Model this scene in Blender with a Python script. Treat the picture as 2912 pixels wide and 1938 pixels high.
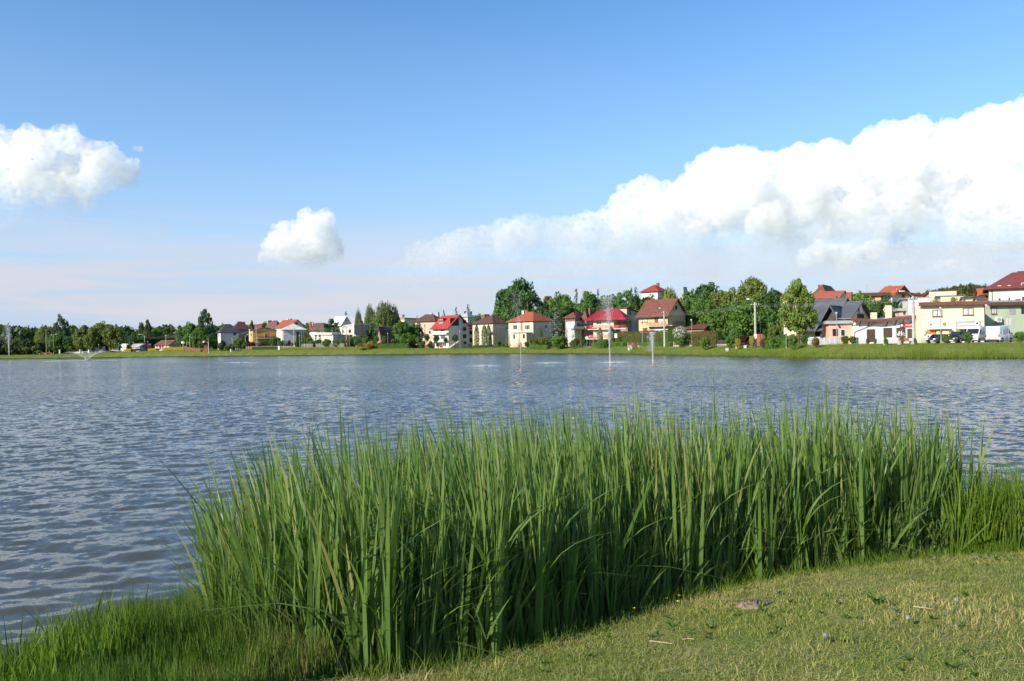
import bpy, math, random
import numpy as np
from mathutils import Vector, Matrix, noise as mnoise
for o in list(bpy.data.objects): bpy.data.objects.remove(o)
random.seed(7); rng = np.random.default_rng(7)
S = bpy.context.scene; COL = S.collection
# ---------------------------------------------------------------- camera
W0, H0 = 2912.0, 1938.0                 # the photograph's own pixel frame, used for measuring
F = W0 * 28 / 36
CAMZ = 2.8
ROLL = math.radians(0.9); PITCH = math.atan(13 / F)
cam = bpy.data.cameras.new('camera'); cam.lens = 28; cam.sensor_width = 36
cam.clip_start = 0.05; cam.clip_end = 60000
co = bpy.data.objects.new('camera', cam); COL.objects.link(co); S.camera = co
Rv = Vector((math.cos(ROLL), 0, -math.sin(ROLL))); Uv = Vector((math.sin(ROLL), 0, math.cos(ROLL))); Fv = Vector((0, 1, 0))
cp, sp = math.cos(PITCH), math.sin(PITCH)
Fv, Uv = Fv * cp + Uv * sp, Uv * cp - Fv * sp
co.matrix_world = Matrix(((Rv.x, Uv.x, -Fv.x, 0), (Rv.y, Uv.y, -Fv.y, 0), (Rv.z, Uv.z, -Fv.z, CAMZ), (0, 0, 0, 1)))
CAM = Vector((0, 0, CAMZ))
# ---------------------------------------------------------------- sun, sky, exposure
SUN_EL = math.radians(27); SUN_AZ = math.atan2(-0.785, -0.62)
sd = Vector((math.sin(SUN_AZ) * math.cos(SUN_EL), math.cos(SUN_AZ) * math.cos(SUN_EL), math.sin(SUN_EL)))
sl = bpy.data.lights.new('sun', 'SUN'); sl.energy = 4.4; sl.angle = math.radians(0.53); sl.color = (1.0, 0.905, 0.77)
so = bpy.data.objects.new('sun', sl); COL.objects.link(so); so.rotation_euler = (-sd).to_track_quat('-Z', 'Y').to_euler()
wd = bpy.data.worlds.new('World'); S.world = wd; wd.use_nodes = True
wn, wl = wd.node_tree.nodes, wd.node_tree.links
def N(nt, typ, **kw):
    n = nt.nodes.new(typ)
    for k, v in kw.items(): setattr(n, k, v)
    return n
SKYS = 0.13
nt = wd.node_tree; bg = wn['Background']; bg.inputs[1].default_value = SKYS
sky = N(nt, 'ShaderNodeTexSky', sky_type='NISHITA', sun_disc=False, sun_elevation=SUN_EL, sun_rotation=SUN_AZ,
        altitude=200, air_density=1.0, dust_density=0.15, ozone_density=2.6)
tc = N(nt, 'ShaderNodeTexCoord'); sx = N(nt, 'ShaderNodeSeparateXYZ'); wl.new(tc.outputs['Generated'], sx.inputs[0])
def vmath(nt, op, a, b=None):
    n = N(nt, 'ShaderNodeMath', operation=op)
    for i, v in enumerate((a, b)):
        if v is None: continue
        if isinstance(v, (int, float)): n.inputs[i].default_value = v
        else: nt.links.new(v, n.inputs[i])
    return n.outputs[0]
def ramp(nt, fac, stops, interp='EASE'):
    r = N(nt, 'ShaderNodeValToRGB'); r.color_ramp.interpolation = interp
    e = r.color_ramp.elements
    while len(e) < len(stops): e.new(0.5)
    for i, (p, c) in enumerate(stops):
        e[i].position = p; e[i].color = (c, c, c, 1) if isinstance(c, (int, float)) else (*c, 1)
    nt.links.new(fac, r.inputs[0]); return r.outputs[0]
def mixc(nt, fac, a, b, blend='MIX'):
    m = N(nt, 'ShaderNodeMix', data_type='RGBA', blend_type=blend)
    for i, v in ((0, fac), (6, a), (7, b)):
        if isinstance(v, (int, float)): m.inputs[i].default_value = v
        elif isinstance(v, tuple): m.inputs[i].default_value = (*v, 1) if len(v) == 3 else v
        else: nt.links.new(v, m.inputs[i])
    return m.outputs[2]
# thin veil of distant stratus low over the whole horizon, all the way round
mp = N(nt, 'ShaderNodeMapping'); mp.inputs['Scale'].default_value = (2.2, 2.2, 26); wl.new(tc.outputs['Generated'], mp.inputs[0])
nz = N(nt, 'ShaderNodeTexNoise'); nz.inputs['Scale'].default_value = 1.7; nz.inputs['Detail'].default_value = 7; nz.inputs['Roughness'].default_value = 0.58; nz.inputs['Distortion'].default_value = 0.6
wl.new(mp.outputs[0], nz.inputs['Vector'])
streak = ramp(nt, nz.outputs[0], [(0.30, 0.0), (0.60, 1.0)])
elev = ramp(nt, sx.outputs[2], [(0.0, 1.0), (0.075, 1.0), (0.115, 0.55), (0.175, 0.0)])
base = ramp(nt, sx.outputs[2], [(0.0, 0.95), (0.05, 0.82), (0.14, 0.50), (0.26, 0.18), (0.42, 0.0)])
hs = N(nt, 'ShaderNodeHueSaturation'); hs.inputs['Saturation'].default_value = 1.2; wl.new(sky.outputs[0], hs.inputs['Color'])
vk = 1.0 / SKYS
c1 = mixc(nt, base, hs.outputs[0], (0.275 * vk, 0.345 * vk, 0.485 * vk))
c2 = mixc(nt, vmath(nt, 'MULTIPLY', vmath(nt, 'MULTIPLY', streak, elev), 0.85), c1, (0.44 * vk, 0.435 * vk, 0.475 * vk))
wl.new(c2, bg.inputs[0])
vs = S.view_settings; vs.view_transform = 'Standard'; vs.look = 'None'; vs.gamma = 1; vs.exposure = 0.72; vs.use_curve_mapping = False
S.cycles.diffuse_bounces = 3; S.cycles.glossy_bounces = 3; S.cycles.transmission_bounces = 4
S.cycles.transparent_max_bounces = 12; S.cycles.caustics_reflective = False; S.cycles.caustics_refractive = False
S.cycles.use_denoising = True
# ---------------------------------------------------------------- measuring helpers
def ray(px, py):
    return Rv * ((px - W0 / 2) / F) + Uv * (-(py - H0 / 2) / F) + Fv
def P(px, py, D):                       # the point at depth D (metres along +Y) seen at that pixel
    r = ray(px, py); return CAM + r * (D / r.y)
def yh(px): return 1005 - 46 * px / W0
def ss(a, b, x):
    t = np.clip((np.asarray(x, float) - a) / (b - a), 0, 1); return t * t * (3 - 2 * t)
# ---------------------------------------------------------------- object helpers
def link(name, me, parent=None, loc=None):
    o = bpy.data.objects.new(name, me); COL.objects.link(o)
    if parent: o.parent = parent
    if loc is not None: o.location = loc
    return o
def tag(o, label=None, cat=None, group=None, kind=None):
    if label: o['label'] = label
    if cat: o['category'] = cat
    if group: o['group'] = group
    if kind: o['kind'] = kind
    return o
def empty(name, loc, rz=0.0, label=None, cat=None, group=None):
    o = bpy.data.objects.new(name, None); COL.objects.link(o); o.location = loc; o.rotation_euler = (0, 0, rz); o.empty_display_size = 0.2
    return tag(o, label, cat, group)
def npmesh(name, V, Q, mat=None, smooth=False, attr=None):
    """mesh from numpy: V (n,3), Q (m,3 or 4)"""
    V = np.asarray(V, np.float32); Q = np.asarray(Q, np.int32); k = Q.shape[1]
    me = bpy.data.meshes.new(name)
    me.vertices.add(len(V)); me.vertices.foreach_set('co', V.ravel())
    me.loops.add(Q.size); me.loops.foreach_set('vertex_index', Q.ravel())
    me.polygons.add(len(Q)); me.polygons.foreach_set('loop_start', np.arange(0, Q.size, k, dtype=np.int32))
    me.polygons.foreach_set('loop_total', np.full(len(Q), k, np.int32))
    if smooth: me.polygons.foreach_set('use_smooth', np.ones(len(Q), bool))
    if attr is not None:
        a = me.attributes.new('tint', 'FLOAT', 'POINT'); a.data.foreach_set('value', np.asarray(attr, np.float32))
    me.update(calc_edges=True)
    if mat: me.materials.append(mat)
    return me
class MB:
    def __init__(s): s.v = []; s.f = []
    def add(s, vs, fs):
        n = len(s.v); s.v += [tuple(v) for v in vs]; s.f += [tuple(i + n for i in f) for f in fs]; return s
    def box(s, x0, x1, y0, y1, z0, z1, mtx=None):
        vs = [Vector((x, y, z)) for z in (z0, z1) for y in (y0, y1) for x in (x0, x1)]
        if mtx is not None: vs = [mtx @ v for v in vs]
        return s.add(vs, [(0, 2, 3, 1), (4, 5, 7, 6), (0, 1, 5, 4), (2, 6, 7, 3), (0, 4, 6, 2), (1, 3, 7, 5)])
    def prism(s, poly, off):            # polygon (3-D points) swept by vector off
        n = len(poly); a = [Vector(p) for p in poly]; b = [p + Vector(off) for p in a]
        return s.add(a + b, [tuple(range(n - 1, -1, -1)), tuple(range(n, 2 * n))] + [(i, (i + 1) % n, n + (i + 1) % n, n + i) for i in range(n)])
    def tube(s, pts, rad, n=8, cap=True):
        pts = [Vector(p) for p in pts]; rings = []; vs = []; fs = []
        for i, p in enumerate(pts):
            d = (pts[min(i + 1, len(pts) - 1)] - pts[max(i - 1, 0)]).normalized()
            a = d.orthogonal().normalized() if abs(d.z) < 0.999 else Vector((1, 0, 0)); b = d.cross(a)
            r = rad[i] if isinstance(rad, (list, tuple)) else rad
            vs += [p + (a * math.cos(2 * math.pi * k / n) + b * math.sin(2 * math.pi * k / n)) * r for k in range(n)]
        for i in range(len(pts) - 1):
            for k in range(n): fs.append((i * n + k, i * n + (k + 1) % n, (i + 1) * n + (k + 1) % n, (i + 1) * n + k))
        if cap: fs += [tuple(range(n - 1, -1, -1)), tuple(range((len(pts) - 1) * n, len(pts) * n))]
        return s.add(vs, fs)
    def lathe(s, prof, c=(0, 0, 0), n=12):
        vs = []; fs = []
        for r, z in prof: vs += [(c[0] + r * math.cos(2 * math.pi * k / n), c[1] + r * math.sin(2 * math.pi * k / n), c[2] + z) for k in range(n)]
        for i in range(len(prof) - 1):
            for k in range(n): fs.append((i * n + k, i * n + (k + 1) % n, (i + 1) * n + (k + 1) % n, (i + 1) * n + k))
        fs += [tuple(range(n - 1, -1, -1)), tuple(range((len(prof) - 1) * n, len(prof) * n))]
        return s.add(vs, fs)
    def mesh(s, name, mat, smooth=False):
        me = bpy.data.meshes.new(name); me.from_pydata(s.v, [], s.f); me.update()
        if mat: me.materials.append(mat)
        if smooth: me.polygons.foreach_set('use_smooth', np.ones(len(me.polygons), bool))
        return me
    def obj(s, name, mat, parent=None, loc=None, smooth=False): return link(name, s.mesh(name, mat, smooth), parent, loc)
# ---------------------------------------------------------------- materials
MATS = {}
def M(name, col, rough=0.8, var=0.10, scale=1.5, spec=0.3, metal=0.0, bump=0.0, fine=0.0, streaks=0.0):
    if name in MATS: return MATS[name]
    m = bpy.data.materials.new(name); m.use_nodes = True; nt = m.node_tree; b = nt.nodes['Principled BSDF']
    b.inputs['Roughness'].default_value = rough; b.inputs['Metallic'].default_value = metal; b.inputs['Specular IOR Level'].default_value = spec
    g = N(nt, 'ShaderNodeNewGeometry'); n = N(nt, 'ShaderNodeTexNoise'); n.inputs['Scale'].default_value = scale; n.inputs['Detail'].default_value = 6; n.inputs['Roughness'].default_value = 0.62
    vec = g.outputs['Position']
    if streaks:
        mp = N(nt, 'ShaderNodeMapping'); mp.inputs['Scale'].default_value = (1, 1, 1 / streaks); nt.links.new(vec, mp.inputs[0]); vec = mp.outputs[0]
    nt.links.new(vec, n.inputs['Vector'])
    fac = ramp(nt, n.outputs[0], [(0.3, 0.0), (0.7, 1.0)])
    lo = tuple(c * (1 - var) for c in col); hi = tuple(min(1, c * (1 + var)) for c in col)
    nt.links.new(mixc(nt, fac, lo, hi), b.inputs['Base Color'])
    if bump:
        bp = N(nt, 'ShaderNodeBump'); bp.inputs['Strength'].default_value = bump; bp.inputs['Distance'].default_value = 0.02
        n2 = N(nt, 'ShaderNodeTexNoise'); n2.inputs['Scale'].default_value = fine or scale * 20; nt.links.new(g.outputs['Position'], n2.inputs['Vector'])
        nt.links.new(n2.outputs[0], bp.inputs['Height']); nt.links.new(bp.outputs[0], b.inputs['Normal'])
    MATS[name] = m; return m
def leafmat(name, c0, c1, c2=None, transl=0.35, rough=0.55, spec=0.25, scale=0.35, tint=False):
    """foliage: colour varies leaf by leaf and clump by clump, light comes through"""
    if name in MATS: return MATS[name]
    m = bpy.data.materials.new(name); m.use_nodes = True; nt = m.node_tree; nt.nodes.remove(nt.nodes['Principled BSDF'])
    g = N(nt, 'ShaderNodeNewGeometry'); n = N(nt, 'ShaderNodeTexNoise'); n.inputs['Scale'].default_value = scale; n.inputs['Detail'].default_value = 4
    nt.links.new(g.outputs['Position'], n.inputs['Vector'])
    fac = ramp(nt, n.outputs[0], [(0.3, 0.0), (0.7, 1.0)])
    if tint:
        a = N(nt, 'ShaderNodeAttribute', attribute_name='tint')
        r2 = N(nt, 'ShaderNodeValToRGB'); e = r2.color_ramp.elements; e[0].position = 0.0; e[0].color = (*c0, 1); e[1].position = 0.80; e[1].color = (*c1, 1)
        e2 = e.new(0.93); e2.color = (*(c2 or c1), 1)
        ad = vmath(nt, 'ADD', a.outputs['Fac'], vmath(nt, 'MULTIPLY', vmath(nt, 'SUBTRACT', n.outputs[0], 0.5), 0.35))
        nt.links.new(ad, r2.inputs[0]); col = r2.outputs[0]
    else:
        oi = N(nt, 'ShaderNodeObjectInfo')
        f2 = vmath(nt, 'ADD', vmath(nt, 'MULTIPLY', fac, 0.6), vmath(nt, 'MULTIPLY', oi.outputs['Random'], 0.4))
        rp = N(nt, 'ShaderNodeMapping')
        f3 = vmath(nt, 'ADD', vmath(nt, 'MULTIPLY', f2, 0.7), vmath(nt, 'MULTIPLY', g.outputs['Random Per Island'], 0.3))
        col = mixc(nt, f3, c0, c1)
    b = N(nt, 'ShaderNodeBsdfPrincipled'); b.inputs['Roughness'].default_value = rough; b.inputs['Specular IOR Level'].default_value = spec
    t = N(nt, 'ShaderNodeBsdfTranslucent'); mx = N(nt, 'ShaderNodeMixShader'); mx.inputs[0].default_value = transl
    nt.links.new(col, b.inputs['Base Color']); nt.links.new(mixc(nt, 0.5, col, (1.0, 1.0, 0.35), 'MULTIPLY'), t.inputs[0])
    nt.links.new(b.outputs[0], mx.inputs[1]); nt.links.new(t.outputs[0], mx.inputs[2])
    nt.links.new(mx.outputs[0], nt.nodes['Material Output'].inputs[0])
    MATS[name] = m; return m
# ---------------------------------------------------------------- the lake and the land round it
def shoreD(px): return np.interp(px, [0, 560, 960, 1260, 1580, 1700, 1850, 2000, 2200, 2400, 2650, 2912],
                                 [376, 336, 292, 270, 232, 212, 184, 159, 134, 118, 108, 101])
far = []
for px in range(-120, 3100, 60):
    D = float(shoreD(min(max(px, 0), 2912))) ; far.append(((px - 1456) / F * D, D))
LAKE = [(-330, 372)] + far + [(100, 84), (112, 50), (80, 22), (40, 16), (20, 12.5), (10, 11.2), (6, 10.3), (4.5, 9.95), (3.2, 9.6), (2, 9.1), (1, 8.4), (0, 7.6),
        (-1, 7.0), (-1.8, 7.0), (-2.6, 7.6), (-3.0, 8.0), (-3.6, 7.3), (-4.2, 6.6), (-5.5, 5.9), (-8, 5.4), (-14, 5.6), (-40, 12), (-160, 60), (-300, 190)]
LP = np.array(LAKE)
def lake_sd(x, y):                      # + on land, - in the lake
    x = np.atleast_1d(np.asarray(x, float)); y = np.atleast_1d(np.asarray(y, float))
    best = np.full(x.shape, 1e18); ins = np.zeros(x.shape, bool); n = len(LP)
    for i in range(n):
        ax, ay = LP[i]; bx, by = LP[(i + 1) % n]; dx, dy = bx - ax, by - ay
        t = np.clip(((x - ax) * dx + (y - ay) * dy) / (dx * dx + dy * dy), 0, 1)
        best = np.minimum(best, (x - ax - t * dx) ** 2 + (y - ay - t * dy) ** 2)
        c = ((ay > y) != (by > y)); 
        with np.errstate(divide='ignore', invalid='ignore'): ins ^= c & (x < (bx - ax) * (y - ay) / (by - ay if by != ay else 1e-9) + ax)
    d = np.sqrt(best); return np.where(ins, -d, d)
def wob(x, y, s, seed):                 # smooth pseudo-noise, a few crossed waves
    r = np.random.default_rng(seed); z = 0
    for k in range(7):
        a = r.uniform(0, 6.28); f = s * r.uniform(0.5, 2.2); z = z + np.sin((x * math.cos(a) + y * math.sin(a)) * f + r.uniform(0, 6.28)) / 7
    return z
def ground(x, y):
    x = np.atleast_1d(np.asarray(x, float)); y = np.atleast_1d(np.asarray(y, float))
    d = lake_sd(x, y); r = np.hypot(x, y); w = ss(22, 60, r)
    near = np.interp(d, [-60, -6, -1.5, 0, 0.7, 1.4, 3, 6, 12, 40], [-2.5, -0.9, -0.30, 0.0, 0.22, 0.42, 0.72, 1.05, 1.25, 1.9]) + 0.03 * wob(x, y, 1.6, 3) * ss(0.5, 2, d)
    bank = np.interp(d, [-60, -6, 0, 1.2, 3, 5.5, 8, 11, 30], [-2.5, -0.8, 0.0, 0.35, 0.95, 1.6, 1.95, 2.0, 2.05]) + 0.10 * wob(x, y, 0.45, 5) * ss(0.5, 3, d) * (1 - ss(7, 10, d))
    bank = bank + np.interp(x, [-260, -225, -150, -63, -20], [-0.3, -0.25, 0.95, 0.40, 0.0]) * ss(1.0, 9, d)
    slope = 0.085 * ss(-45, 35, x) + 0.012
    hill = slope * np.maximum(d - 32, 0); hill = 24 * (1 - np.exp(-hill / 24))
    far = 17 * np.exp(-(((x - 470) / 330) ** 2 + ((y - 900) / 260) ** 2)) + 14 * ss(500, 1100, r) * ss(-900, 200, x) * 0 + 8 * ss(420, 800, y)
    return near * (1 - w) + (bank + hill * ss(0, 1, w) + far * ss(60, 200, d)) * w
def gz(x, y): return float(ground(x, y)[0])
def FD(px, D):                          # distances along the left and middle shore, corrected to lie behind the shoreline
    return D + float(np.interp(px, [600, 612, 1000, 1300, 1450, 1560, 1640, 1690, 1830, 1910, 2300, 2912], [0, 26, 22, 24, 20, 10, 3, 8, 8, 4, 4, 5]))
def G(px, D, py=985):                   # ground point under that pixel column at depth D
    p = P(px, py, FD(px, D)); return Vector((p.x, p.y, gz(p.x, p.y)))
az = np.unique(np.concatenate([np.radians(np.linspace(-44, 44, 330)), np.radians(np.linspace(44, 316, 110))]))
rr = np.concatenate([[0.3], np.geomspace(0.8, 20, 70), np.geomspace(20.5, 600, 210), np.geomspace(620, 9000, 40)])
A, R_ = np.meshgrid(az, rr); X = (R_ * np.sin(A)).ravel(); Y = (R_ * np.cos(A)).ravel()
Z = ground(X, Y); nA, nR = len(az), len(rr)
i = np.arange((nR - 1) * (nA)).reshape(nR - 1, nA); j = (i // nA) * nA + (i % nA + 1) % nA
Q = np.stack([i, j, j + nA, i + nA], -1).reshape(-1, 4)
Q = np.concatenate([Q, ]); 
def ground_mat():
    m = bpy.data.materials.new('turf_soil'); m.use_nodes = True; nt = m.node_tree; b = nt.nodes['Principled BSDF']; b.inputs['Roughness'].default_value = 0.95; b.inputs['Specular IOR Level'].default_value = 0.1
    g = N(nt, 'ShaderNodeNewGeometry'); s = N(nt, 'ShaderNodeSeparateXYZ'); nt.links.new(g.outputs['Position'], s.inputs[0])
    def nz(sc, det=6, dist=0):
        n = N(nt, 'ShaderNodeTexNoise'); n.inputs['Scale'].default_value = sc; n.inputs['Detail'].default_value = det; n.inputs['Distortion'].default_value = dist; nt.links.new(g.outputs['Position'], n.inputs['Vector']); return n.outputs[0]
    c = mixc(nt, ramp(nt, nz(1.3), [(0.35, 0), (0.65, 1)]), (0.14, 0.18, 0.035), (0.25, 0.23, 0.08))
    c = mixc(nt, ramp(nt, nz(38, 8), [(0.42, 0), (0.62, 1)]), c, (0.10, 0.15, 0.024))
    c = mixc(nt, ramp(nt, nz(0.9, 4, 1.0), [(0.66, 0), (0.74, 0.8)]), c, (0.24, 0.19, 0.11))
    mud = ramp(nt, vmath(nt, 'ADD', s.outputs[2], vmath(nt, 'MULTIPLY', vmath(nt, 'SUBTRACT', nz(1.5), 0.5), 0.5)), [(0.18, 1.0), (0.40, 0.0)])
    c = mixc(nt, mud, c, (0.045, 0.036, 0.022))
    nt.links.new(c, b.inputs['Base Color'])
    bp = N(nt, 'ShaderNodeBump'); bp.inputs['Strength'].default_value = 0.7; bp.inputs['Distance'].default_value = 0.03
    nt.links.new(nz(45, 6), bp.inputs['Height']); nt.links.new(bp.outputs[0], b.inputs['Normal']); return m
tag(link('ground', npmesh('ground', np.stack([X, Y, Z], -1), Q, ground_mat(), True)), kind='structure')
# ---------------------------------------------------------------- water: real waves, finest close by
az = np.radians(np.linspace(-46, 46, 720)); rr = np.concatenate([np.geomspace(4.6, 60, 470), np.geomspace(60.6, 420, 50)])
A, R_ = np.meshgrid(az, rr); X = R_ * np.sin(A); Y = R_ * np.cos(A); Z = np.zeros_like(X)
step = np.maximum(R_ * (az[1] - az[0]), np.gradient(rr)[:, None])
wr = np.random.default_rng(21)
gust = 0.75 + 0.35 * wob(X, Y * 0.6, 0.05, 31) + 0.35 * wob(X, Y, 0.16, 32)
lost = np.zeros_like(X)                 # slope of the waves too fine for the mesh, handed to the material
PHF = [0.9 * wob(X, Y, 0.5, 100 + q) for q in range(5)]
for k in range(120):
    lam = 0.15 * (1.35 / 0.15) ** wr.uniform(0, 1); ang = math.radians(104) + wr.normal(0, 0.48)   # wind from the left shore towards the reeds
    kk = 2 * math.pi / lam; amp = 0.0018 * lam ** 0.95 * wr.uniform(0.5, 1.5)
    ph = (X * math.cos(ang) + Y * math.sin(ang)) * kk + wr.uniform(0, 6.28) + PHF[k % 5]
    cut = ss(2.2, 4.5, lam / step)
    lost += (1 - cut) * (amp * kk) ** 2 / 2; sn = np.sin(ph); Z += cut * amp * (sn + 0.25 * np.cos(2 * ph)) * gust
n1, n2 = X.shape
i = (np.arange(n1 - 1)[:, None] * n2 + np.arange(n2 - 1)[None, :]).ravel()
Qw = np.stack([i, i + 1, i + 1 + n2, i + n2], -1)
keep = lake_sd(X.ravel(), Y.ravel()) < 3.0; Qw = Qw[keep[Qw].any(1)]
def water_mat():
    m = bpy.data.materials.new('lake_water'); m.use_nodes = True; nt = m.node_tree; b = nt.nodes['Principled BSDF']
    b.inputs['Base Color'].default_value = (0.062, 0.062, 0.046, 1); b.inputs['Roughness'].default_value = 0.04; b.inputs['IOR'].default_value = 1.333
    g = N(nt, 'ShaderNodeNewGeometry'); at = N(nt, 'ShaderNodeAttribute', attribute_name='tint')
    tot = g.outputs['Normal']
    for sc, wt, base in ((2.2, 7.0, 0.06), (8.0, 5.0, 0.09)):
        n = N(nt, 'ShaderNodeTexNoise'); n.inputs['Scale'].default_value = sc; n.inputs['Detail'].default_value = 2; n.inputs['Distortion'].default_value = 0.4
        nt.links.new(g.outputs['Position'], n.inputs['Vector'])
        v = N(nt, 'ShaderNodeVectorMath', operation='SUBTRACT'); nt.links.new(n.outputs['Color'], v.inputs[0]); v.inputs[1].default_value = (0.5, 0.5, 0.5)
        v2 = N(nt, 'ShaderNodeVectorMath', operation='MULTIPLY'); nt.links.new(v.outputs[0], v2.inputs[0]); v2.inputs[1].default_value = (0.8, 1.0, 0.0)
        v3 = N(nt, 'ShaderNodeVectorMath', operation='SCALE'); nt.links.new(v2.outputs[0], v3.inputs[0]); nt.links.new(vmath(nt, 'ADD', vmath(nt, 'MULTIPLY', at.outputs['Fac'], wt), base), v3.inputs['Scale'])
        ad = N(nt, 'ShaderNodeVectorMath', operation='ADD'); nt.links.new(tot, ad.inputs[0]); nt.links.new(v3.outputs[0], ad.inputs[1]); tot = ad.outputs[0]
    vb = N(nt, 'ShaderNodeVectorMath', operation='SCALE'); vb.inputs[0].default_value = (-0.25, -1.0, 0.0); nt.links.new(vmath(nt, 'MULTIPLY', at.outputs['Fac'], 0.85), vb.inputs['Scale'])   # the visible, steeper face of the short wind waves
    ad = N(nt, 'ShaderNodeVectorMath', operation='ADD'); nt.links.new(tot, ad.inputs[0]); nt.links.new(vb.outputs[0], ad.inputs[1]); tot = ad.outputs[0]
    nm = N(nt, 'ShaderNodeVectorMath', operation='NORMALIZE'); nt.links.new(tot, nm.inputs[0]); nt.links.new(nm.outputs[0], b.inputs['Normal']); return m
LOST = np.sqrt(lost) * gust * 1.4
print('slope lost far', LOST[-1].mean(), 'near', LOST[0].mean())
tag(link('lake_water', npmesh('lake_water', np.stack([X.ravel(), Y.ravel(), Z.ravel()], -1), Qw, water_mat(), True, LOST.ravel())), kind='structure')
# ---------------------------------------------------------------- cumulus, real bodies several kilometres off
def cloud_mat(z0, z1, dens, size):
    """real vapour: white scattering volume, thinning out towards the base between heights z0 and z1"""
    m = bpy.data.materials.new('cloud_vapour'); m.use_nodes = True; nt = m.node_tree; nt.nodes.remove(nt.nodes['Principled BSDF'])
    g = N(nt, 'ShaderNodeNewGeometry'); sp_ = N(nt, 'ShaderNodeSeparateXYZ'); nt.links.new(g.outputs['Position'], sp_.inputs[0])
    n = N(nt, 'ShaderNodeTexNoise'); n.inputs['Scale'].default_value = 1.0 / size; n.inputs['Detail'].default_value = 3; n.inputs['Roughness'].default_value = 0.55; nt.links.new(g.outputs['Position'], n.inputs['Vector'])
    f = vmath(nt, 'DIVIDE', vmath(nt, 'SUBTRACT', sp_.outputs[2], z0), z1 - z0)
    f = ramp(nt, vmath(nt, 'ADD', f, vmath(nt, 'MULTIPLY', vmath(nt, 'SUBTRACT', n.outputs[0], 0.5), 0.8)), [(0.0, 0.0), (0.3, 0.06), (1.0, 1.0)])
    n2 = N(nt, 'ShaderNodeTexNoise'); n2.inputs['Scale'].default_value = 9.0 / size; n2.inputs['Detail'].default_value = 4; n2.inputs['Roughness'].default_value = 0.6; nt.links.new(g.outputs['Position'], n2.inputs['Vector'])
    f = vmath(nt, 'MULTIPLY', f, ramp(nt, n2.outputs[0], [(0.38, 0.02), (0.60, 1.6)], 'LINEAR'))
    v = N(nt, 'ShaderNodeVolumeScatter'); v.inputs['Color'].default_value = (0.805, 0.782, 0.762, 1); v.inputs['Anisotropy'].default_value = 0.0
    nt.links.new(vmath(nt, 'MULTIPLY', f, dens), v.inputs['Density'])
    nt.links.new(v.outputs[0], nt.nodes['Material Output'].inputs['Volume']); return m
S.cycles.volume_bounces = 14; S.cycles.max_bounces = 14; S.cycles.volume_step_rate = 0.2; S.cycles.volume_max_steps = 512
def ico(sub):
    import bmesh
    bm = bmesh.new(); bmesh.ops.create_icosphere(bm, subdivisions=sub, radius=1); bm.verts.ensure_lookup_table()
    v = np.array([x.co[:] for x in bm.verts]); f = np.array([[y.index for y in x.verts] for x in bm.faces]); bm.free(); return v, f
IV, IF = ico(2)
def cloud(label, D, spots, voxel, fade, seed, kids=16, kids2=7, disp=1.0, thick=1.0, dens=0.012):
    """spots: (px, py, radius px, depth offset in radii); fade: (pixel y where it is gone, pixel y where it is full)"""
    r = np.random.default_rng(seed); C = []; k = D / F
    for px, py, rad, dz in spots:
        p = P(px, py, D); R = rad * k; c = np.array(p) + np.array([0, dz * R, 0]); C.append((c, R))
        for q in range(kids):
            u = r.normal(0, 1, 3); u[2] += 0.35; u[1] -= 0.35; u /= np.linalg.norm(u); R1 = R * r.uniform(0.26, 0.50); c1 = c + u * R * r.uniform(0.72, 0.95); C.append((c1, R1))
            for q2 in range(kids2):
                u2 = r.normal(0, 1, 3) + u * 0.9; u2[2] += 0.2; u2 /= np.linalg.norm(u2); R2 = R1 * r.uniform(0.25, 0.45); C.append((c1 + u2 * R1 * r.uniform(0.75, 0.98), R2))
    C = [c for c in C if c[1] > voxel * 0.9]
    V = np.concatenate([IV * R * np.array([1, thick, 1]) + c for c, R in C]); Fc = np.concatenate([IF + n * len(IV) for n in range(len(C))])
    o = link('cloud', npmesh('cloud', V, Fc)); md = o.modifiers.new('r', 'REMESH'); md.mode = 'VOXEL'; md.voxel_size = voxel
    for sc, st in ((voxel * 14, voxel * 3.2), (voxel * 5, voxel * 1.4)):
        tx = bpy.data.textures.new('t', 'CLOUDS'); tx.noise_scale = sc; tx.noise_depth = 3
        d = o.modifiers.new('d', 'DISPLACE'); d.texture = tx; d.strength = st * disp; d.mid_level = 0.5; d.texture_coords = 'GLOBAL'
    dg = bpy.context.evaluated_depsgraph_get(); me = bpy.data.meshes.new_from_object(o.evaluated_get(dg)); o.modifiers.clear(); o.data = me
    z0 = CAMZ + D * (yh(spots[0][0]) - fade[0]) / F; z1 = CAMZ + D * (yh(spots[0][0]) - fade[1]) / F
    me.materials.clear(); me.materials.append(cloud_mat(z0, z1, dens, 0.06 * D))
    tag(o, label, 'cloud'); return o
top = np.array([(1130, 780), (1180, 705), (1250, 672), (1330, 658), (1400, 645), (1470, 615), (1560, 628), (1650, 618), (1720, 600), (1760, 562), (1800, 522), (1870, 510), (1905, 545), (1960, 500), (2010, 452), (2070, 417),
       (2150, 432), (2200, 450), (2250, 422), (2350, 408), (2430, 430), (2480, 388), (2560, 350), (2620, 362), (2680, 368), (2750, 332), (2850, 300), (2960, 285), (3100, 260), (3260, 300)])
cr = np.random.default_rng(4); spots = []
for px in np.arange(1160, 3240, 30):
    ty = np.interp(px, top[:, 0], top[:, 1]); rad = cr.uniform(28, 46) * (0.7 + 0.6 * min(1, (780 - ty) / 350)); spots.append((px, ty + rad * 0.92, rad, cr.uniform(-0.5, 0.5)))
    y = ty + rad * 1.6
    while y < 800:
        rd = cr.uniform(30, 62); spots.append((px + cr.uniform(-25, 25), y + rd * 0.5, rd, cr.uniform(-2.2, 0.8))); y += rd * cr.uniform(0.8, 1.3)
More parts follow.
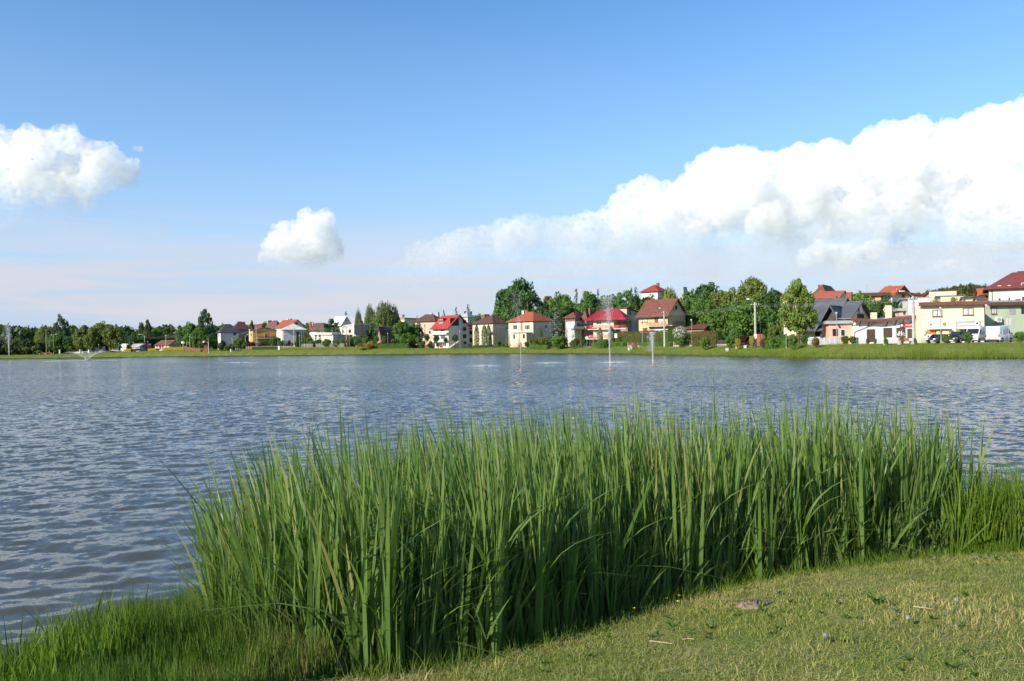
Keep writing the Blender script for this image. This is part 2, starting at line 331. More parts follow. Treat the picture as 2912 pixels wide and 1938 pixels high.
cloud('huge bright cumulus bank rising from the middle of the skyline to the right edge', 7000, spots, 14, (850, 540), 11, kids=14, kids2=6, disp=1.2, dens=0.010)
spots = []
for px, ty, by in ((-160, 380, 640), (-110, 365, 640), (-60, 358, 640), (-10, 360, 640), (40, 368, 630), (90, 368, 610), (140, 375, 600), (190, 372, 590), (240, 382, 540), (285, 398, 520), (325, 425, 505), (350, 445, 480)):
    y = ty
    while y < by: rd = cr.uniform(26, 50); spots.append((px + cr.uniform(-14, 14), y + rd * 0.95, rd, cr.uniform(-0.9, 0.9))); y += rd * 1.1
spots += [(190, 590, 22, 0), (395, 425, 11, 0), (380, 420, 12, 0.3)]
cloud('large white cloud with ragged lower edge at the left edge of the sky', 5000, spots, 11, (680, 470), 12, kids=12, kids2=5, disp=1.8)
spots = [(870, 620, 28, 0), (925, 625, 30, 0.3), (850, 660, 36, 0.4), (905, 665, 48, -0.3), (800, 665, 30, 0), (780, 700, 30, 0), (760, 735, 28, 0), (830, 710, 45, -0.4), (890, 725, 50, 0), (940, 700, 34, 0), (955, 725, 22, 0.3), (800, 750, 30, 0), (860, 755, 34, 0), (905, 750, 30, 0)]
cloud('small towering cumulus puff left of the middle of the sky', 6000, spots, 9, (800, 690), 13)
spots = [(2290, 740, 26, 0), (2330, 715, 30, 0), (2370, 720, 32, 0.2), (2420, 725, 30, 0), (2470, 715, 28, 0), (2510, 700, 20, 0), (2400, 745, 26, 0), (2545, 752, 14, 0), (2575, 750, 12, 0)]
cloud('low cream cumulus puff in front of the cloud bank above the linden tree', 5000, spots, 8, (795, 745), 14)
spots = [(2640, 768, 12, 0), (2670, 760, 16, 0), (2705, 754, 18, 0), (2740, 766, 14, 0), (2765, 772, 10, 0)]
cloud('faint small cloud puff low at right near the white building', 5200, spots, 7, (800, 745), 15)
# ---------------------------------------------------------------- building kit
GLASS = M('window_glass', (0.025, 0.03, 0.035), 0.08, 0.2, 0.7, 0.5)
CURT = M('net_curtain', (0.55, 0.55, 0.52), 0.6, 0.15, 3)
WHITE = M('white_paint', (0.68, 0.66, 0.61), 0.6, 0.06, 0.8)
WOODF = M('brown_window_frame', (0.16, 0.06, 0.03), 0.6, 0.15, 2)
DARKM = M('dark_metal', (0.05, 0.045, 0.042), 0.55, 0.15, 2)
SHUT = M('brown_roller_shutter', (0.075, 0.055, 0.045), 0.6, 0.1, 2)
BRICK = M('red_chimney_brick', (0.26, 0.09, 0.06), 0.9, 0.25, 3, bump=0.3)
DBRICK = M('dark_chimney', (0.05, 0.035, 0.03), 0.9, 0.25, 3)
CONC = M('concrete', (0.42, 0.40, 0.36), 0.9, 0.15, 2, bump=0.2)
REDP = M('red_paint', (0.50, 0.03, 0.03), 0.5, 0.1, 2)
STEEL = M('grey_galvanised_steel', (0.30, 0.31, 0.31), 0.5, 0.1, 2, 0.4)
def wall(name, col): return M('render_' + name, col, 0.9, 0.09, 0.35, 0.15, bump=0.12, fine=14, streaks=3)
def tile(name, col, ribs=0.0, direc=0.0):
    key = 'roof_' + name
    if key in MATS: return MATS[key]
    m = M(key, col, 0.75, 0.16, 0.8, 0.25); nt = m.node_tree; b = nt.nodes['Principled BSDF']
    w = N(nt, 'ShaderNodeTexWave', wave_type='BANDS', bands_direction='Z'); w.inputs['Scale'].default_value = 1.1; w.inputs['Distortion'].default_value = 0.4
    g = N(nt, 'ShaderNodeNewGeometry'); nt.links.new(g.outputs['Position'], w.inputs['Vector'])
    bp = N(nt, 'ShaderNodeBump'); bp.inputs['Strength'].default_value = 0.35; bp.inputs['Distance'].default_value = 0.03; nt.links.new(w.outputs[0], bp.inputs['Height']); nt.links.new(bp.outputs[0], b.inputs['Normal'])
    return m
class House:
    """corner house: local x runs along the lit front A (x from -LA to 0, facing -y), local y along side B (x = 0, facing +x)"""
    def __init__(s, name, label, D, th, xl, xc, xr, ye, cat='house', LA=None, LB=None, group=None, base=None):
        th = math.radians(th); s.th = th; s.ye = ye
        c = P(xc, ye, FD(xc, D)); s.ez = c.z; b = gz(c.x, c.y) if base is None else base; s.bz = b
        s.C = Vector((c.x, c.y, b)); s.root = empty(name, s.C, -th, label, cat, group)
        s.ax = Vector((math.cos(th), -math.sin(th), 0)); s.ay = Vector((math.sin(th), math.cos(th), 0))
        s.LA = LA if LA else -s.onA(xl, ye)[0]; s.LB = LB if LB else s.onB(xr, ye)[0]
        s.he = s.ez - b; s.parts = {}
    def hit(s, px, py, nrm, off=0.0):
        r = ray(px, py); t = (s.C + nrm * off - CAM).dot(nrm) / r.dot(nrm); return CAM + r * t - s.C
    def onA(s, px, py, off=0.0): q = s.hit(px, py, -s.ay, off); return q.dot(s.ax), q.z
    def onB(s, px, py, off=0.0): q = s.hit(px, py, s.ax, off); return q.dot(s.ay), q.z
    def z(s, px, py, lx, ly):           # local height of a pixel at local plan position
        w = s.C + s.ax * lx + s.ay * ly; return P(px, py, w.y).z - s.bz
    def part(s, name, mb, mat, parent=None): return mb.obj(name, mat, parent or s.root)
    def walls(s, mat, shape='box', zr=None, below=2.0, lx=None, ly=None, y0=0.0):
        lx = lx or s.LA; ly = ly or s.LB; h = s.he; mb = MB()
        if shape == 'ridgeA': mb.prism([(0, y0, -below), (0, y0 + ly, -below), (0, y0 + ly, h), (0, y0 + ly / 2, zr - 0.15), (0, y0, h)], (-lx, 0, 0))
        elif shape == 'ridgeB': mb.prism([(-lx, y0, -below), (0, y0, -below), (0, y0, h), (-lx / 2, y0, zr - 0.15), (-lx, y0, h)], (0, ly, 0))
        else: mb.box(-lx, 0, y0, y0 + ly, -below, h)
        s.wall = s.part('wall', mb, mat); return s.wall
    def slabs(s, polys, mat, t=0.18, name='roof'):
        mb = MB()
        for p in polys:
            p = [Vector(q) for q in p]; n = (p[1] - p[0]).cross(p[2] - p[0]).normalized(); n = n if n.z > 0 else -n
            mb.prism(p, -n * t) if (p[1] - p[0]).cross(p[2] - p[0]).z < 0 else mb.prism(p[::-1], -n * t)
        s.roof = s.part(name, mb, mat); return s.roof
    def gable(s, mat, zr, along='A', ov=0.5, ovg=0.4, rx0=None, trim=None):
        h = s.he; X, Y_ = s.LA, s.LB
        if along == 'A':
            k = (zr - h) / (Y_ / 2); e = h - ov * k
            polys = [[(-X - ovg, -ov, e), (ovg, -ov, e), (ovg, Y_ / 2, zr), (-X - ovg, Y_ / 2, zr)], [(ovg, Y_ + ov, e), (-X - ovg, Y_ + ov, e), (-X - ovg, Y_ / 2, zr), (ovg, Y_ / 2, zr)]]
        else:
            k = (zr - h) / (X / 2); e = h - ov * k
            polys = [[(-X - ov, Y_ + ovg, e), (-X - ov, -ovg, e), (-X / 2, -ovg, zr), (-X / 2, Y_ + ovg, zr)], [(ov, -ovg, e), (ov, Y_ + ovg, e), (-X / 2, Y_ + ovg, zr), (-X / 2, -ovg, zr)]]
        r = s.slabs([[(x, y, z + 0.16) for x, y, z in p] for p in polys], mat)
        if trim:
            p = polys[0]; mb = MB()
            mb.box(min(q[0] for q in p) if along == 'A' else -X - ov - 0.1, ovg if along == 'A' else -X - ov, -ov - 0.12 if along == 'A' else -ovg, -ov if along == 'A' else Y_ + ovg, e - 0.02, e + 0.12); s.part('gutter', mb, trim, r)
        return r
    def hip(s, mat, zr, ov=0.55, inset=None, x0=None, x1=None, y0=None, y1=None, name='roof'):
        h = s.he; x0 = -s.LA if x0 is None else x0; x1 = 0 if x1 is None else x1; y0 = 0 if y0 is None else y0; y1 = s.LB if y1 is None else y1
        wx, wy = x1 - x0, y1 - y0; m = min(wx, wy) / 2 if inset is None else inset
        a, b_ = (Vector((x0 + m, (y0 + y1) / 2, zr)), Vector((x1 - m, (y0 + y1) / 2, zr))) if wx >= wy else (Vector(((x0 + x1) / 2, y0 + m, zr)), Vector(((x0 + x1) / 2, y1 - m, zr)))
        if (a - b_).length < 0.3: a = a - Vector((0.15, 0, 0)) if wx >= wy else a - Vector((0, 0.15, 0)); b_ = b_ + Vector((0.15, 0, 0)) if wx >= wy else b_ + Vector((0, 0.15, 0))
        k = (zr - h) / max(m, 1) * ov; e = h + 0.16 - k * 0.6
        c = [Vector((x0 - ov, y0 - ov, e)), Vector((x1 + ov, y0 - ov, e)), Vector((x1 + ov, y1 + ov, e)), Vector((x0 - ov, y1 + ov, e))]
        if wx >= wy: polys = [[c[0], c[1], b_, a], [c[1], c[2], b_], [c[2], c[3], a, b_], [c[3], c[0], a]]
        else: polys = [[c[0], c[1], a], [c[1], c[2], b_, a], [c[2], c[3], b_], [c[3], c[0], a, b_]]
        r = s.slabs(polys, mat, 0.12, name)
        return r
    def flat(s, mat, t=0.3, ov=0.35, tilt=0.0, z=None):
        h = s.he if z is None else z
        return s.slabs([[(-s.LA - ov, -ov, h + 0.02 + t), (ov, -ov, h + 0.02 + t + tilt), (ov, s.LB + ov, h + 0.02 + t + tilt), (-s.LA - ov, s.LB + ov, h + 0.02 + t)]], mat, t)
    def chimney(s, x0, y0, x1, y1, ly=None, mat=None, down=2.5, parent=None):
        ly = max(s.LB / 2 + 0.6, ly or 0)
        qa = s.hit(x0, y0, -s.ay, -ly); qb = s.hit(x1, y0, -s.ay, -ly); w_ = abs(qb.dot(s.ax) - qa.dot(s.ax)) * 0.42
        lx = (qa + qb).dot(s.ax) / 2; l_y = ly; zt = (qa.z + qb.z) / 2; zb = zt - (y1 - y0) * (s.C + qa).y / F
        mb = MB().box(lx - w_ * 0.85, lx + w_ * 0.85, l_y - w_ * 0.6, l_y + w_ * 0.6, zb - down, zt - 0.12).box(lx - w_, lx + w_, l_y - w_ * 0.72, l_y + w_ * 0.72, zt - 0.12, zt)
        return s.part('chimney', mb, mat or BRICK, parent or s.roof)
    def rect(s, side, x0, y0, x1, y1, off=0.0):
        f = s.onA if side == 'A' else s.onB; xm, ym = (x0 + x1) / 2, (y0 + y1) / 2
        u0, _ = f(x0, ym, off); u1, _ = f(x1, ym, off); _, za = f(xm, y0, off); _, zb = f(xm, y1, off); return u0, u1, zb, za
    def slabbox(s, mb, side, u0, u1, z0, z1, d0, d1):   # box on a facade, d = distance out from the wall
        return mb.box(u0, u1, -d1, -d0, z0, z1) if side == 'A' else mb.box(d0, d1, u0, u1, z0, z1)
    def win(s, side, x0, y0, x1, y1, style='w', off=0.0, name=None, n=None):
        u0, u1, z0, z1 = s.rect(side, x0, y0, x1, y1, off); f = 0.09 if style in 'wcb' else 0.06
        fm = {'w': WHITE, 'c': WHITE, 'b': WOODF, 'd': WOODF, 's': SHUT, 'k': DARKM, 'g': STEEL}[style]
        gm = {'w': GLASS, 'c': CURT, 'b': CURT, 'd': WOODF, 's': SHUT, 'k': GLASS, 'g': STEEL}[style]
        mb = MB(); o = off
        s.slabbox(mb, side, u0, u1, z0, z0 + f, o + 0.002, o + 0.09); s.slabbox(mb, side, u0, u1, z1 - f, z1, o + 0.002, o + 0.09)
        s.slabbox(mb, side, u0, u0 + f, z0 + f, z1 - f, o + 0.002, o + 0.08); s.slabbox(mb, side, u1 - f, u1, z0 + f, z1 - f, o + 0.002, o + 0.08)
        k = n if n is not None else max(1, int(round((u1 - u0) / 0.8)))
        if style in 'wcbk':
            for q in range(1, k): uu = u0 + (u1 - u0) * q / k; s.slabbox(mb, side, uu - 0.045, uu + 0.045, z0 + f, z1 - f, o + 0.002, o + 0.07)
        w = s.part(name or ('door' if style == 'd' else 'shutter' if style in 'sg' else 'window'), mb, fm)
        pb = MB()
        if style in 'sg':
            t = z0 + f
            while t < z1 - f - 0.02: s.slabbox(pb, side, u0 + f, u1 - f, t, min(t + 0.16, z1 - f), o + 0.002, o + 0.04); t += 0.18
        else: s.slabbox(pb, side, u0 + f, u1 - f, z0 + f, z1 - f, o + 0.002, o + 0.03)
        s.part({'d': 'door_leaf', 's': 'slats', 'g': 'slats'}.get(style, 'pane'), pb, gm, w)
        if style in 'wcb': sb = MB(); s.slabbox(sb, side, u0 - 0.08, u1 + 0.08, z0 - 0.07, z0 - 0.002, o + 0.002, o + 0.16); s.part('sill', sb, fm, w)
        return w
    def balcony(s, side, x0, x1, yslab, deep=1.2, rail=0.95, col=None, solid=False, slabm=None, bars=True):
        u0, u1, z0, z1 = s.rect(side, x0, yslab - 1, x1, yslab + 1); z = (z0 + z1) / 2; mb = MB(); s.slabbox(mb, side, u0, u1, z - 0.2, z, 0.003, deep)
        bal = s.part('balcony', mb, slabm or CONC)
        rb = MB(); zz = [0.25, 0.5, 0.72, rail]
        if solid: s.slabbox(rb, side, u0, u1, z + 0.05, z + rail, deep - 0.06, deep)
        else:
            for q in zz: s.slabbox(rb, side, u0, u1, z + q - 0.05, z + q + 0.03, deep - 0.06, deep - 0.01)
            q = u0
            while q <= u1 + 0.01: s.slabbox(rb, side, q - 0.03 if q > u0 else q, q + 0.03, z, z + rail, deep - 0.09, deep - 0.062); q += max(0.3, (u1 - u0) / max(2, round((u1 - u0) / 1.2)))
        s.part('railing', rb, col or DARKM, bal); return bal
    def band(s, name, side, x0, y0, x1, y1, mat, d=0.05, off=0.0, parent=None):
        u0, u1, z0, z1 = s.rect(side, x0, y0, x1, y1, off); mb = MB(); s.slabbox(mb, side, u0, u1, z0, z1, off + 0.002, off + d); return s.part(name, mb, mat, parent)
    def pipe(s, side, px, ytop, ybot):
        u0, u1, z0, z1 = s.rect(side, px - 0.5, ytop, px + 0.5, ybot); um = (u0 + u1) / 2
        p = (um, -0.1, 0) if side == 'A' else (0.1, um, 0); s.part('downpipe', MB().tube([(p[0], p[1], z0), (p[0], p[1], z1)], 0.07, 6), DARKM)
# colours
cream = wall('cream', (0.62, 0.53, 0.39)); white = wall('white', (0.62, 0.59, 0.52)); pink = wall('pink', (0.62, 0.42, 0.32)); tanw = wall('tan', (0.58, 0.43, 0.23)); orange = wall('orange', (0.62, 0.33, 0.09))
grey = wall('grey', (0.48, 0.46, 0.43)); lgrey = wall('light_grey', (0.60, 0.58, 0.54)); yellow = wall('pale_yellow', (0.65, 0.63, 0.46)); green = wall('sage_green', (0.36, 0.42, 0.32)); salmon = wall('salmon', (0.70, 0.40, 0.29)); brownw = wall('brown', (0.30, 0.21, 0.15)); blue = wall('blue_grey_shade', (0.42, 0.47, 0.54))
t_dark = tile('charcoal', (0.055, 0.058, 0.066)); t_brown = tile('brown', (0.16, 0.062, 0.042)); t_dbrown = tile('dark_brown', (0.10, 0.055, 0.045)); t_red = tile('bright_red', (0.33, 0.050, 0.040)); t_crim = tile('crimson_sheet', (0.34, 0.033, 0.045)); t_rust = tile('rust_red', (0.30, 0.085, 0.045))
t_white = tile('white_sheet', (0.66, 0.65, 0.60)); t_grey = tile('grey_sheet', (0.34, 0.34, 0.35)); t_orange = tile('orange_clay', (0.40, 0.115, 0.055)); t_purple = tile('plum_brown', (0.13, 0.070, 0.070)); t_wine = tile('wine_red', (0.165, 0.048, 0.045)); t_slate = tile('slate', (0.10, 0.105, 0.115))

# ---- left shore, small and far
h = House('pavilion', 'small white pavilion with brown roof behind the yellow flowers, far left shore', 372, 30, 441, 481, 519, 981, 'pavilion'); zr = h.z(490, 968, 0, h.LB / 2); h.walls(white, 'ridgeA', zr); h.gable(t_brown, zr, 'A', 0.7)
h.win('A', 445, 985, 449, 990); h.win('A', 453, 982, 459, 995, 'd'); h.win('A', 461, 982, 465, 995, 'd'); h.band('beam', 'B', 482, 981, 518, 982.3, DARKM)
for x in (489, 497, 506): h.band('post', 'B', x, 978, x + 0.8, 995, DARKM)
for nm, lb, D, xl, xc, xr, ye, yr, wm, rm in (('shed', 'long low shed with pale green roof behind the parked dark car', 400, 376, 409, 418, 985, 979, lgrey, t_grey), ('shed', 'low shed with pale grey roof between the clipped bushes', 402, 343, 360, 366, 985, 979, lgrey, t_white), ('hut', 'tiny hut with red roof left of the brown roofed pavilion', 398, 409, 425, 431, 984, 979, brownw, t_red)):
    h = House(nm, lb, D, 20, xl, xc, xr, ye, 'shed'); zr = h.z((xl + xc) / 2, yr, 0, h.LB / 2); h.walls(wm, 'ridgeA', zr); h.gable(rm, zr)
h = House('outbuilding', 'long grey outbuilding with dark windows half hidden under the left trees', 395, 8, 198, 262, 268, 985, 'building', LB=10); h.walls(grey); h.flat(t_dark); h.win('A', 235, 988, 241, 993, 'k'); h.win('A', 246, 988, 251, 993, 'k')
h = House('house', 'white house with dark pyramid roof and one small upper window', 318, 58, 619, 627, 678, 944); zr = h.z(650, 922, -h.LA / 2, h.LB / 2); h.walls(white); h.hip(t_dark, zr, 0.7); h.win('B', 663, 947, 672, 955, 'k', n=2); h.win('A', 621.5, 950, 624.5, 960); h.band('corner_strip', 'A', 625, 944.5, 628, 980, WHITE, 0.12)
h = House('house', 'tan house with dark roof and brick chimney behind the white pyramid roofed house', 350, 52, 655, 666, 713, 936); zr = h.z(672, 917, -h.LA / 2, h.LB / 2); h.walls(brownw); h.hip(t_dbrown, zr, 0.6); h.chimney(678, 915, 683.5, 927, 4)
h = House('house', 'far house showing only a faded red roof and pink wall', 420, 15, 701, 742, 748, 936); zr = h.z(720, 924, 0, h.LB / 2); h.walls(pink, 'ridgeA', zr); h.gable(t_wine, zr); h.chimney(735, 928, 744, 937, 1, salmon)
h = House('house', 'orange house with low gable, balcony and single tall window', 312, 60, 711, 719, 786, 940); zr = h.z(752, 932, 0, h.LB / 2); h.walls(orange, 'ridgeA', zr); h.gable(t_brown, zr, 'A', 0.5); h.win('B', 752, 948, 760.5, 961.5, 'w', n=2); h.balcony('B', 722, 779, 963.5, 1.3, 0.9, DARKM); h.win('A', 713, 948, 717, 957); h.band('pillar', 'A', 709.5, 937, 712, 971, WHITE, 0.2)
h = House('house', 'plum roofed house with two black chimneys behind the orange house', 365, 35, 748, 786, 812, 937); zr = h.z(775, 913, -h.LA / 2, h.LB / 2); h.walls(pink); h.hip(t_purple, zr, 0.6); h.chimney(763.5, 912, 771, 926, 2, DBRICK); h.chimney(781, 912, 787, 922, 6, DBRICK)
h = House('house', 'house with patchy brown roof and pale gable with one dark window', 350, 35, 784, 824, 868, 931); zr = h.z(843, 910, 0, h.LB / 2); h.walls(lgrey, 'ridgeA', zr); h.gable(t_rust, zr); h.win('B', 839.5, 917, 846.5, 924, 'k'); h.chimney(816, 907.5, 821, 918, 3, cream); h.chimney(826, 907, 830, 916, 5, DBRICK)
h = House('house', 'beige house with white sheet metal roof beside the young cypresses', 308, 60, 799.5, 805.5, 868, 938); zr = h.z(830, 921, -h.LA / 2, h.LB / 2); h.walls(lgrey); h.hip(t_white, zr, 0.7, 5); h.win('B', 842.5, 944, 853, 972, 'k', n=2); h.band('corner_strip', 'A', 800, 940, 805, 976, cream, 0.25)  # cream strip paints the sunlit tone of the narrow front into its colour
h = House('house', 'low house with wide chocolate brown hipped roof at the edge of the trees', 345, 25, 882, 922, 934, 937); zr = h.z(905, 919, -h.LA / 2, h.LB / 2); h.walls(grey); h.hip(t_dbrown, zr, 0.7); h.chimney(880, 916, 886, 922, 6); h.chimney(889, 916.5, 892, 922, 6)
h = House('house', 'white walled house with pale grey sheet roof standing above the modern villa', 352, 40, 943, 972, 998, 921); zr = h.z(986, 900, 0, h.LB / 2); h.walls(white, 'ridgeA', zr, 9); h.gable(t_white, zr, 'A', 0.9); h.win('A', 950, 924, 954, 930); h.win('A', 959, 924, 965, 930); h.win('B', 982, 908, 986, 914)
h = House('house', 'house with plain grey roof behind the birch, right of the pale roofed house', 372, 30, 993, 1012, 1030, 922); zr = h.z(1008, 901, -h.LA / 2, h.LB / 2); h.walls(grey); h.hip(t_grey, zr)
h = House('villa', 'modern white flat roofed villa with curved upper storey and carport', 300, 40, 912, 947, 1002, 951, 'villa'); h.walls(wall('beige', (0.68, 0.58, 0.46)))
h.slabs([[(-h.LA - 6.5, -0.9, h.he + 1.0), (0.5, -0.9, h.he + 0.55), (0.5, h.LB + 0.4, h.he + 0.55), (-h.LA - 6.5, h.LB + 0.4, h.he + 1.0)]], WHITE, 0.75)
h.band('side_wall_shade', 'B', 948, 952, 1001, 966, blue, 0.06); h.band('corner_strip', 'A', 945.2, 951.5, 948, 968, WHITE, 0.14); h.win('B', 960.5, 962, 965, 966, 'k')  # shade of this side is painted as a blue-grey panel over the beige
x0, z0 = h.onA(892, 951); h.part('column', MB().box(-h.LA - 4.6, -h.LA - 4.2, 0.3, 0.7, -1, h.he), WHITE); h.part('carport_wall', MB().box(-h.LA - 3.2, -h.LA - 0.1, 4.5, 5, -1, h.he - 0.05), DARKM)
v = [h.onA(x, y, -3.0) for x, y in ((974, 952), (974, 932), (977, 928), (984, 925.5), (1003, 922.5), (1009, 923), (1009, 952))]
up = h.part('upper_storey', MB().prism([(a, 3.0, b) for a, b in v], (0, 7, 0)), wall('beige', (0.68, 0.58, 0.46)))
for (a, b), (c, d) in zip(v[:-1], v[1:]):
    n = Vector((b - d, 0, c - a)).normalized() * -0.28; h.part('white_frame', MB().prism([(a, 2.6, b), (c, 2.6, d), (c + n.x, 2.6, d + n.z), (a + n.x, 2.6, b + n.z)], (0, 7.5, 0)), WHITE, up)
h.win('A', 991.5, 937.5, 998.5, 947, 'k', -3.0); h.win('A', 975.3, 938, 977.5, 947, 'k', -3.0)
h = House('house', 'shaded cottage with plum tiled roof and pink trimmed gable behind shrubs', 283, 40, 1072, 1085, 1135, 961, LB=None); zr = h.z(1110, 930, 0, h.LB / 2); h.walls(brownw, 'ridgeB', zr); h.gable(t_purple, zr, 'B', 0.6); h.chimney(1084, 926, 1089, 933, 6); h.win('A', 1074, 966, 1079, 973, 'w')
h = House('building', 'flat roofed tan building behind the birches', 365, 25, 1134, 1150, 1194, 907, 'building', LB=14); h.walls(cream, below=12); h.flat(tile('tan_felt', (0.42, 0.30, 0.20)), 0.5, 0.6); h.chimney(1143, 895.5, 1150, 905, 5); h.chimney(1184.5, 898.5, 1187, 905, 6)
h = House('house', 'pale pink house with dark brown hipped roof and two chimneys', 292, 28, 1180, 1238, 1262, 912.5); zr = h.z(1240, 894, -h.LA / 2, h.LB / 2); h.walls(pink); h.hip(t_dbrown, zr, 0.7); h.chimney(1222, 890.5, 1230, 902, 4, cream); h.chimney(1239.5, 890, 1248, 900, 8, CONC)
for w in ((1194.5, 922, 1198.5, 928), (1219.5, 941, 1226, 950.5), (1206, 922, 1210, 932)): h.win('A', *w)
# ---- middle of the far shore
h = House('house', 'three storey white house with bright red roof and dormer', 262, 47, 1231, 1275, 1334.5, 929.5); zr = h.z(1306, 897, 0, h.LB / 2); h.walls(white, 'ridgeA', zr); r = h.gable(t_red, zr, 'A', 1.0, 0.8, trim=t_red)
for w in ((1238.5, 933, 1246, 943, 'w'), (1253, 932, 1265, 948, 'w'), (1253, 953, 1267, 969.5, 'w'), (1241, 977, 1248.5, 986, 'w'), (1250.5, 976, 1259, 989, 'd'), (1260, 976, 1268.5, 985.5, 'w')): h.win('A', *w)
for w in ((1316, 910.5, 1325.5, 920), (1316.5, 930, 1325.5, 941), (1316.5, 951.5, 1326, 962.5), (1318, 972, 1326, 979.5)): h.win('B', *w, 'k', n=2)
h.balcony('A', 1231, 1275, 950.8, 0.9, 0.9, WHITE, True, WHITE); h.balcony('A', 1231, 1275, 972.2, 0.9, 0.9, WHITE, True, WHITE)
h.band('loggia_shade', 'B', 1280, 905, 1305, 927, DARKM, 0.03)  # flat dark panel painted in for the shade inside the recessed loggia
u0, u1, z0, z1 = h.rect('A', 1248.5, 909, 1261, 919, -2.2); dm = h.part('dormer', MB().box(u0 - 0.3, u1 + 0.3, 1.7, 4.8, z0 - 0.6, z1 + 0.2).box(u0 - 0.6, u1 + 0.6, 1.4, 5.0, z1 + 0.21, z1 + 0.4), t_red, r); h.win('A', 1249, 909.5, 1260.5, 919, 'w', -1.69)
a0, b0 = h.onB(1281, 989, 1.2); a1, b1 = h.onB(1306, 971, 1.2); st = h.part('outside_stair', MB().prism([(0.05, a0, b0 - 0.5), (0.05, a1, b1 - 0.5), (0.05, a1, b1), (0.05, a0, b0)], (1.2, 0, 0)), CONC)
for k in range(8): t = k / 8; h.part('step', MB().box(0.1, 1.15, a0 + (a1 - a0) * t, a0 + (a1 - a0) * (t + 0.1), b0 + (b1 - b0) * t, b0 + (b1 - b0) * t + 0.18), CONC, st)
h = House('annexe', 'grey rear wing of the red roofed white house with stacked windows', 272, 47, 1330, 1335, 1344, 921, 'building', LA=7); zr = h.z(1338, 912, -h.LA / 2, h.LB / 2); h.walls(lgrey); h.flat(t_red, 0.25, 0.5)
for w in ((1335.6, 923, 1341.5, 931), (1335.6, 941.5, 1342, 951.5), (1335.6, 962, 1342, 973.5)): h.win('B', *w, 'k', n=2)
h = House('house', 'cream house with brown hipped roof, black chimney and wooden balcony window', 258, 42, 1344, 1401.5, 1446, 919); zr = h.z(1408, 898, -h.LA / 2, h.LB / 2); h.walls(cream); h.hip(t_dbrown, zr, 0.7); h.chimney(1370, 895.5, 1383, 907, 7); h.chimney(1382, 894.5, 1391, 911, 3, DBRICK)
h.win('A', 1387, 928, 1400, 943, 'b', n=3); h.balcony('A', 1384, 1401, 948, 1.0, 0.8, WHITE, True); h.win('B', 1439, 930, 1445.5, 941.5, 'w'); h.win('A', 1390, 957, 1398, 967, 'k'); h.win('A', 1350, 931, 1356, 940)
h = House('house', 'cream house with rust red hipped roof, porch and roof terrace', 248, 42, 1446, 1516, 1572, 912); zr = h.z(1512, 887, -h.LA / 2, h.LB / 2); h.walls(cream); h.hip(t_rust, zr, 0.7, 4.2); h.chimney(1484, 884, 1492.5, 898, 5, cream); h.chimney(1493, 882, 1504, 898, 6)
for w in ((1459.5, 924.5, 1471, 938), (1493.5, 924.5, 1507, 938)): h.win('A', *w, 'w')
for w in ((1459.5, 915, 1470.5, 919), (1491.5, 912.5, 1506, 917.5)): h.win('A', *w, 'k')
h.win('B', 1548.5, 923.5, 1556, 933, 'w'); h.band('recess_shade', 'A', 1480.5, 913, 1486.5, 944, brownw, 0.03); h.pipe('B', 1517.5, 912, 985)  # brown strip on the flat wall paints in the shade of a recess
u0, u1, z0, z1 = h.rect('A', 1459, 945.5, 1497, 990, 3.0); p_ = h.part('porch', MB().box(u0, u1, -3.0, -0.002, z0 - 2, z1 - 0.3), cream); h.part('terrace_slab', MB().box(u0 - 0.2, u1 + 0.2, -3.2, -0.003, z1 - 0.29, z1 - 0.1), t_dbrown, p_); h.part('railing', MB().box(u0, u1, -3.1, -3.05, z1 + 0.65, z1 + 0.7).box(u0, u0 + 0.05, -3.1, -3.05, z1 - 0.1, z1 + 0.65).box(u1 - 0.05, u1, -3.1, -3.05, z1 - 0.1, z1 + 0.65).box(u0, u1, -3.1, -3.05, z1 + 0.25, z1 + 0.3), WHITE, p_)
h.part('plinth', MB().box(u0 - 0.15, u1 + 0.15, -3.12, -0.004, z0 - 2, z0 + 1.6), wall('stone', (0.45, 0.36, 0.28)), p_)
for w in ((1460, 951.5, 1464.5, 964), (1487, 951, 1492.5, 963)): h.win('A', *w, 'k', 3.0)
h = House('house', 'brick banded house with brown faceted roof half hidden by the blue spruce', 246, 35, 1608, 1634, 1662, 903); zr = h.z(1640, 879, -h.LA / 2, h.LB / 2); h.walls(white); h.hip(t_brown, zr, 0.8, 4.0); h.chimney(1673, 876, 1679, 886, 6)
h.band('brick_band', 'B', 1635, 909, 1661.5, 915, BRICK, 0.05); h.band('brick_band', 'A', 1609, 909, 1633.5, 915, BRICK, 0.05); h.win('B', 1640, 917, 1651, 930, 'w', n=3); h.balcony('B', 1622, 1666, 936.5, 1.2, 0.8, WHITE, True)
h = House('house', 'brick bay wing with hipped brown roof and round white balcony beside red sheet roof', 246, 30, 1658, 1667, 1690, 903); zr = h.z(1668, 884, -h.LA / 2, h.LB / 2); h.walls(wall('brick', (0.33, 0.19, 0.13))); h.hip(t_brown, zr, 0.7); h.band('white_band', 'B', 1668, 904.5, 1689, 909, white, 0.05); h.band('white_band', 'A', 1658.5, 904.5, 1666.5, 909, white, 0.05); h.win('B', 1676, 917, 1682, 928, 'w')
h = House('house', 'cream house with crimson ribbed metal roof and red white balconies', 226, 24, 1687, 1745, 1784, 907, LB=None); h.LB = 7.0; zr = h.z(1740, 879, 0, 4.5)
h.walls(cream); e = h.he
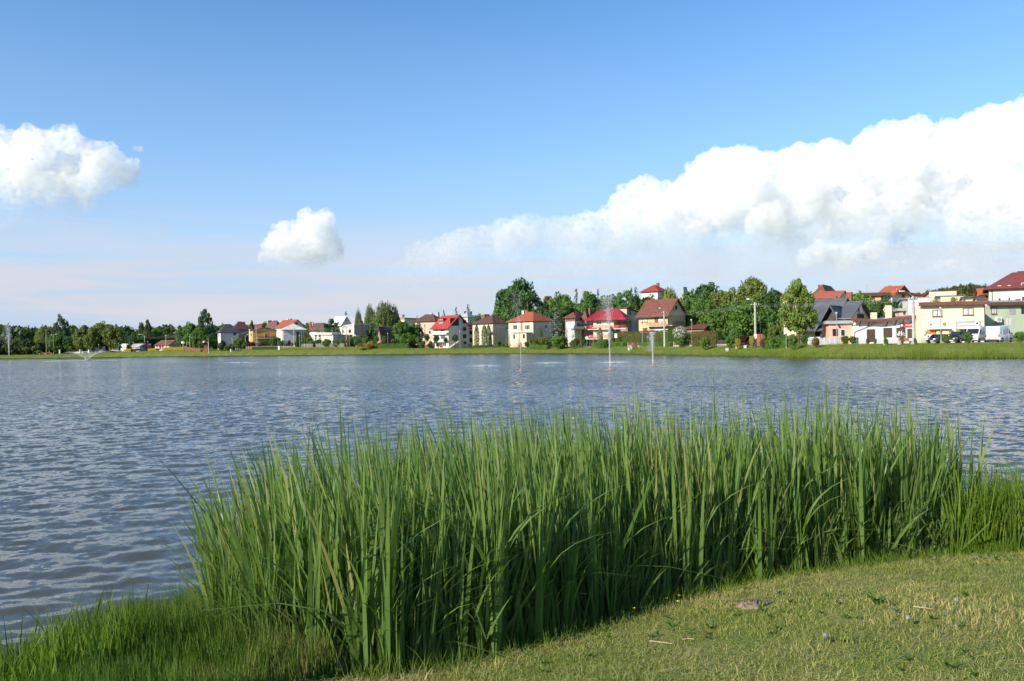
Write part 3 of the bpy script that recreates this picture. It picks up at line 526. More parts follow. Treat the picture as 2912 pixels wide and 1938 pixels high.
rx = h.onA(1783, 905)[0]; pl = [[(-h.LA - 2.4, -1.4, e - 0.3), (rx, -1.4, e - 0.3), (rx - 3.8, 4.5, zr), (-h.LA + 0.6, 4.5, zr)], [(rx, -1.4, e - 0.3), (rx, 7.4, e - 0.3), (rx - 3.8, 4.5, zr)], [(-h.LA - 2.4, 7.4, e - 0.3), (-h.LA - 2.4, -1.4, e - 0.3), (-h.LA + 0.6, 4.5, zr)], [(rx, 7.4, e - 0.3), (-h.LA - 2.4, 7.4, e - 0.3), (-h.LA + 0.6, 4.5, zr), (rx - 3.8, 4.5, zr)]]
r = h.slabs(pl, t_crim, 0.12); nr = 22
for k in range(nr):                      # standing seams
    t = (k + 0.5) / nr; a = Vector(pl[0][0]).lerp(Vector(pl[0][1]), t); b = Vector(pl[0][3]).lerp(Vector(pl[0][2]), t); d = Vector((0.03, 0, 0)); u = Vector((0, -0.03, 0.09))
    h.part('seam', MB().prism([a - d, a + d, b + d, b - d], u), t_crim, r)
h.part('wing_wall', MB().box(0.0, rx - 0.6, 2.5, 7.0, -2, e - 0.05), brownw); h.chimney(1738, 873, 1744.5, 880, 4)
for w in ((1695.5, 911, 1711.5, 923.5), (1725, 910, 1736.5, 922.5), (1695.5, 939, 1703, 952)): h.win('A', *w, 'w', n=2)
for y in (935.5, 963):
    bl = h.balcony('A', 1675, 1783, y, 1.3, 0.95, REDP, False, WHITE); h.band('red_panel', 'A', 1677, y - 10, 1687.5, y - 1, REDP, 0.05, 1.3, bl); h.band('red_panel', 'A', 1745, y - 10, 1759.5, y - 1, REDP, 0.05, 1.3, bl)
h.win('A', 1768, 908, 1769.5, 933, 'w', -2.49, 'post', 1)
h = House('house', 'tall grey side wall with cream attic adjoining the crimson roofed house', 232, 24, 1762, 1782.5, 1815, 897); h.LB = h.onB(1815, 897)[0]; zt = h.z(1782, 877, 0, 0)
h.part('wall', MB().prism([(0, 0, -2), (0, h.LB, -2), (0, h.LB, h.onB(1813, 889)[1]), (0, 0, zt)], (-h.LA, 0, 0)), wall('attic_grey', (0.50, 0.46, 0.40))); zb = h.onB(1813, 889)[1]
h.slabs([[(-h.LA - 0.3, -0.5, zt + 0.28), (0.5, -0.5, zt + 0.28), (0.5, h.LB + 0.5, zb + 0.2), (-h.LA - 0.3, h.LB + 0.5, zb + 0.2)]], t_crim, 0.2); h.win('B', 1785.5, 883, 1793.5, 894.5, 'k', n=2)
h = House('house', 'tan house with big chocolate brown gable roof and brown balcony', 205, 40, 1816, 1898.5, 1949, 893.5); zr = h.z(1925, 850.5, 0, h.LB / 2); h.walls(tanw, 'ridgeA', zr); h.gable(t_brown, zr, 'A', 0.9, 0.6, trim=t_dbrown); h.chimney(1851, 849, 1861, 857, 5.5); h.chimney(1872.5, 847, 1881.5, 856, 6.5, DBRICK)
for w in ((1827, 901, 1841, 916.5, 'b', 2), (1862, 899.5, 1871.5, 918, 'd', None), (1872.5, 899.5, 1885, 914, 'c', 2), (1829, 933, 1841, 943, 'd', None), (1862.5, 931.5, 1886, 942, 'c', 3)): h.win('A', *w[:4], w[4], n=w[5])
for w in ((1825.5, 899, 1842.5, 900.5), (1825.5, 917, 1842.5, 918.5)): h.band('window_surround', 'A', *w, WHITE, 0.04)
h.win('B', 1918.5, 869, 1926, 882, 'w', n=1); h.balcony('A', 1845, 1901, 927.5, 1.3, 0.95, WOODF); h.balcony('B', 1899.5, 1932, 925.5, 1.3, 0.95, WOODF)
h = House('house', 'hilltop white house with red hipped roof above the trees', 300, 38, 1824, 1870, 1900, 828); zr = h.z(1870, 810, -h.LA / 2, h.LB / 2); h.walls(white, below=8); h.hip(tile('signal_red', (0.30, 0.05, 0.04)), zr, 0.8, 4.6); h.chimney(1866, 805.5, 1875.5, 815, 6); h.win('B', 1880, 832, 1888, 842, 'w')
h = House('church_tower', 'pale slim church tower with spire far behind the yellow green willow', 430, 45, 1940, 1944, 1949, 838, 'church tower', LB=4.5); h.walls(white, below=25); zr = h.z(1944.5, 817, -2, 2); h.hip(t_grey, zr, 0.1); h.part('belfry', MB().box(-h.LA * 0.8, -h.LA * 0.2, h.LB * 0.2, h.LB * 0.8, h.he, h.he + (zr - h.he) * 0.55), white)
for lb, D, th, xl, xc, xr, ye, yr, rt in (('low house with sloping chocolate roof behind the pruned brown hedge tree', 205, 25, 1950, 2002, 2048, 934, 917, 'A'), ('low brown roofed house left of the light green ash tree', 212, 30, 2035, 2050, 2078, 935, 911, 'B'), ('rear low house whose brown ridge shows above the chocolate roof', 225, 30, 1966, 2010, 2032, 925, 905, 'A')):
    h = House('house', lb, D, th, xl, xc, xr, ye); zr = h.z((xc + xr) / 2 if rt == 'A' else (xl + xc) / 2, yr, 0, h.LB / 2); h.walls(brownw, 'ridgeA' if rt == 'A' else 'ridgeB', zr); h.gable(t_brown, zr, rt, 0.7)
    if rt == 'A': h.chimney(1992, yr - 3, 1996, yr + 3, 5)
# ---- right shore
h = House('house', 'cream house behind the tall linden with one square brown chimney', 205, 35, 2227, 2262, 2290, 840); zr = h.z(2262, 826, -h.LA / 2, h.LB / 2); h.walls(cream, below=8); h.hip(t_brown, zr, 0.7); h.chimney(2242, 818, 2253, 836, 3)
h = House('house', 'house with tall brown pyramid roof right of the linden top', 225, 35, 2315, 2345, 2385, 836); zr = h.z(2332, 812, -h.LA / 2, h.LB / 2); h.walls(cream, below=8); h.hip(t_brown, zr, 0.7, 3.5); h.chimney(2325, 810, 2333, 820, 5)
h = House('house', 'cream house with orange clay roof and two orange chimneys', 200, 30, 2312, 2385, 2414, 846); zr = h.z(2370, 829, 0, h.LB / 2); h.walls(cream, 'ridgeA', zr, 8); h.gable(t_orange, zr); o_ = M('orange_chimney', (0.52, 0.12, 0.05), 0.8, 0.15, 3); h.chimney(2328, 828, 2341, 845, 2, o_); h.chimney(2367, 828, 2373.5, 838, 5, o_)
h = House('slate_house', 'large dark slate house with steep gables and brown chimneys', 150, 38, 2290, 2409, 2475, 906, LB=None); h.LB = h.onB(2474, 906)[0]; e = h.he; zr = h.z(2444, 858, 0, h.LB / 2)
h.walls(lgrey, 'ridgeA', zr); h.gable(t_slate, zr, 'A', 1.0, 0.9); rA = h.roof
xa = h.onA(2310, 900)[0]; xb = h.onA(2375, 900)[0]; zm = h.z(2360, 848, (xa + xb) / 2, h.LB / 2)   # main higher roof
h.slabs([[(xa - 3, -2.2, e - 2.2), (xb, -2.2, e - 2.2), (xb, h.LB / 2 + 0.6, zm), (xa - 3, h.LB / 2 + 0.6, zm)], [(xb, h.LB + 2, e - 1), (xa - 3, h.LB + 2, e - 1), (xa - 3, h.LB / 2 + 0.6, zm), (xb, h.LB / 2 + 0.6, zm)]], t_slate, 0.25); mr = h.roof
xm = (xb + h.onA(2395, 900)[0]) / 2 - 1.0; zd = h.z(2370, 868, xm, 1)      # steep front dormer gable
h.part('dormer_wall', MB().prism([(xm - 2.2, -1.2, -1), (xm + 2.2, -1.2, -1), (xm + 2.2, -1.2, e - 2), (xm, -1.2, zd - 0.5), (xm - 2.2, -1.2, e - 2)], (0, 6, 0)), DARKM, mr)  # near-black colour carries the shade lying on this gable
h.slabs([[(xm - 3.0, 5, e - 2.4), (xm - 3.0, -2.4, e - 2.4), (xm, -2.4, zd), (xm, 5, zd)], [(xm + 3.0, -2.4, e - 2.4), (xm + 3.0, 5, e - 2.4), (xm, 5, zd), (xm, -2.4, zd)]], t_slate, 0.2, 'dormer_roof')
h.roof = mr; h.chimney(2368, 843, 2381.5, 865, 2.0, BRICK, 4); h.chimney(2404, 832, 2425.5, 858, h.LB * 0.7, BRICK, 4)
h.win('B', 2437, 893, 2456, 905.5, 'k', n=3); h.win('A', xa and 2318, 935, 2341, 957, 'k', n=2)
u, z = h.onB(2443, 879); h.part('round_window', MB().tube([(0.3, u, z), (0.36, u, z)], 0.95, 20), WHITE)
h = House('building', 'low salmon pink shop wing with grey fascia beside the slate house', 136, 14, 2356, 2425, 2430, 921, 'shop', LB=9); h.walls(salmon); h.flat(t_grey, 0.55, 0.5); h.win('A', 2367.5, 936, 2382.5, 956, 'k', n=1); h.win('A', 2390, 937, 2404, 957, 'w', n=1); h.part('wall_lamp', MB().box(*[h.onA(2386, 929)[0] + q for q in (-0.12, 0.12)], -0.3, -0.002, h.onA(2386, 929)[1] - 0.15, h.onA(2386, 929)[1] + 0.15), DARKM)
# white hairdresser's / craftsman's shop
h = House('shop_building', 'long white shop with brown fascia, dark roller shutters and red sign', 133, 10, 2425, 2616.5, 2622, 908, 'shop', LB=10); xk = h.onA(2495, 918)[0]; zk = h.onA(2495, 918)[1]; z0 = h.onA(2425, 914)[1]; z1 = h.onA(2616, 903)[1]
h.part('wall', MB().prism([(-h.LA, 0, -1.5), (0, 0, -1.5), (0, 0, z1), (xk, 0, zk), (-h.LA, 0, z0)], (0, 9, 0)), WHITE)
h.slabs([[(-h.LA - 0.5, -1.1, z0 + 0.5), (xk, -1.1, zk + 0.35), (xk, 9.4, zk + 0.6), (-h.LA - 0.5, 9.4, z0 + 0.8)], [(xk, -1.1, zk + 0.35), (0.4, -1.1, z1 + 0.45), (0.4, 9.4, z1 + 0.7), (xk, 9.4, zk + 0.6)]], t_grey, 0.1); fr = h.roof
for (a, za), (b, zb) in (((-h.LA - 0.5, z0), (xk, zk)), ((xk, zk), (0.4, z1))): h.part('fascia', MB().prism([(a, -1.22, za + 0.02), (b, -1.22, zb + 0.02), (b, -1.22, zb + 0.52), (a, -1.22, za + 0.52)], (0, 0.1, 0)), t_brown, fr)
for px in (2423, 2444, 2468, 2520, 2545, 2565, 2590):
    u, _ = h.onA(px, 920); zz = np.interp(u, [-h.LA, xk, 0], [z0, zk, z1]); h.part('bracket', MB().prism([(u - 0.06, -1.05, zz + 0.05), (u + 0.06, -1.05, zz + 0.05), (u + 0.06, -0.01, zz - 0.75), (u - 0.06, -0.01, zz - 0.75)], (0, 0, -0.14)), DARKM, fr)
for w in ((2465, 937, 2488, 973), (2512, 933, 2536.5, 960), (2549, 932.5, 2574.5, 960), (2580, 935.5, 2607, 962)): h.win('A', *w, 's')
h.band('plinth', 'A', 2426, 968, 2463, 978, grey, 0.05); h.band('plinth', 'A', 2490, 967, 2616, 978, grey, 0.05)
for a, b, y0, y1, nm in ((2521, 2542, 846 + 23, 906, 'chimney'), (2479, 2494, 889, 906, 'chimney')):
    u0, u1, q0, q1 = h.rect('A', a - 0, y0, b - 6 if a > 2500 else b, y1, -4.0); h.part(nm, MB().box(u0, u1, 4.0, 5.0, q0 - 1, q1), cream, fr)
h.part('gutter_pipe', MB().tube([(xk, -0.12, zk), (h.onA(2429, 945)[0], -0.12, h.onA(2429, 945)[1]), (h.onA(2429, 945)[0], -0.12, 0)], 0.06, 6), STEEL)
SHOP = h
h = House('house', 'salmon upper storey with grey roof edge behind the white shop', 148, 10, 2559, 2622, 2630, 884, LB=8); h.walls(salmon); h.flat(t_grey, 0.5, 0.5); h.win('A', 2568.5, 888, 2574.5, 895, 'k'); h.win('A', 2609, 887, 2617, 897.5, 'w')
h = House('shop_building', 'two storey pale yellow shop with two wooden windows and signs', 126, 14, 2619, 2800.5, 2806, 866, 'shop', LB=7); h.walls(yellow); zL = h.onA(2618, 864)[1]
h.slabs([[(-h.LA - 0.5, -0.7, h.he + 0.55), (0.5, -0.7, h.he + 0.55), (0.3, 7.3, h.he + 0.85), (-h.LA - 0.3, 7.3, h.he + 0.85)]], t_grey, 0.1); h.part('fascia', MB().box(-h.LA - 0.5, 0.5, -0.8, -0.702, h.he - 0.05, h.he + 0.56), t_brown, h.roof); h.part('soffit', MB().box(-h.LA - 0.5, 0.5, -0.7, -0.003, h.he - 0.04, h.he + 0.05), t_dbrown, h.roof)
for w in ((2651.5, 881.5, 2679, 901), (2737.5, 876.5, 2768, 897)): h.win('A', *w, 'b', n=2)
h.pipe('A', 2800, 868, 968); h.band('plinth', 'A', 2619, 960, 2700, 975, M('olive_plinth', (0.42, 0.42, 0.26), 0.9), 0.06)
YSH = h
h = House('building', 'sage green building with louvred window and air conditioner next to yellow shop', 133, 8, 2801, 2960, 2970, 866, 'shop', LB=10); h.walls(green); h.slabs([[(-h.LA, -0.8, h.he + 0.5), (0.5, -0.8, h.he + 0.5), (0.5, 11, h.he + 1.3), (-h.LA, 11, h.he + 1.3)]], t_grey, 0.1); h.part('fascia', MB().box(-h.LA, 0.5, -0.9, -0.802, h.he - 0.05, h.he + 0.51), t_dbrown, h.roof)
h.win('A', 2819, 874, 2834, 894, 'b', n=2); h.win('A', 2870, 874, 2886.5, 894, 'g'); h.win('A', 2904, 874, 2918, 893, 'k', n=2); h.win('A', 2818, 925, 2838, 940, 'k', n=1); h.chimney(2887.5, 851, 2902.5, 861, 4)
u0, u1, z0, z1 = h.rect('A', 2832, 902, 2847, 917, 0.5); ac = h.part('air_conditioner', MB().box(u0, u1, -0.75, -0.1, z0, z1), WHITE); h.part('fan_grille', MB().tube([((u0 + u1) / 2, -0.76, (z0 + z1) / 2), ((u0 + u1) / 2, -0.79, (z0 + z1) / 2)], (z1 - z0) * 0.36, 16), STEEL, ac); h.part('bracket', MB().box(u0 + 0.1, u0 + 0.16, -0.7, -0.002, z0 - 0.08, z0 - 0.003).box(u1 - 0.16, u1 - 0.1, -0.7, -0.002, z0 - 0.08, z0 - 0.003), DARKM, ac)
h = House('apartment_building', 'large white building with wine red mansard roof at the right edge', 150, 30, 2812, 2990, 3000, 813, 'building', LB=14); h.walls(white); zr = h.z(2870, 772, 0, 5)
h.slabs([[(-h.LA - 1.0, -0.9, h.he - 0.2), (1, -0.9, h.he - 0.2), (1, 5, zr), (-h.LA + 4.2, 5, zr)], [(-h.LA - 1.0, 15, h.he - 0.2), (-h.LA - 1.0, -0.9, h.he - 0.2), (-h.LA + 4.2, 5, zr), (-h.LA + 4.2, 9, zr)], [(-h.LA + 4.2, 5, zr), (1, 5, zr), (1, 9, zr), (-h.LA + 4.2, 9, zr)], [(1, 15, h.he - 0.2), (-h.LA - 1.0, 15, h.he - 0.2), (-h.LA + 4.2, 9, zr), (1, 9, zr)]], t_wine, 0.15)
for w in ((2838, 812.5, 2847, 824.5), (2866, 811.5, 2874, 822.5), (2904.5, 805, 2914, 819), (2838, 847.5, 2847, 858), (2866, 846, 2874, 857), (2905, 843, 2914, 858)): h.win('A', *w, 'w', n=1)
h.chimney(2891, 772, 2914, 792, 3, t_wine, 4); h.pipe('A', 2821, 815, 858)
h = House('house', 'orange walled house with clay roof peeping left of the large white building', 178, 25, 2786, 2809, 2820, 836, LB=7); zr = h.z(2808, 822, 0, 3.5); h.walls(orange, 'ridgeA', zr); h.gable(t_orange, zr); h.win('A', 2804, 834, 2808, 842, 'w')
h = House('house', 'brown roofed annex below the orange walled house', 165, 20, 2786, 2812, 2816, 858, 'annexe', LB=6); zr = h.z(2800, 843, 0, 3); h.walls(white, 'ridgeA', zr); h.gable(t_dbrown, zr)
h = House('house', 'white house with bright orange clay roof and white gable above the shop', 190, 40, 2500, 2537, 2613, 838); h.LB = min(h.LB, 17); zr = h.z(2560, 814.5, 0, h.LB / 2); h.walls(white, 'ridgeA', zr, 8); h.gable(t_orange, zr, 'A', 0.9, 0.8); h.win('B', 2549.5, 822, 2560, 829, 'w', n=2); h.chimney(2524, 812, 2535, 822, 5, o_); h.chimney(2565, 812, 2574, 820, 9, o_); h.band('skirt_roof', 'B', 2538, 833, 2613, 839, t_orange, 1.1)
h = House('building', 'long brown flat roofed building left of the orange clay roof', 182, 12, 2455, 2522, 2530, 842, 'building', LB=9); h.walls(tanw, below=8); h.flat(t_dbrown, 0.8, 0.6); h.win('A', 2480, 846, 2487, 852, 'k')
h = House('house', 'house with broad pale grey sheet roof behind the salmon storey', 172, 22, 2548, 2600, 2645, 868); zr = h.z(2600, 850, 0, h.LB / 2); h.walls(lgrey, 'ridgeA', zr, 6); h.gable(t_grey, zr)
for lb, D, xl, xc, xr, ye, yr, rm in (('far house with long rust roof and orange chimney below the wooded hill', 240, 2624, 2690, 2720, 848, 838, t_rust), ('far house with dark grey roof right of the orange chimney', 215, 2655, 2712, 2740, 858, 842, t_slate), ('far brown roofed house right of the tall conifer, behind the yellow shop', 190, 2730, 2757, 2775, 860, 846, t_dbrown)):
    h = House('house', lb, D, 25, xl, xc, xr, ye); zr = h.z(xc, yr, 0, h.LB / 2); h.walls(cream, 'ridgeA', zr, 6); h.gable(rm, zr)
    if rm is t_rust: h.chimney(2671, 833, 2677, 842, 4, o_)
h = House('wooden_shed', 'wooden plank shed with dark sloping roof at the right edge behind the vans', 138, 12, 2880, 2975, 2990, 924, 'shed', LA=5.6, LB=6); zr = h.z(2930, 897, -3, 0); h.walls(M('grey_boards', (0.48, 0.45, 0.40), 0.9), 'ridgeB', zr); h.gable(DARKM, zr, 'B', 0.6)
for k in range(14): u = -5.85 + k * 0.42; h.part('plank', MB().box(u, u + 0.38, -0.06, -0.002, h.he - 1.0, h.he + (zr - h.he) * (1 - abs(u + 3) / 3) * 0.85), M('weathered_planks', (0.30, 0.20, 0.13), 0.9, 0.25, 3))
h = House('house', 'grey roofed house with dark chimneys behind the red roofed white house', 330, 35, 1314, 1330, 1346, 900); zr = h.z(1329, 887, -h.LA / 2, h.LB / 2); h.walls(grey); h.hip(t_grey, zr); h.chimney(1320, 886, 1326, 893, 3, DBRICK); h.chimney(1337, 886, 1342, 893, 4, DBRICK)
BATCH = []                              # objects whose modifiers are turned into plain meshes in one go
# ---------------------------------------------------------------- lettering
def text_mesh(txt, size, mat, parent, name='lettering', shear=0.0):
    c = bpy.data.curves.new(name, 'FONT'); c.body = txt; c.size = size; c.extrude = 0.012; c.align_x = 'CENTER'; c.align_y = 'CENTER'; c.shear = shear
    o = bpy.data.objects.new(name, c); COL.objects.link(o); me = bpy.data.meshes.new_from_object(o.evaluated_get(bpy.context.evaluated_depsgraph_get())); bpy.data.objects.remove(o); bpy.data.curves.remove(c)
    me.materials.clear(); me.materials.append(mat); t = link(name, me, parent); return t
PURE = M('sign_white', (0.85, 0.85, 0.85), 0.5, 0.02); SRED = M('sign_red', (0.62, 0.03, 0.05), 0.5, 0.05); NAVY = M('sign_navy', (0.04, 0.02, 0.16), 0.5, 0.05); SGREY = M('sign_grey', (0.33, 0.34, 0.33), 0.6, 0.08); INK = M('sign_ink', (0.03, 0.03, 0.03), 0.6, 0.05); SORG = M('sign_orange', (0.85, 0.22, 0.05), 0.6, 0.06); SPINK = M('sign_pale_pink', (0.80, 0.70, 0.64), 0.6, 0.04); SLIL = M('sign_lilac', (0.50, 0.50, 0.68), 0.6, 0.05); SBRN = M('sign_brown', (0.42, 0.16, 0.08), 0.6, 0.3, 6)
def sign_on(h, name, label, x0, y0, x1, y1, mat, off=0.0, d=0.1):
    u0, u1, z0, z1 = h.rect('A', x0, y0, x1, y1, off); o = MB().box(-(u1 - u0) / 2, (u1 - u0) / 2, -d, 0, -(z1 - z0) / 2, (z1 - z0) / 2).obj(name, mat)
    o.location = h.C + h.ax * (u0 + u1) / 2 - h.ay * (off + 0.004) + Vector((0, 0, (z0 + z1) / 2)); o.rotation_euler = (0, 0, -h.th); tag(o, label, 'sign'); return o, u1 - u0, z1 - z0, d
def put_text(sg, txt, fx, fz, wfrac, mat, hfrac=0.55, shear=0.0, name='lettering'):
    o, w, hh, d = sg; t = text_mesh(txt, 1.0, mat, o, name, shear); bb = [Vector(b) for b in t.bound_box]; tw = max(b.x for b in bb) - min(b.x for b in bb); th_ = max(b.y for b in bb) - min(b.y for b in bb)
    t.scale = (w * wfrac / tw, hh * hfrac / max(th_, 0.1), 1); t.rotation_euler = (math.pi / 2, 0, 0); t.location = (w * fx, -d - 0.004, hh * fz); return t
sg = sign_on(SHOP, 'shop_sign', 'red and navy shop sign reading MAJSTER behind the concrete pole', 2559, 920, 2602, 931.5, SRED)
MB().box(-sg[1] / 2, -sg[1] * 0.27, -0.115, -0.101, -sg[2] / 2, sg[2] / 2).obj('navy_field', NAVY, sg[0]); put_text(sg, 'MAJSTER', 0.15, 0, 0.62, PURE, 0.5, 0.3)
MB().lathe([(0.02, -0.26), (0.16, -0.16), (0.22, 0.06), (0.16, 0.22), (0.05, 0.27)], (0, 0, 0), 10).obj('emblem', PURE, sg[0], (-sg[1] * 0.385, -0.1, 0)).scale = (1, 0.15, 1)
sg = sign_on(SHOP, 'shop_sign', 'white square sign with small red and green mark right of the concrete pole', 2603.5, 918, 2612, 930, PURE); put_text(sg, '12', 0.05, 0.0, 0.5, INK, 0.5)
MB().box(-0.18, -0.03, -0.116, -0.102, -0.12, 0.16).obj('red_mark', SRED, sg[0]); MB().box(-0.1, 0.2, -0.116, -0.102, -0.26, -0.2).obj('green_mark', M('sign_green', (0.05, 0.3, 0.1)), sg[0])
u0, u1, z0, z1 = SHOP.rect('A', 2550, 941, 2574, 957, 0.1); k = MB()               # white script across the shutter
pts = [(0, .45), (.1, .3), (.2, .6), (.35, .95), (.3, .2), (.15, .1), (.3, .5), (.5, .6), (.62, .98), (.5, .05), (.65, .5), (.8, .62), (.95, .4)]
for a, b in zip(pts[:-1], pts[1:]): k.tube([(u0 + (u1 - u0) * a[0], -0.1, z0 + (z1 - z0) * a[1]), (u0 + (u1 - u0) * b[0], -0.1, z0 + (z1 - z0) * b[1])], 0.035, 5)
k.tube([(u0 + (u1 - u0) * .5, -0.1, z0 + (z1 - z0) * .25), (u0 + (u1 - u0) * .8, -0.1, z0 + (z1 - z0) * .28), (u1, -0.1, z0 + (z1 - z0) * .1)], 0.035, 5)
k.obj('script_lettering', PURE, SHOP.root)
sg = sign_on(YSH, 'shop_sign', 'grey shop sign with white lettering over the right window of the yellow shop', 2718, 914, 2789, 928, SGREY); put_text(sg, 'Ogrodnicze pomysły', -0.09, 0.0, 0.70, PURE, 0.62, 0.15)
MB().lathe([(0.34, 0), (0.34, 0.03)], n=20).obj('emblem', PURE, sg[0], (sg[1] * 0.345, -0.104, 0)).rotation_euler = (math.pi / 2, 0, 0); MB().prism([(-0.2, 0, -0.12), (0.22, 0, -0.18), (0.1, 0, 0.2), (-0.12, 0, 0.2)], (0, -0.02, 0)).obj('emblem_shape', INK, sg[0], (sg[1] * 0.345, -0.138, 0))
put_text(sg, 'z', 0.44, 0.05, 0.04, INK, 0.35)
sg = sign_on(YSH, 'shop_sign', 'white shop banner with brown round logo over the left window of the yellow shop', 2639, 918, 2701, 928, SPINK); put_text(sg, 'Gryf', 0.0, 0.05, 0.22, SLIL, 0.8, 0.2)
MB().prism([(-0.3, 0, -0.25), (0.3, 0, -0.12), (-0.1, 0, 0.28)], (0, -0.02, 0)).obj('dark_mark', M('sign_grey_brown', (0.25, 0.17, 0.14)), sg[0], (-sg[1] * 0.36, -0.104, 0)); MB().lathe([(0.3, 0), (0.3, 0.02)], n=18).obj('round_logo', SBRN, sg[0], (sg[1] * 0.25, -0.104, 0)).rotation_euler = (math.pi / 2, 0, 0)
for x0, x1, y in ((2633, 2698.5, 930), (2718, 2789, 929)):
    u0, u1, z0, z1 = YSH.rect('A', x0, y, x1, y + 4.5); a = YSH.part('awning', MB().prism([(u0, -0.05, z1), (u1, -0.05, z1), (u1, -0.9, z0 + 0.12), (u0, -0.9, z0 + 0.12)], (0, 0, -0.06)), PURE); YSH.part('valance', MB().box(u0, u1, -0.92, -0.9, z0 - 0.14, z0 + 0.12), PURE, a)
YSH.win('A', 2636, 934, 2660.5, 950, 'd', name='orange_shutter'); YSH.band('orange_panel', 'A', 2637, 935, 2659.5, 950, SORG, 0.11); YSH.band('pink_panel', 'A', 2636, 951, 2660, 958, SPINK, 0.1); YSH.win('A', 2661, 933, 2699, 952, 'k', n=2); YSH.band('yellow_display', 'A', 2662, 940, 2671, 951, M('yellow_goods', (0.75, 0.70, 0.30), 0.7, 0.2, 4), 0.3); YSH.band('yellow_display', 'A', 2679, 939, 2698, 951, M('yellow_goods', (0.75, 0.70, 0.30)), 0.3)
YSH.win('A', 2720, 932, 2742, 950, 'b', n=1); YSH.band('poster', 'A', 2722, 933.5, 2737, 949, M('green_poster', (0.25, 0.36, 0.06), 0.5, 0.7, 1.5), 0.1); YSH.band('orange_poster', 'A', 2738, 933, 2743, 949, SORG, 0.1); YSH.win('A', 2743.5, 932, 2788, 958, 'k', n=2)
YSH.band('meter_cabinet', 'A', 2624, 940, 2631, 952, lgrey, 0.3)
# ---------------------------------------------------------------- poles, lamps, signs
POLE = M('weathered_pole', (0.40, 0.36, 0.30), 0.9, 0.2, 1.5); WPOLE = M('brown_wood_pole', (0.17, 0.12, 0.09), 0.9, 0.2, 2)
GLOBE = M('lamp_glass', (0.62, 0.63, 0.62), 0.2, 0.05)
def topz(px, py, D): return P(px, py, FD(px, D)).z
def lamp(px, ytop, D, label, hat=False):
    b = G(px, D); hgt = topz(px, ytop, D) - b.z; e = empty('street_lamp', b, 0, label, 'street lamp', 'lamps along the far shore path')
    MB().tube([(0, 0, -0.3), (0, 0, 0.6), (0, 0, 0.62), (0, 0, hgt - 0.5)], [0.10, 0.10, 0.065, 0.05], 8).obj('post', STEEL, e)
    MB().lathe([(0.06, 0), (0.12, 0.05), (0.20, 0.35), (0.14, 0.42)] if hat else [(0.06, 0), (0.19, 0.1), (0.21, 0.25), (0.14, 0.4)], (0, 0, hgt - 0.5), 10).obj('lantern', GLOBE, e, smooth=True)
    MB().lathe([(0.40, 0), (0.36, 0.05), (0.05, 0.16)] if hat else [(0.24, 0), (0.16, 0.08), (0.03, 0.12)], (0, 0, hgt - 0.10), 12).obj('cap', DARKM, e)
    return e
def pole(px, ytop, D, label, r=0.13, mat=None, arm=0, cross=True, box=None, name='utility_pole'):
    b = G(px, D); hgt = topz(px, ytop, D) - b.z; e = empty(name, b, random.uniform(-0.4, 0.4), label, 'utility pole', 'poles carrying cables behind the far shore')
    MB().tube([(0, 0, -0.3), (0, 0, hgt)], [r * 1.25, r * 0.8], 8).obj('pole', mat or POLE, e)
    if cross:
        MB().box(-0.75, 0.75, -0.05, 0.05, hgt - 0.55, hgt - 0.43).obj('crossarm', DARKM, e)
        for x in (-0.65, -0.25, 0.25, 0.65): MB().lathe([(0.03, 0), (0.06, 0.04), (0.05, 0.16), (0.02, 0.2)], (x, 0, hgt - 0.43), 6).obj('insulator', PURE, e)
    if arm:
        MB().tube([(0, 0, hgt - 0.2), (arm * 0.5, 0, hgt + 0.5), (arm, 0, hgt + 0.7)], 0.045, 6).obj('lamp_arm', STEEL, e); MB().box(min(arm, arm * 1.5), max(arm, arm * 1.5), -0.13, 0.13, hgt + 0.62, hgt + 0.78).obj('lamp_head', PURE, e)
    if box: MB().box(-0.3, 0.3, -0.32, -0.1, box, box + 0.9).obj('meter_box', lgrey, e)
    return e
for px, y, D, lb, hat in ((281, 979, 372, 'slim lamp post in front of the leftmost parked dark car', 0), (310.5, 976, 372, 'slim lamp post left of the round clipped bush, left shore', 0), (337, 975, 372, 'slim lamp post touching the clipped bush left of first yellow flowers', 0), (379, 973, 368, 'slim lamp post beside the dark blue parked car', 0), (421, 970, 368, 'slim lamp post left of the white pavilion', 0), (93, 985, 388, 'slim lamp post between two lollipop trees, far left', 0),
      (790.5, 954, 298, 'lamp post left of the white litter box before the beige house', 0), (852, 953, 296, 'lamp post in front of the young cypresses', 0), (915.5, 952, 296, 'lamp post in front of the modern villa fence', 0), (994, 953, 289, 'lamp post right of the round speed sign', 0), (1103, 947, 281, 'lamp post rising from the fresh green hedge', 0), (1197.5, 945, 276, 'lamp post left of the pale pink house', 0), (1308, 940, 260, 'lamp post beside the outside stair of the red roofed house', 0), (1446, 937, 254, 'lamp post between the two cream houses', 0), (1583, 929, 238, 'lamp post before the grey green bush under the blue spruce', 0), (1688, 930, 219, 'lamp post left of the round conifer before the crimson roof', 0), (1827, 917, 196, 'lamp post right of the bench before the brown hedge', 1), (1967.5, 907, 176, 'lamp post beside the white flowering bush', 0), (2163, 896, 149, 'dark capped lamp post right of the tall concrete pole', 1), (2380.5, 885, 127, 'lamp post before the salmon shop wing', 1), (2676.5, 870, 113.5, 'lamp post standing among the cars before the yellow shop', 1), (660, 962, 306, 'curved lamp post left of the pair in white shirts', 0), (733.5, 959, 305, 'short lamp post left of the orange house balcony', 0)):
    lamp(px, y, D, lb, bool(hat))
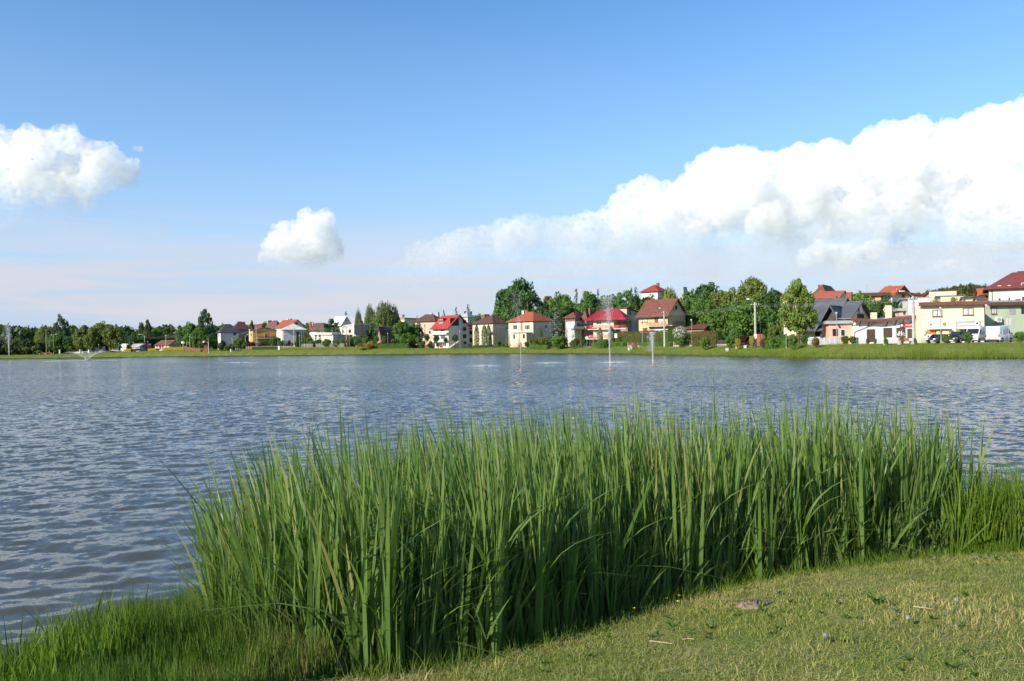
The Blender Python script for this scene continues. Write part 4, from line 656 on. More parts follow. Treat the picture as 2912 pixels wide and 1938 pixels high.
for px, y, D, lb, r, m_, arm, cr_ in ((131.5, 937, 392, 'bare tall pole before the dark wood, far left', 0.12, None, 0, 0), (140.5, 957, 390, 'twin headed floodlight mast left of the taller floodlight, far left', 0.1, STEEL, 1.2, 0), (152, 955, 386, 'floodlight mast with white head before the tall twin tree', 0.13, STEEL, 1.0, 0), (361, 957, 395, 'dark wooden pole, left one of the pair behind the clipped bush', 0.22, WPOLE, 0, 0), (366, 957, 395, 'pale pole, right one of the pair behind the clipped bush', 0.18, None, 0, 1), (411.5, 955, 398, 'pole with lamp arm behind the green roofed shed', 0.2, None, -2.2, 1), (472, 952, 366, 'pole standing in front of the brown roofed pavilion', 0.17, None, 0, 1), (503.5, 951, 380, 'pole with lamp head behind the pavilion', 0.16, None, -1.0, 0), (531, 964, 352, 'thin pole at the end of the long yellow flower bed', 0.11, None, 0, 0), (540, 955, 350, 'wooden pole before the tall poplar on the left shore', 0.16, None, 0, 1), (592.5, 961, 345, 'thin pole behind the basketball post', 0.1, None, 0, 0), (620.5, 958, 328, 'pole at the left corner of the white pyramid roofed house', 0.13, None, 0, 1), (698, 957, 312, 'pole carrying boards left of the orange house', 0.14, None, 0.8, 0), (729.5, 932, 308, 'tall pole before the left end of the orange house', 0.17, None, 0, 1), (836.5, 932, 300, 'tall pole with lamp arm before the beige house', 0.17, None, -1.2, 1), (985.5, 928, 292, 'tall pole with round speed sign before the modern villa', 0.15, None, 0, 1), (1171, 922, 280, 'pale pole before the green tree by the pink house', 0.17, POLE, 0, 1), (1209, 926, 285, 'reddish pole against the pale pink wall', 0.13, WPOLE, 0, 0), (1365, 920, 262, 'pole before the trimmed thuja columns', 0.15, None, 0, 1), (1610, 911, 238, 'wooden pole right of the blue spruce', 0.19, POLE, 0, 1), (1890, 885, 186, 'white concrete pole with lamp arm before the tan house', 0.2, CONC, -0.9, 1), (2149, 861, 148, 'thick concrete pole with lamp arm before the light green ash', 0.2, CONC, -1.0, 1), (2599, 842, 114, 'tall concrete pole in front of the red and navy sign', 0.2, CONC, -1.6, 1), (1993, 815, 330, 'thin mast on the hill left of the big oak', 0.08, STEEL, 0, 0), (2468, 808, 210, 'thin aerial mast behind the slate house', 0.07, STEEL, 0, 0)):
    pole(px, y, D, lb, r, m_, arm, bool(cr_), 1.6 if px in (2149, 698) else None)
def cable(pts, label):
    k = MB()
    for (x0, y0, D0), (x1, y1, D1) in zip(pts[:-1], pts[1:]):
        a, b = P(x0, y0, FD(x0, D0)), P(x1, y1, FD(x1, D1)); L = [a.lerp(b, t / 10) - Vector((0, 0, 4 * (t / 10) * (1 - t / 10) * (b - a).length * 0.012)) for t in range(11)]; k.tube(L, 0.014, 4)
    o = k.obj('power_cable', M('cable_grey', (0.25, 0.25, 0.25), 0.6)); tag(o, label, 'cable', 'overhead cables')
for dy, nm in ((0, 'top'), (4, 'middle'), (8, 'bottom')):
    cable([(985.5, 930 + dy, 292), (1171, 924 + dy, 280), (1365, 922 + dy, 262), (1610, 913 + dy, 238), (1890, 888 + dy, 186), (2149, 864 + dy, 148)], nm + ' one of three cables strung past the houses in the middle')
    cable([(2149, 864 + dy, 148), (2599, 845 + dy, 114), (3050, 846 + dy, 105)], nm + ' one of three cables between the two concrete poles at right')
    cable([(366, 959 + dy * 0.6, 395), (411.5, 957 + dy * 0.6, 398), (472, 954 + dy * 0.6, 366), (540, 957 + dy * 0.6, 350), (620.5, 960 + dy * 0.5, 328), (729.5, 935 + dy * 0.5, 308), (836.5, 934 + dy * 0.5, 300), (985.5, 930 + dy * 0.5, 292)], nm + ' one of three cables over the left shore')
def disc_sign(px, yt, D, label, r=0.35, shape='round', mat=None, back=False, pole_h=None):
    b = G(px, D); z = topz(px, yt, D) - b.z - r; e = empty('road_sign', b, 0, label, 'sign'); MB().tube([(0, 0, -0.2), (0, 0, z + r * 0.8)], 0.035, 6).obj('post', STEEL, e)
    n = {'round': 20, 'tri': 3, 'five': 5}[shape] if shape != 'rect' else 4
    if shape == 'rect': MB().box(-r * 0.6, r * 0.6, -0.08, -0.04, z - r, z + r).obj('plate', mat or PURE, e)
    else:
        MB().prism([(r * math.sin(2 * math.pi * k / n), -0.04, z + r * math.cos(2 * math.pi * k / n)) for k in range(n)], (0, -0.03, 0)).obj('plate', mat or PURE, e)
    return e, z
e, z = disc_sign(986.5, 969, 290, 'round white speed sign with red rim on the pole before the villa', 0.5); MB().lathe([(0.5, 0), (0.5, 0.02), (0.38, 0.02), (0.38, 0)], n=20).obj('red_rim', SRED, e, (0, -0.075, z)).rotation_euler = (math.pi / 2, 0, 0)
disc_sign(1669, 956.5, 222, 'round sign seen from the back beside crimson roofed house', 0.48, mat=lgrey); disc_sign(1677.5, 955.5, 222, 'thin sign post right of the round sign back', 0.2, 'rect', lgrey)
disc_sign(1751.5, 949, 208, 'tall white rectangular sign at the left end of the brown hedge', 0.6, 'rect'); disc_sign(1842, 954, 196, 'blue triangular road sign behind the right fountain jet', 0.42, 'tri', M('sign_blue', (0.10, 0.25, 0.55)))
e, z = disc_sign(2008, 941, 170, 'orange pentagon warning sign above the globe shrub', 0.55, 'five', SORG); MB().prism([(-0.16, -0.08, z - 0.2), (0.16, -0.08, z - 0.2), (0.16, -0.08, z + 0.1), (0, -0.08, z + 0.26), (-0.16, -0.08, z + 0.1)], (0, -0.015, 0)).obj('symbol', INK, e)
b = G(2869, 111); e = empty('road_sign', b, 0, 'double panel sign seen from behind in front of the right van', 'sign'); MB().tube([(0, 0, -0.2), (0, 0, topz(2869, 904, 111) - b.z)], 0.04, 6).obj('post', STEEL, e)
zt = topz(2869, 905, 111) - b.z
for s_ in (-1, 1): MB().box(s_ * 0.04 if s_ > 0 else -0.36, 0.36 if s_ > 0 else -0.04, -0.07, -0.04, zt - 1.05, zt).obj('panel', lgrey, e)
b = G(2236, 135); o = MB().tube([(0, 0, -0.2), (0, 0, topz(2230, 941, 135) - b.z)], 0.05, 6).obj('steel_post', STEEL); o.location = b; tag(o, 'plain short steel post left of the linden shrub', 'post')
# ---------------------------------------------------------------- benches, bins, planters
WOOD = M('bench_wood', (0.20, 0.075, 0.045), 0.7, 0.2, 3)
def bench(px, D, label, rz=0.0, L=2.0):
    e = empty('bench', G(px, D), rz, label, 'bench', 'benches along the far shore')
    for s_ in (-1, 1): MB().box(s_ * L / 2 - 0.12, s_ * L / 2 + 0.12, -0.3, 0.3, -0.1, 0.62 if s_ < 0 else 0.62).obj('concrete_end', CONC, e)
    for k in range(4): MB().box(-L / 2 + 0.125, L / 2 - 0.125, -0.28 + k * 0.13, -0.18 + k * 0.13, 0.42, 0.47).obj('slat', WOOD, e)
    for k in range(3): MB().box(-L / 2 + 0.125, L / 2 - 0.125, 0.25 + k * 0.03, 0.29 + k * 0.03, 0.55 + k * 0.16, 0.68 + k * 0.16).obj('back_slat', WOOD, e)
def bin_(px, D, label, mat=None, w=0.25, h=0.8, taper=1.0, cat='litter bin'):
    o = MB().lathe([(w * taper, 0), (w, h * 0.92), (w * 1.1, h * 0.93), (w * 1.05, h), (w * 0.8, h), (w * 0.75, h * 0.6)], n=4 if taper == 1 else 12).obj('litter_bin', mat or CONC); o.location = G(px, D) - Vector((0, 0, 0.05)); tag(o, label, cat)
bench(1806, 194, 'bench with concrete ends before the brown hedge', 0.3); bin_(1790, 194, 'square concrete bin left of the bench before the brown hedge', w=0.42, h=0.75)
bench(2109, 151, 'bench under the dark red shrub', 0.2); bin_(2070, 152, 'square concrete bin right of the middle globe shrub', w=0.5, h=0.7); bin_(2121, 149.6, 'squat concrete bin beside the bench under the red shrub', w=0.42, h=0.6)
bench(2574, 116, 'bench with brown back in front of the white shop', 0.1); bin_(2519, 117, 'concrete planter bin before the white shop shutters', w=0.4, h=0.9); bin_(2602, 115.5, 'dark litter bin at the foot of the tall concrete pole', DARKM, w=0.28, h=0.7)
bin_(2436, 126, 'green plastic wheelie bin beside the clipped hedge', M('green_plastic', (0.05, 0.18, 0.11), 0.4), 0.34, 1.25, 0.8); bin_(795.5, 297, 'tall white litter box before the beige house', PURE, w=0.55, h=1.5); bin_(656.5, 307, 'slim white box beside the curved lamp post', PURE, w=0.3, h=1.2); bin_(823, 303, 'left white tub on the verge before the beige house', PURE, w=0.4, h=0.7, taper=0.7); bin_(827.5, 303, 'right white tub on the verge before the beige house', PURE, w=0.4, h=0.7, taper=0.7)
bin_(229, 381, 'cream stone pillar on the left shore below the broad trees', cream, w=0.6, h=2.0); bin_(254, 379, 'white leaning marker stone on the left shore', PURE, w=0.55, h=1.7); bin_(170, 383, 'white pillar left of the marker stone, far left shore', PURE, w=0.4, h=2.2)
for px, lb in ((122, 'left bench of the pair under the lollipop trees, far left'), (137, 'right bench of the pair under the lollipop trees, far left')): bench(px, 384, lb, 0, 3.2)
bench(355, 363, 'bench left of the first yellow flowers', 0, 1.6); bench(428.5, 360, 'bench left of the yellow flowers before the pavilion', 0, 1.6)
# basketball posts
def hoop(px, yt, D, label, arm):
    b = G(px, D); z = topz(px, yt, D) - b.z; e = empty('basketball_post', b, 0, label, 'basketball post'); MB().tube([(0, 0, -0.2), (0, 0, z * 0.8), (arm, -0.3, z)], 0.14, 8).obj('post', lgrey, e)
    MB().lathe([(0.2, 0), (0.9, 0.1), (0.95, 0.7), (0.6, 1.3), (0.2, 1.45)], n=12).obj('backboard', PURE, e, (arm, -0.4, z - 0.9)).scale = (0.75, 0.08, 0.75) if arm == 0 else (0.4, 0.08, 0.4); MB().lathe([(0.24, 0), (0.27, 0), (0.27, 0.03), (0.24, 0.03)], (arm, -0.75, z - 0.75), 12).obj('rim', SORG, e)
hoop(521, 972, 352, 'white backboard on a post at the end of the yellow flowers', 0.0); hoop(593, 969, 338, 'white angled basketball post beside the playground hut', -1.9)
e = empty('playground_hut', G(586, 340), 0.2, 'small orange wooden playground hut behind the angled white post', 'play hut'); MB().box(-0.7, 0.7, -0.7, 0.7, -0.2, 2.2).obj('wall', M('orange_wood', (0.35, 0.13, 0.04), 0.8), e); MB().prism([(-1, -0.9, 2.2), (1, -0.9, 2.2), (0, -0.9, 3.2)], (0, 1.8, 0)).obj('roof', WOOD, e)
# ---------------------------------------------------------------- fences and low walls
def fence(x0, x1, yt, D0, D1, label, pm, postm, hgt, n, plinth=0.0, name='fence'):
    a, b = G(x0, D0), G(x1, D1); e = empty(name, a, 0, label, 'fence'); d = b - a
    for k in range(n):
        p, q = d * (k / n), d * ((k + 1) / n); MB().box(-0.06, 0.06, -0.06, 0.06, -0.2, hgt + 0.1).obj('post', postm, e, p)
        u = (q - p).normalized() * 0.08; nrm = Vector((-u.y, u.x, 0)).normalized() * 0.04
        MB().prism([p + u - nrm + Vector((0, 0, plinth)), q - u - nrm + Vector((0, 0, plinth)), q - u - nrm + Vector((0, 0, hgt)), p + u - nrm + Vector((0, 0, hgt))], nrm * 2).obj('panel', pm, e)
        if plinth: MB().prism([p - nrm * 2 + Vector((0, 0, -0.3)), q - nrm * 2 + Vector((0, 0, -0.3)), q - nrm * 2 + Vector((0, 0, plinth - 0.01)), p - nrm * 2 + Vector((0, 0, plinth - 0.01))], nrm * 4).obj('plinth', CONC, e)
GREYP = M('grey_fence_panel', (0.13, 0.14, 0.14), 0.7, 0.2, 2); BRP = M('brown_fence_panel', (0.16, 0.08, 0.05), 0.9, 0.3, 3); LPOST = M('pale_post', (0.45, 0.42, 0.36), 0.8)
fence(858, 980, 971, 297, 291, 'grey panel fence on a low wall before the modern villa', GREYP, LPOST, 2.1, 14, 0.6)
fence(786, 838, 978, 302, 299, 'low mesh fence before the beige house', GREYP, LPOST, 1.3, 8); fence(700, 786, 980, 308, 303, 'reddish picket fence before the orange house', BRP, LPOST, 1.3, 12)
fence(1165, 1232, 980, 281, 270, 'brown fence left of the red roofed white house', BRP, LPOST, 1.3, 9); fence(1344, 1446, 982, 257, 250, 'brown fence under the thuja columns', BRP, LPOST, 1.0, 13); fence(1500, 1560, 975, 246, 241, 'brown fence right of the porch', BRP, LPOST, 1.5, 8)
fence(1745, 1890, 970, 212, 192, 'low brown fence with cream posts under the brown hedge', BRP, cream, 0.9, 10, 0.25); fence(1893, 1940, 972, 188, 181, 'brown fence with cream posts beside white flowering bush', BRP, cream, 1.0, 4, 0.3)
fence(1948, 2068, 975, 180, 163, 'dark fence with stone plinth behind the globe shrubs', DARKM, BRICK, 1.2, 8, 0.35); fence(2300, 2390, 962, 134, 129, 'grey railing panels before the slate house', STEEL, lgrey, 1.2, 6); fence(525, 570, 988, 349, 342, 'red playground fence under the poplar', BRP, SBRN, 1.4, 8)
fence(212, 262, 990, 384, 380, 'low stone wall under the broad left trees', CONC, CONC, 0.9, 6)
o = MB().box(0, 1, 0, 1, 0, 1).obj('orange_board_screen', M('orange_boards', (0.50, 0.12, 0.08), 0.8, 0.15, 2)); a = G(2150, 158); o.location = a; o.scale = (P(2186, 950, 158).x - a.x, 0.2, topz(2170, 951, 158) - a.z); tag(o, 'salmon red board screen behind the dark capped lamp post', 'screen')
# ---------------------------------------------------------------- vehicles
TYRE = M('tyre_rubber', (0.02, 0.02, 0.02), 0.85); RIM = M('wheel_rim', (0.35, 0.35, 0.36), 0.35, 0.05, 2, 0.5, 0.6); LIGHTG = M('headlamp_glass', (0.75, 0.76, 0.76), 0.1, 0.05); TAIL = M('tail_lamp', (0.40, 0.015, 0.015), 0.2); CHROME = M('chrome', (0.65, 0.66, 0.68), 0.15, 0.05, 2, 0.5, 0.9); BUMP = M('black_plastic', (0.03, 0.03, 0.032), 0.6); PLATE = M('number_plate', (0.75, 0.75, 0.72), 0.5)
def vehicle(name, label, px, D, fwd, L, Wd, Hh, prof, cab, paint, wheel=0.33, axles=(0.2, 0.8), group=None, van=False, cat='car'):
    """prof: lower body side profile (x from rear 0 to nose 1, z); cab: glasshouse (x0 base, x1 base, x0 top, x1 top, zbase)"""
    f = Vector((*fwd, 0)).normalized(); e = empty(name, G(px, D) + Vector((0, 0, 0.02)), math.atan2(f.y, f.x), label, cat, group)
    X = lambda t: (t - 0.5) * L
    def bev(o, w=0.06):
        m = o.modifiers.new('b', 'BEVEL'); m.width = w; m.segments = 2; m.limit_method = 'ANGLE'; BATCH.append((o, None)); return o
    body = bev(MB().prism([(X(x), -Wd / 2, z) for x, z in prof], (0, Wd, 0)).obj('body', paint, e), 0.09)
    a0, a1, t0, t1, zb = cab; ins = 0.06 if van else 0.16
    v = [(X(a0), -Wd / 2 + 0.03, zb), (X(a1), -Wd / 2 + 0.03, zb), (X(a1), Wd / 2 - 0.03, zb), (X(a0), Wd / 2 - 0.03, zb), (X(t0), -Wd / 2 + ins, Hh), (X(t1), -Wd / 2 + ins, Hh), (X(t1), Wd / 2 - ins, Hh), (X(t0), Wd / 2 - ins, Hh)]
    bev(MB().add(v, [(3, 2, 1, 0), (4, 5, 6, 7), (0, 1, 5, 4), (1, 2, 6, 5), (2, 3, 7, 6), (3, 0, 4, 7)]).obj('roof', paint, e), 0.07)
    V = [Vector(q) for q in v]
    def pane(nm, a, b, c, d, s0, s1, h0, h1, n):    # window on quad a,b (bottom) d,c (top)
        g = lambda s_, t_: a.lerp(b, s_).lerp(d.lerp(c, s_), t_); MB().prism([g(s0, h0) + n * 0.004, g(s1, h0) + n * 0.004, g(s1, h1) + n * 0.004, g(s0, h1) + n * 0.004], n * 0.012).obj(nm, GLASS, e)
    pane('windscreen', V[1], V[2], V[6], V[5], 0.06, 0.94, 0.12, 0.9 if not van else 0.72, Vector((1, 0, 0.3)).normalized())
    if not van: pane('rear_window', V[3], V[0], V[4], V[7], 0.1, 0.9, 0.15, 0.88, Vector((-1, 0, 0.3)).normalized())
    for sd_, q in ((-1, (0, 1, 5, 4)), (1, (3, 2, 6, 7))):
        a, b, c, d = (V[i_] for i_ in q)
        for s0, s1 in (((0.80, 0.96),) if van else ((0.10, 0.46), (0.50, 0.90))): pane('side_window', a, b, c, d, s0, s1, 0.15, 0.86 if not van else 0.62, Vector((0, sd_, 0.08)).normalized())
        MB().box(-0.06, 0.06, -0.1, 0.1, -0.1, 0.1).obj('mirror', BUMP, e, (X(a1) - 0.15, sd_ * (Wd / 2 + 0.12), zb + 0.18)); MB().box(X(0.1), X(0.93), sd_ * Wd / 2 - 0.01, sd_ * Wd / 2 + 0.015, 0.5, 0.58).obj('side_strip', BUMP, e)
        MB().box(-0.14, 0.06, -0.30, 0.30, -0.09, 0.09).obj('headlight', LIGHTG, e, (X(prof[-3][0]) - 0.02, sd_ * (Wd / 2 - 0.34), 0.68)); MB().box(-0.04, 0.04, -0.08, 0.08, -0.22, 0.22).obj('tail_light', TAIL, e, (X(0) - 0.01, sd_ * (Wd / 2 - 0.1), 0.95 if not van else 1.0))
        for t in axles:
            w = MB().tube([(0, -0.11, 0), (0, 0.11, 0)], wheel, 16).obj('wheel', TYRE, e, (X(t), sd_ * (Wd / 2 - 0.10), wheel - 0.02)); MB().tube([(0, sd_ * 0.112, 0), (0, sd_ * 0.125, 0)], wheel * 0.62, 12).obj('rim', RIM, w)
            MB().tube([(0, -0.02, 0), (0, 0.02, 0)], wheel * 1.25, 16).obj('wheel_arch', BUMP, e, (X(t), sd_ * (Wd / 2 - 0.012), wheel))
    MB().box(X(1) - 0.12, X(1) + 0.05, -Wd / 2 + 0.06, Wd / 2 - 0.06, 0.22, 0.45).obj('bumper', BUMP, e); MB().box(X(1) + 0.052, X(1) + 0.065, -0.28, 0.28, 0.34, 0.45).obj('number_plate', PLATE, e); MB().box(X(1) - 0.06, X(1) + 0.03, -0.42, 0.42, 0.56, 0.70).obj('grille', BUMP if name != 'off_road_car' else CHROME, e)
    MB().box(X(0) - 0.06, X(0) + 0.1, -Wd / 2 + 0.06, Wd / 2 - 0.06, 0.25, 0.48).obj('rear_bumper', BUMP, e); MB().box(X(0) - 0.075, X(0) - 0.062, -0.26, 0.26, 0.55, 0.66).obj('rear_plate', PLATE, e)
    if van:
        for s_ in (-1, 1): MB().box(X(0) - 0.012, X(0) + 0.02, 0.02 * s_ if s_ > 0 else -Wd / 2 + 0.14, Wd / 2 - 0.14 if s_ > 0 else -0.02, 0.56, Hh - 0.22).obj('rear_door', paint, e)
        MB().box(X(0) - 0.03, X(0) - 0.013, 0.06, 0.22, 0.98, 1.06).obj('door_handle', BUMP, e)
        for s_ in (-1, 1): MB().box(X(0.22), X(0.46), s_ * Wd / 2 - 0.012, s_ * Wd / 2 + 0.012, 1.15, 1.85).obj('side_panel', paint, e); MB().box(X(0.74), X(0.77), s_ * Wd / 2 - 0.02, s_ * Wd / 2 + 0.03, 0.98, 1.04).obj('door_handle', BUMP, e)
    return e
carp = [(0.0, 0.35), (0.02, 0.9), (0.06, 1.0), (0.66, 1.0), (0.95, 0.82), (1.0, 0.62), (1.0, 0.28), (0.02, 0.25)]
vanp = [(0.0, 0.35), (0.0, 1.25), (0.72, 1.25), (0.86, 1.22), (0.97, 0.98), (1.0, 0.72), (1.0, 0.30), (0.0, 0.28)]
DKG = M('dark_green_car_paint', (0.012, 0.035, 0.04), 0.22, 0.05, 1, 0.6); BLK = M('black_car_paint', (0.015, 0.016, 0.018), 0.22, 0.05, 1, 0.6); VWH = M('white_van_paint', (0.75, 0.75, 0.76), 0.3, 0.03, 1, 0.5); NVY = M('navy_car_paint', (0.015, 0.02, 0.05), 0.25, 0.05, 1, 0.6); SIL = M('silver_car_paint', (0.45, 0.46, 0.47), 0.3, 0.05, 1, 0.5)
vehicle('parked_car', 'dark green car parked nose out below the yellow shop', 2669, 118, (-0.80, -0.60), 4.4, 1.76, 1.42, carp, (0.10, 0.78, 0.20, 0.60, 0.96), DKG)
vehicle('off_road_car', 'black off road car with chrome front between two globe shrubs', 2727, 119, (-0.82, -0.58), 4.7, 1.85, 1.78, [(0, 0.5), (0.0, 1.15), (0.72, 1.15), (0.97, 1.05), (1.0, 0.75), (1.0, 0.45), (0, 0.4)], (0.02, 0.76, 0.06, 0.64, 1.12), BLK, 0.38)
vehicle('delivery_van', 'white van facing the lake, left of the two vans', 2776, 121, (-0.72, -0.70), 5.4, 1.98, 2.55, vanp, (0.0, 0.86, 0.02, 0.68, 1.2), VWH, 0.35, (0.2, 0.82), 'white vans before the shops', True, 'van')
vehicle('delivery_van', 'white van showing its rear doors and side, right of the two vans', 2843, 119, (0.78, 0.62), 5.4, 2.0, 2.5, vanp, (0.0, 0.86, 0.02, 0.68, 1.2), VWH, 0.35, (0.2, 0.82), 'white vans before the shops', True, 'van')
vehicle('parked_car', 'dark blue car parked behind the lamp on the left shore', 391, 372, (-1, -0.1), 4.6, 1.8, 1.45, carp, (0.10, 0.78, 0.20, 0.60, 0.96), NVY); vehicle('parked_car', 'dark car parked left of the dark blue car on the left shore', 372, 378, (-1, 0), 4.4, 1.8, 1.45, carp, (0.10, 0.78, 0.20, 0.60, 0.96), BLK)
vehicle('parked_car', 'dark car parked under the broad trees on the left shore', 294, 380, (-1, 0.1), 4.4, 1.8, 1.5, carp, (0.10, 0.78, 0.20, 0.60, 0.96), NVY); vehicle('parked_car', 'silver car parked behind the clipped bush on the left shore', 331, 382, (1, 0.2), 4.4, 1.8, 1.45, carp, (0.10, 0.78, 0.20, 0.60, 0.96), SIL)
# ---------------------------------------------------------------- people on the far path
SKIN = M('skin', (0.50, 0.30, 0.22), 0.6); HAIR = M('brown_hair', (0.06, 0.035, 0.02), 0.7); CLW = M('white_cloth', (0.72, 0.72, 0.72), 0.9); CLB = M('black_cloth', (0.02, 0.02, 0.022), 0.9); CLJ = M('blue_jeans', (0.06, 0.09, 0.16), 0.9); CLG = M('grey_cloth', (0.30, 0.30, 0.31), 0.9)
def person(px, D, label, top, legs, rz, stride=0.25, lean=0.0, h=1.74, dx=0.0):
    J = {'pel': (0, 0, .95), 'spi': (.02 + lean * .3, 0, 1.15), 'che': (.03 + lean * .7, 0, 1.38), 'nec': (.03 + lean, 0, 1.52), 'hd0': (.05 + lean, 0, 1.6), 'hd1': (.06 + lean, 0, 1.70), 'hlL': (0, .09, .92), 'knL': (stride * .6 + .05, .10, .50), 'anL': (stride * .8, .10, .08), 'toL': (stride * .8 + .17, .10, .035), 'hlR': (0, -.09, .92), 'knR': (-stride * .3 + .06, -.10, .50), 'anR': (-stride, -.10, .10), 'toR': (-stride + .16, -.10, .035),
         'shL': (.03 + lean, .18, 1.43), 'elL': (-stride * .5 + lean, .24, 1.16), 'wrL': (-stride * .4 + .1 + lean, .25, .93), 'haL': (-stride * .4 + .14 + lean, .24, .84), 'shR': (.03 + lean, -.18, 1.43), 'elR': (stride * .4 + lean, -.24, 1.16), 'wrR': (stride * .8 + .1 + lean, -.25, .95), 'haR': (stride * .9 + .13 + lean, -.24, .87)}
    Rr = dict(pel=.15, spi=.135, che=.16, nec=.06, hd0=.085, hd1=.10, hl=.10, kn=.065, an=.045, to=.04, sh=.075, el=.045, wr=.033, ha=.035)
    E = [('pel', 'spi'), ('spi', 'che'), ('che', 'nec'), ('nec', 'hd0'), ('hd0', 'hd1')] + [(a + s_, b + s_) for s_ in 'LR' for a, b in (('hl', 'kn'), ('kn', 'an'), ('an', 'to'), ('sh', 'el'), ('el', 'wr'), ('wr', 'ha'))] + [('pel', 'hlL'), ('pel', 'hlR'), ('che', 'shL'), ('che', 'shR')]
    ks = list(J); me = bpy.data.meshes.new('person'); me.from_pydata([J[k] for k in ks], [(ks.index(a), ks.index(b)) for a, b in E], []); o = link('person', me); sm = o.modifiers.new('s', 'SKIN'); o.modifiers.new('u', 'SUBSURF').levels = 1
    for k, sv in zip(ks, me.skin_vertices[0].data): r_ = Rr[k if k in Rr else k[:2]]; sv.radius = (r_, r_)
    me.skin_vertices[0].data[0].use_root = True
    def dress(m2):
      for m_ in (SKIN, top, legs, HAIR): m2.materials.append(m_)
      for p in m2.polygons: c = p.center; p.material_index = 3 if c.z > 1.69 or (c.z > 1.6 and c.x < lean) else 0 if c.z > 1.5 or (abs(c.y) > .2 and c.z < 1.05) else 1 if c.z > .93 or abs(c.y) > .2 else 2; p.use_smooth = True
    BATCH.append((o, dress)); o.location = G(px, D) + Vector((dx, 0, 0)); o.rotation_euler = (0, 0, rz); o.scale = (h / 1.78,) * 3; tag(o, label, 'person'); return o
person(1365, 249, 'person in white top and dark trousers walking left before the thuja columns', CLW, CLJ, math.pi, 0.3); person(1383.5, 247, 'person in white top leaning forward, right of the white topped walker', CLW, CLB, math.pi, 0.15, 0.15); person(1442.5, 243, 'person dressed in black standing beside the lamp post', CLB, CLB, -1.2, 0.12)
person(1476, 238, 'left one of the walking couple before the cream porch, grey top', CLG, CLB, 0.1, 0.2); person(1481.5, 238, 'right one of the walking couple before the cream porch, in black', CLB, CLB, 0.1, 0.28); person(670, 306, 'person in white shirt right of the curved lamp post', CLW, CLJ, 0.2, 0.2); person(674, 305, 'person in grey bending beside the white shirted walker', CLG, CLJ, 0.2, 0.2, 0.25); person(681, 305, 'lone small walker in grey left of the board pole', CLG, CLB, 0.1, 0.2, h=1.5)
person(838, 297, 'person in white beside the tall lamp arm pole', CLW, CLG, 0.2, 0.25); person(843.5, 297, 'person in black right of the one in white, beside the tall pole', CLB, CLG, 0.1, 0.2)
dg = bpy.context.evaluated_depsgraph_get()
for o, fn in BATCH:
    me = bpy.data.meshes.new_from_object(o.evaluated_get(dg)); o.modifiers.clear(); o.data = me; me.polygons.foreach_set('use_smooth', np.ones(len(me.polygons), bool))
    if fn: fn(me)
# ---------------------------------------------------------------- fountains: floats, jets and falling spray as droplets
DROP = M('water_spray', (0.85, 0.87, 0.90), 0.3, 0.03, 1, 0.5)
def droplets(pts, size):
    t = np.array([(0, 0, 1), (0.94, 0, -.33), (-.47, .82, -.33), (-.47, -.82, -.33)]); n = len(pts); s_ = np.asarray(size)[:, None, None] * np.ones((n, 1, 1))
    V = (pts[:, None, :] + t[None] * s_).reshape(-1, 3); f = np.array([(0, 1, 2), (0, 2, 3), (0, 3, 1), (1, 3, 2)]); return V, (np.arange(n)[:, None, None] * 4 + f[None]).reshape(-1, 3)
def fountain(px, py, ytop, label, n=2600, drift=-1.0, plume=0.35, seed=1, r0=0.05, haze=0, dsz=0.05):
    r = np.random.default_rng(seed); q = ray(px, py); t = -CAMZ / q.z; b = CAM + q * t; H_ = P(px, ytop, b.y).z; e = empty('fountain', (b.x, b.y, 0), 0, label, 'fountain', 'fountain jets in the lake')
    MB().lathe([(0.3, -0.1), (0.62, -0.05), (0.66, 0.04), (0.5, 0.08), (0.25, 0.08), (0.10, 0.2), (0.05, 0.35)], n=16).obj('float', M('wet_float', (0.26, 0.21, 0.17), 0.5), e)
    u = r.uniform(0, 1, n) ** 0.9; z = u * H_; sp_ = r0 + 0.05 * u ** 3 * plume * H_; x = r.normal(0, 1, n) * sp_ + drift * 0.06 * u ** 2 * H_ * 0.3; y = r.normal(0, 1, n) * sp_
    m = int(n * 1.0); zf = r.uniform(0.25, 1.0, m) ** 0.6 * H_; k = 1 - zf / H_; xf = drift * (0.06 * 0.3 + 0.12 * k) * H_ * r.uniform(0.6, 1.3, m) + r.normal(0, 1, m) * (0.02 + 0.06 * plume * (0.4 + k)) * H_; yf = r.normal(0, 1, m) * (0.02 + 0.05 * k) * H_
    p = np.concatenate([np.stack([x, y, z], -1), np.stack([xf, yf, zf], -1)[: int(m * plume)]]); sz = np.concatenate([r.uniform(0.5, 1.2, n), r.uniform(0.25, 0.75, m)[: int(m * plume)]]) * dsz
    V, Fc = droplets(p, sz); tag(link('water_jet', npmesh('water_jet', V, Fc, DROP, True), e), kind='stuff')
    k = r.uniform(0, 1, 900); a = r.uniform(0, 6.28, 900); R_ = (0.6 + 3.0 * k) ; V, Fc = droplets(np.stack([R_ * np.cos(a) * 2.2 + drift * 2.0, R_ * np.sin(a) * 1.3, 0.03 + 0.08 * r.uniform(0, 1, 900)], -1), r.uniform(0.006, 0.016, 900)); tag(link('splash', npmesh('splash', V, Fc, DROP, True), e), kind='stuff'); return e
fountain(1482, 1057, 826, 'tall drifting fountain jet before the cream house with the porch', 1500, -2.6, 0.9, 3, 0.018, dsz=0.02); fountain(1735, 1053, 842, 'tall fountain jet before the crimson roofed house', 2300, -0.9, 1.0, 4, 0.028, dsz=0.03); fountain(1857, 1043, 945, 'short fountain jet before the tan house', 1600, -0.8, 0.9, 5, 0.03, dsz=0.03)
fountain(26, 1021, 922, 'tall fountain jet at the left edge before the dark wood', 2600, -1.0, 1.2, 6, 0.10, dsz=0.06)
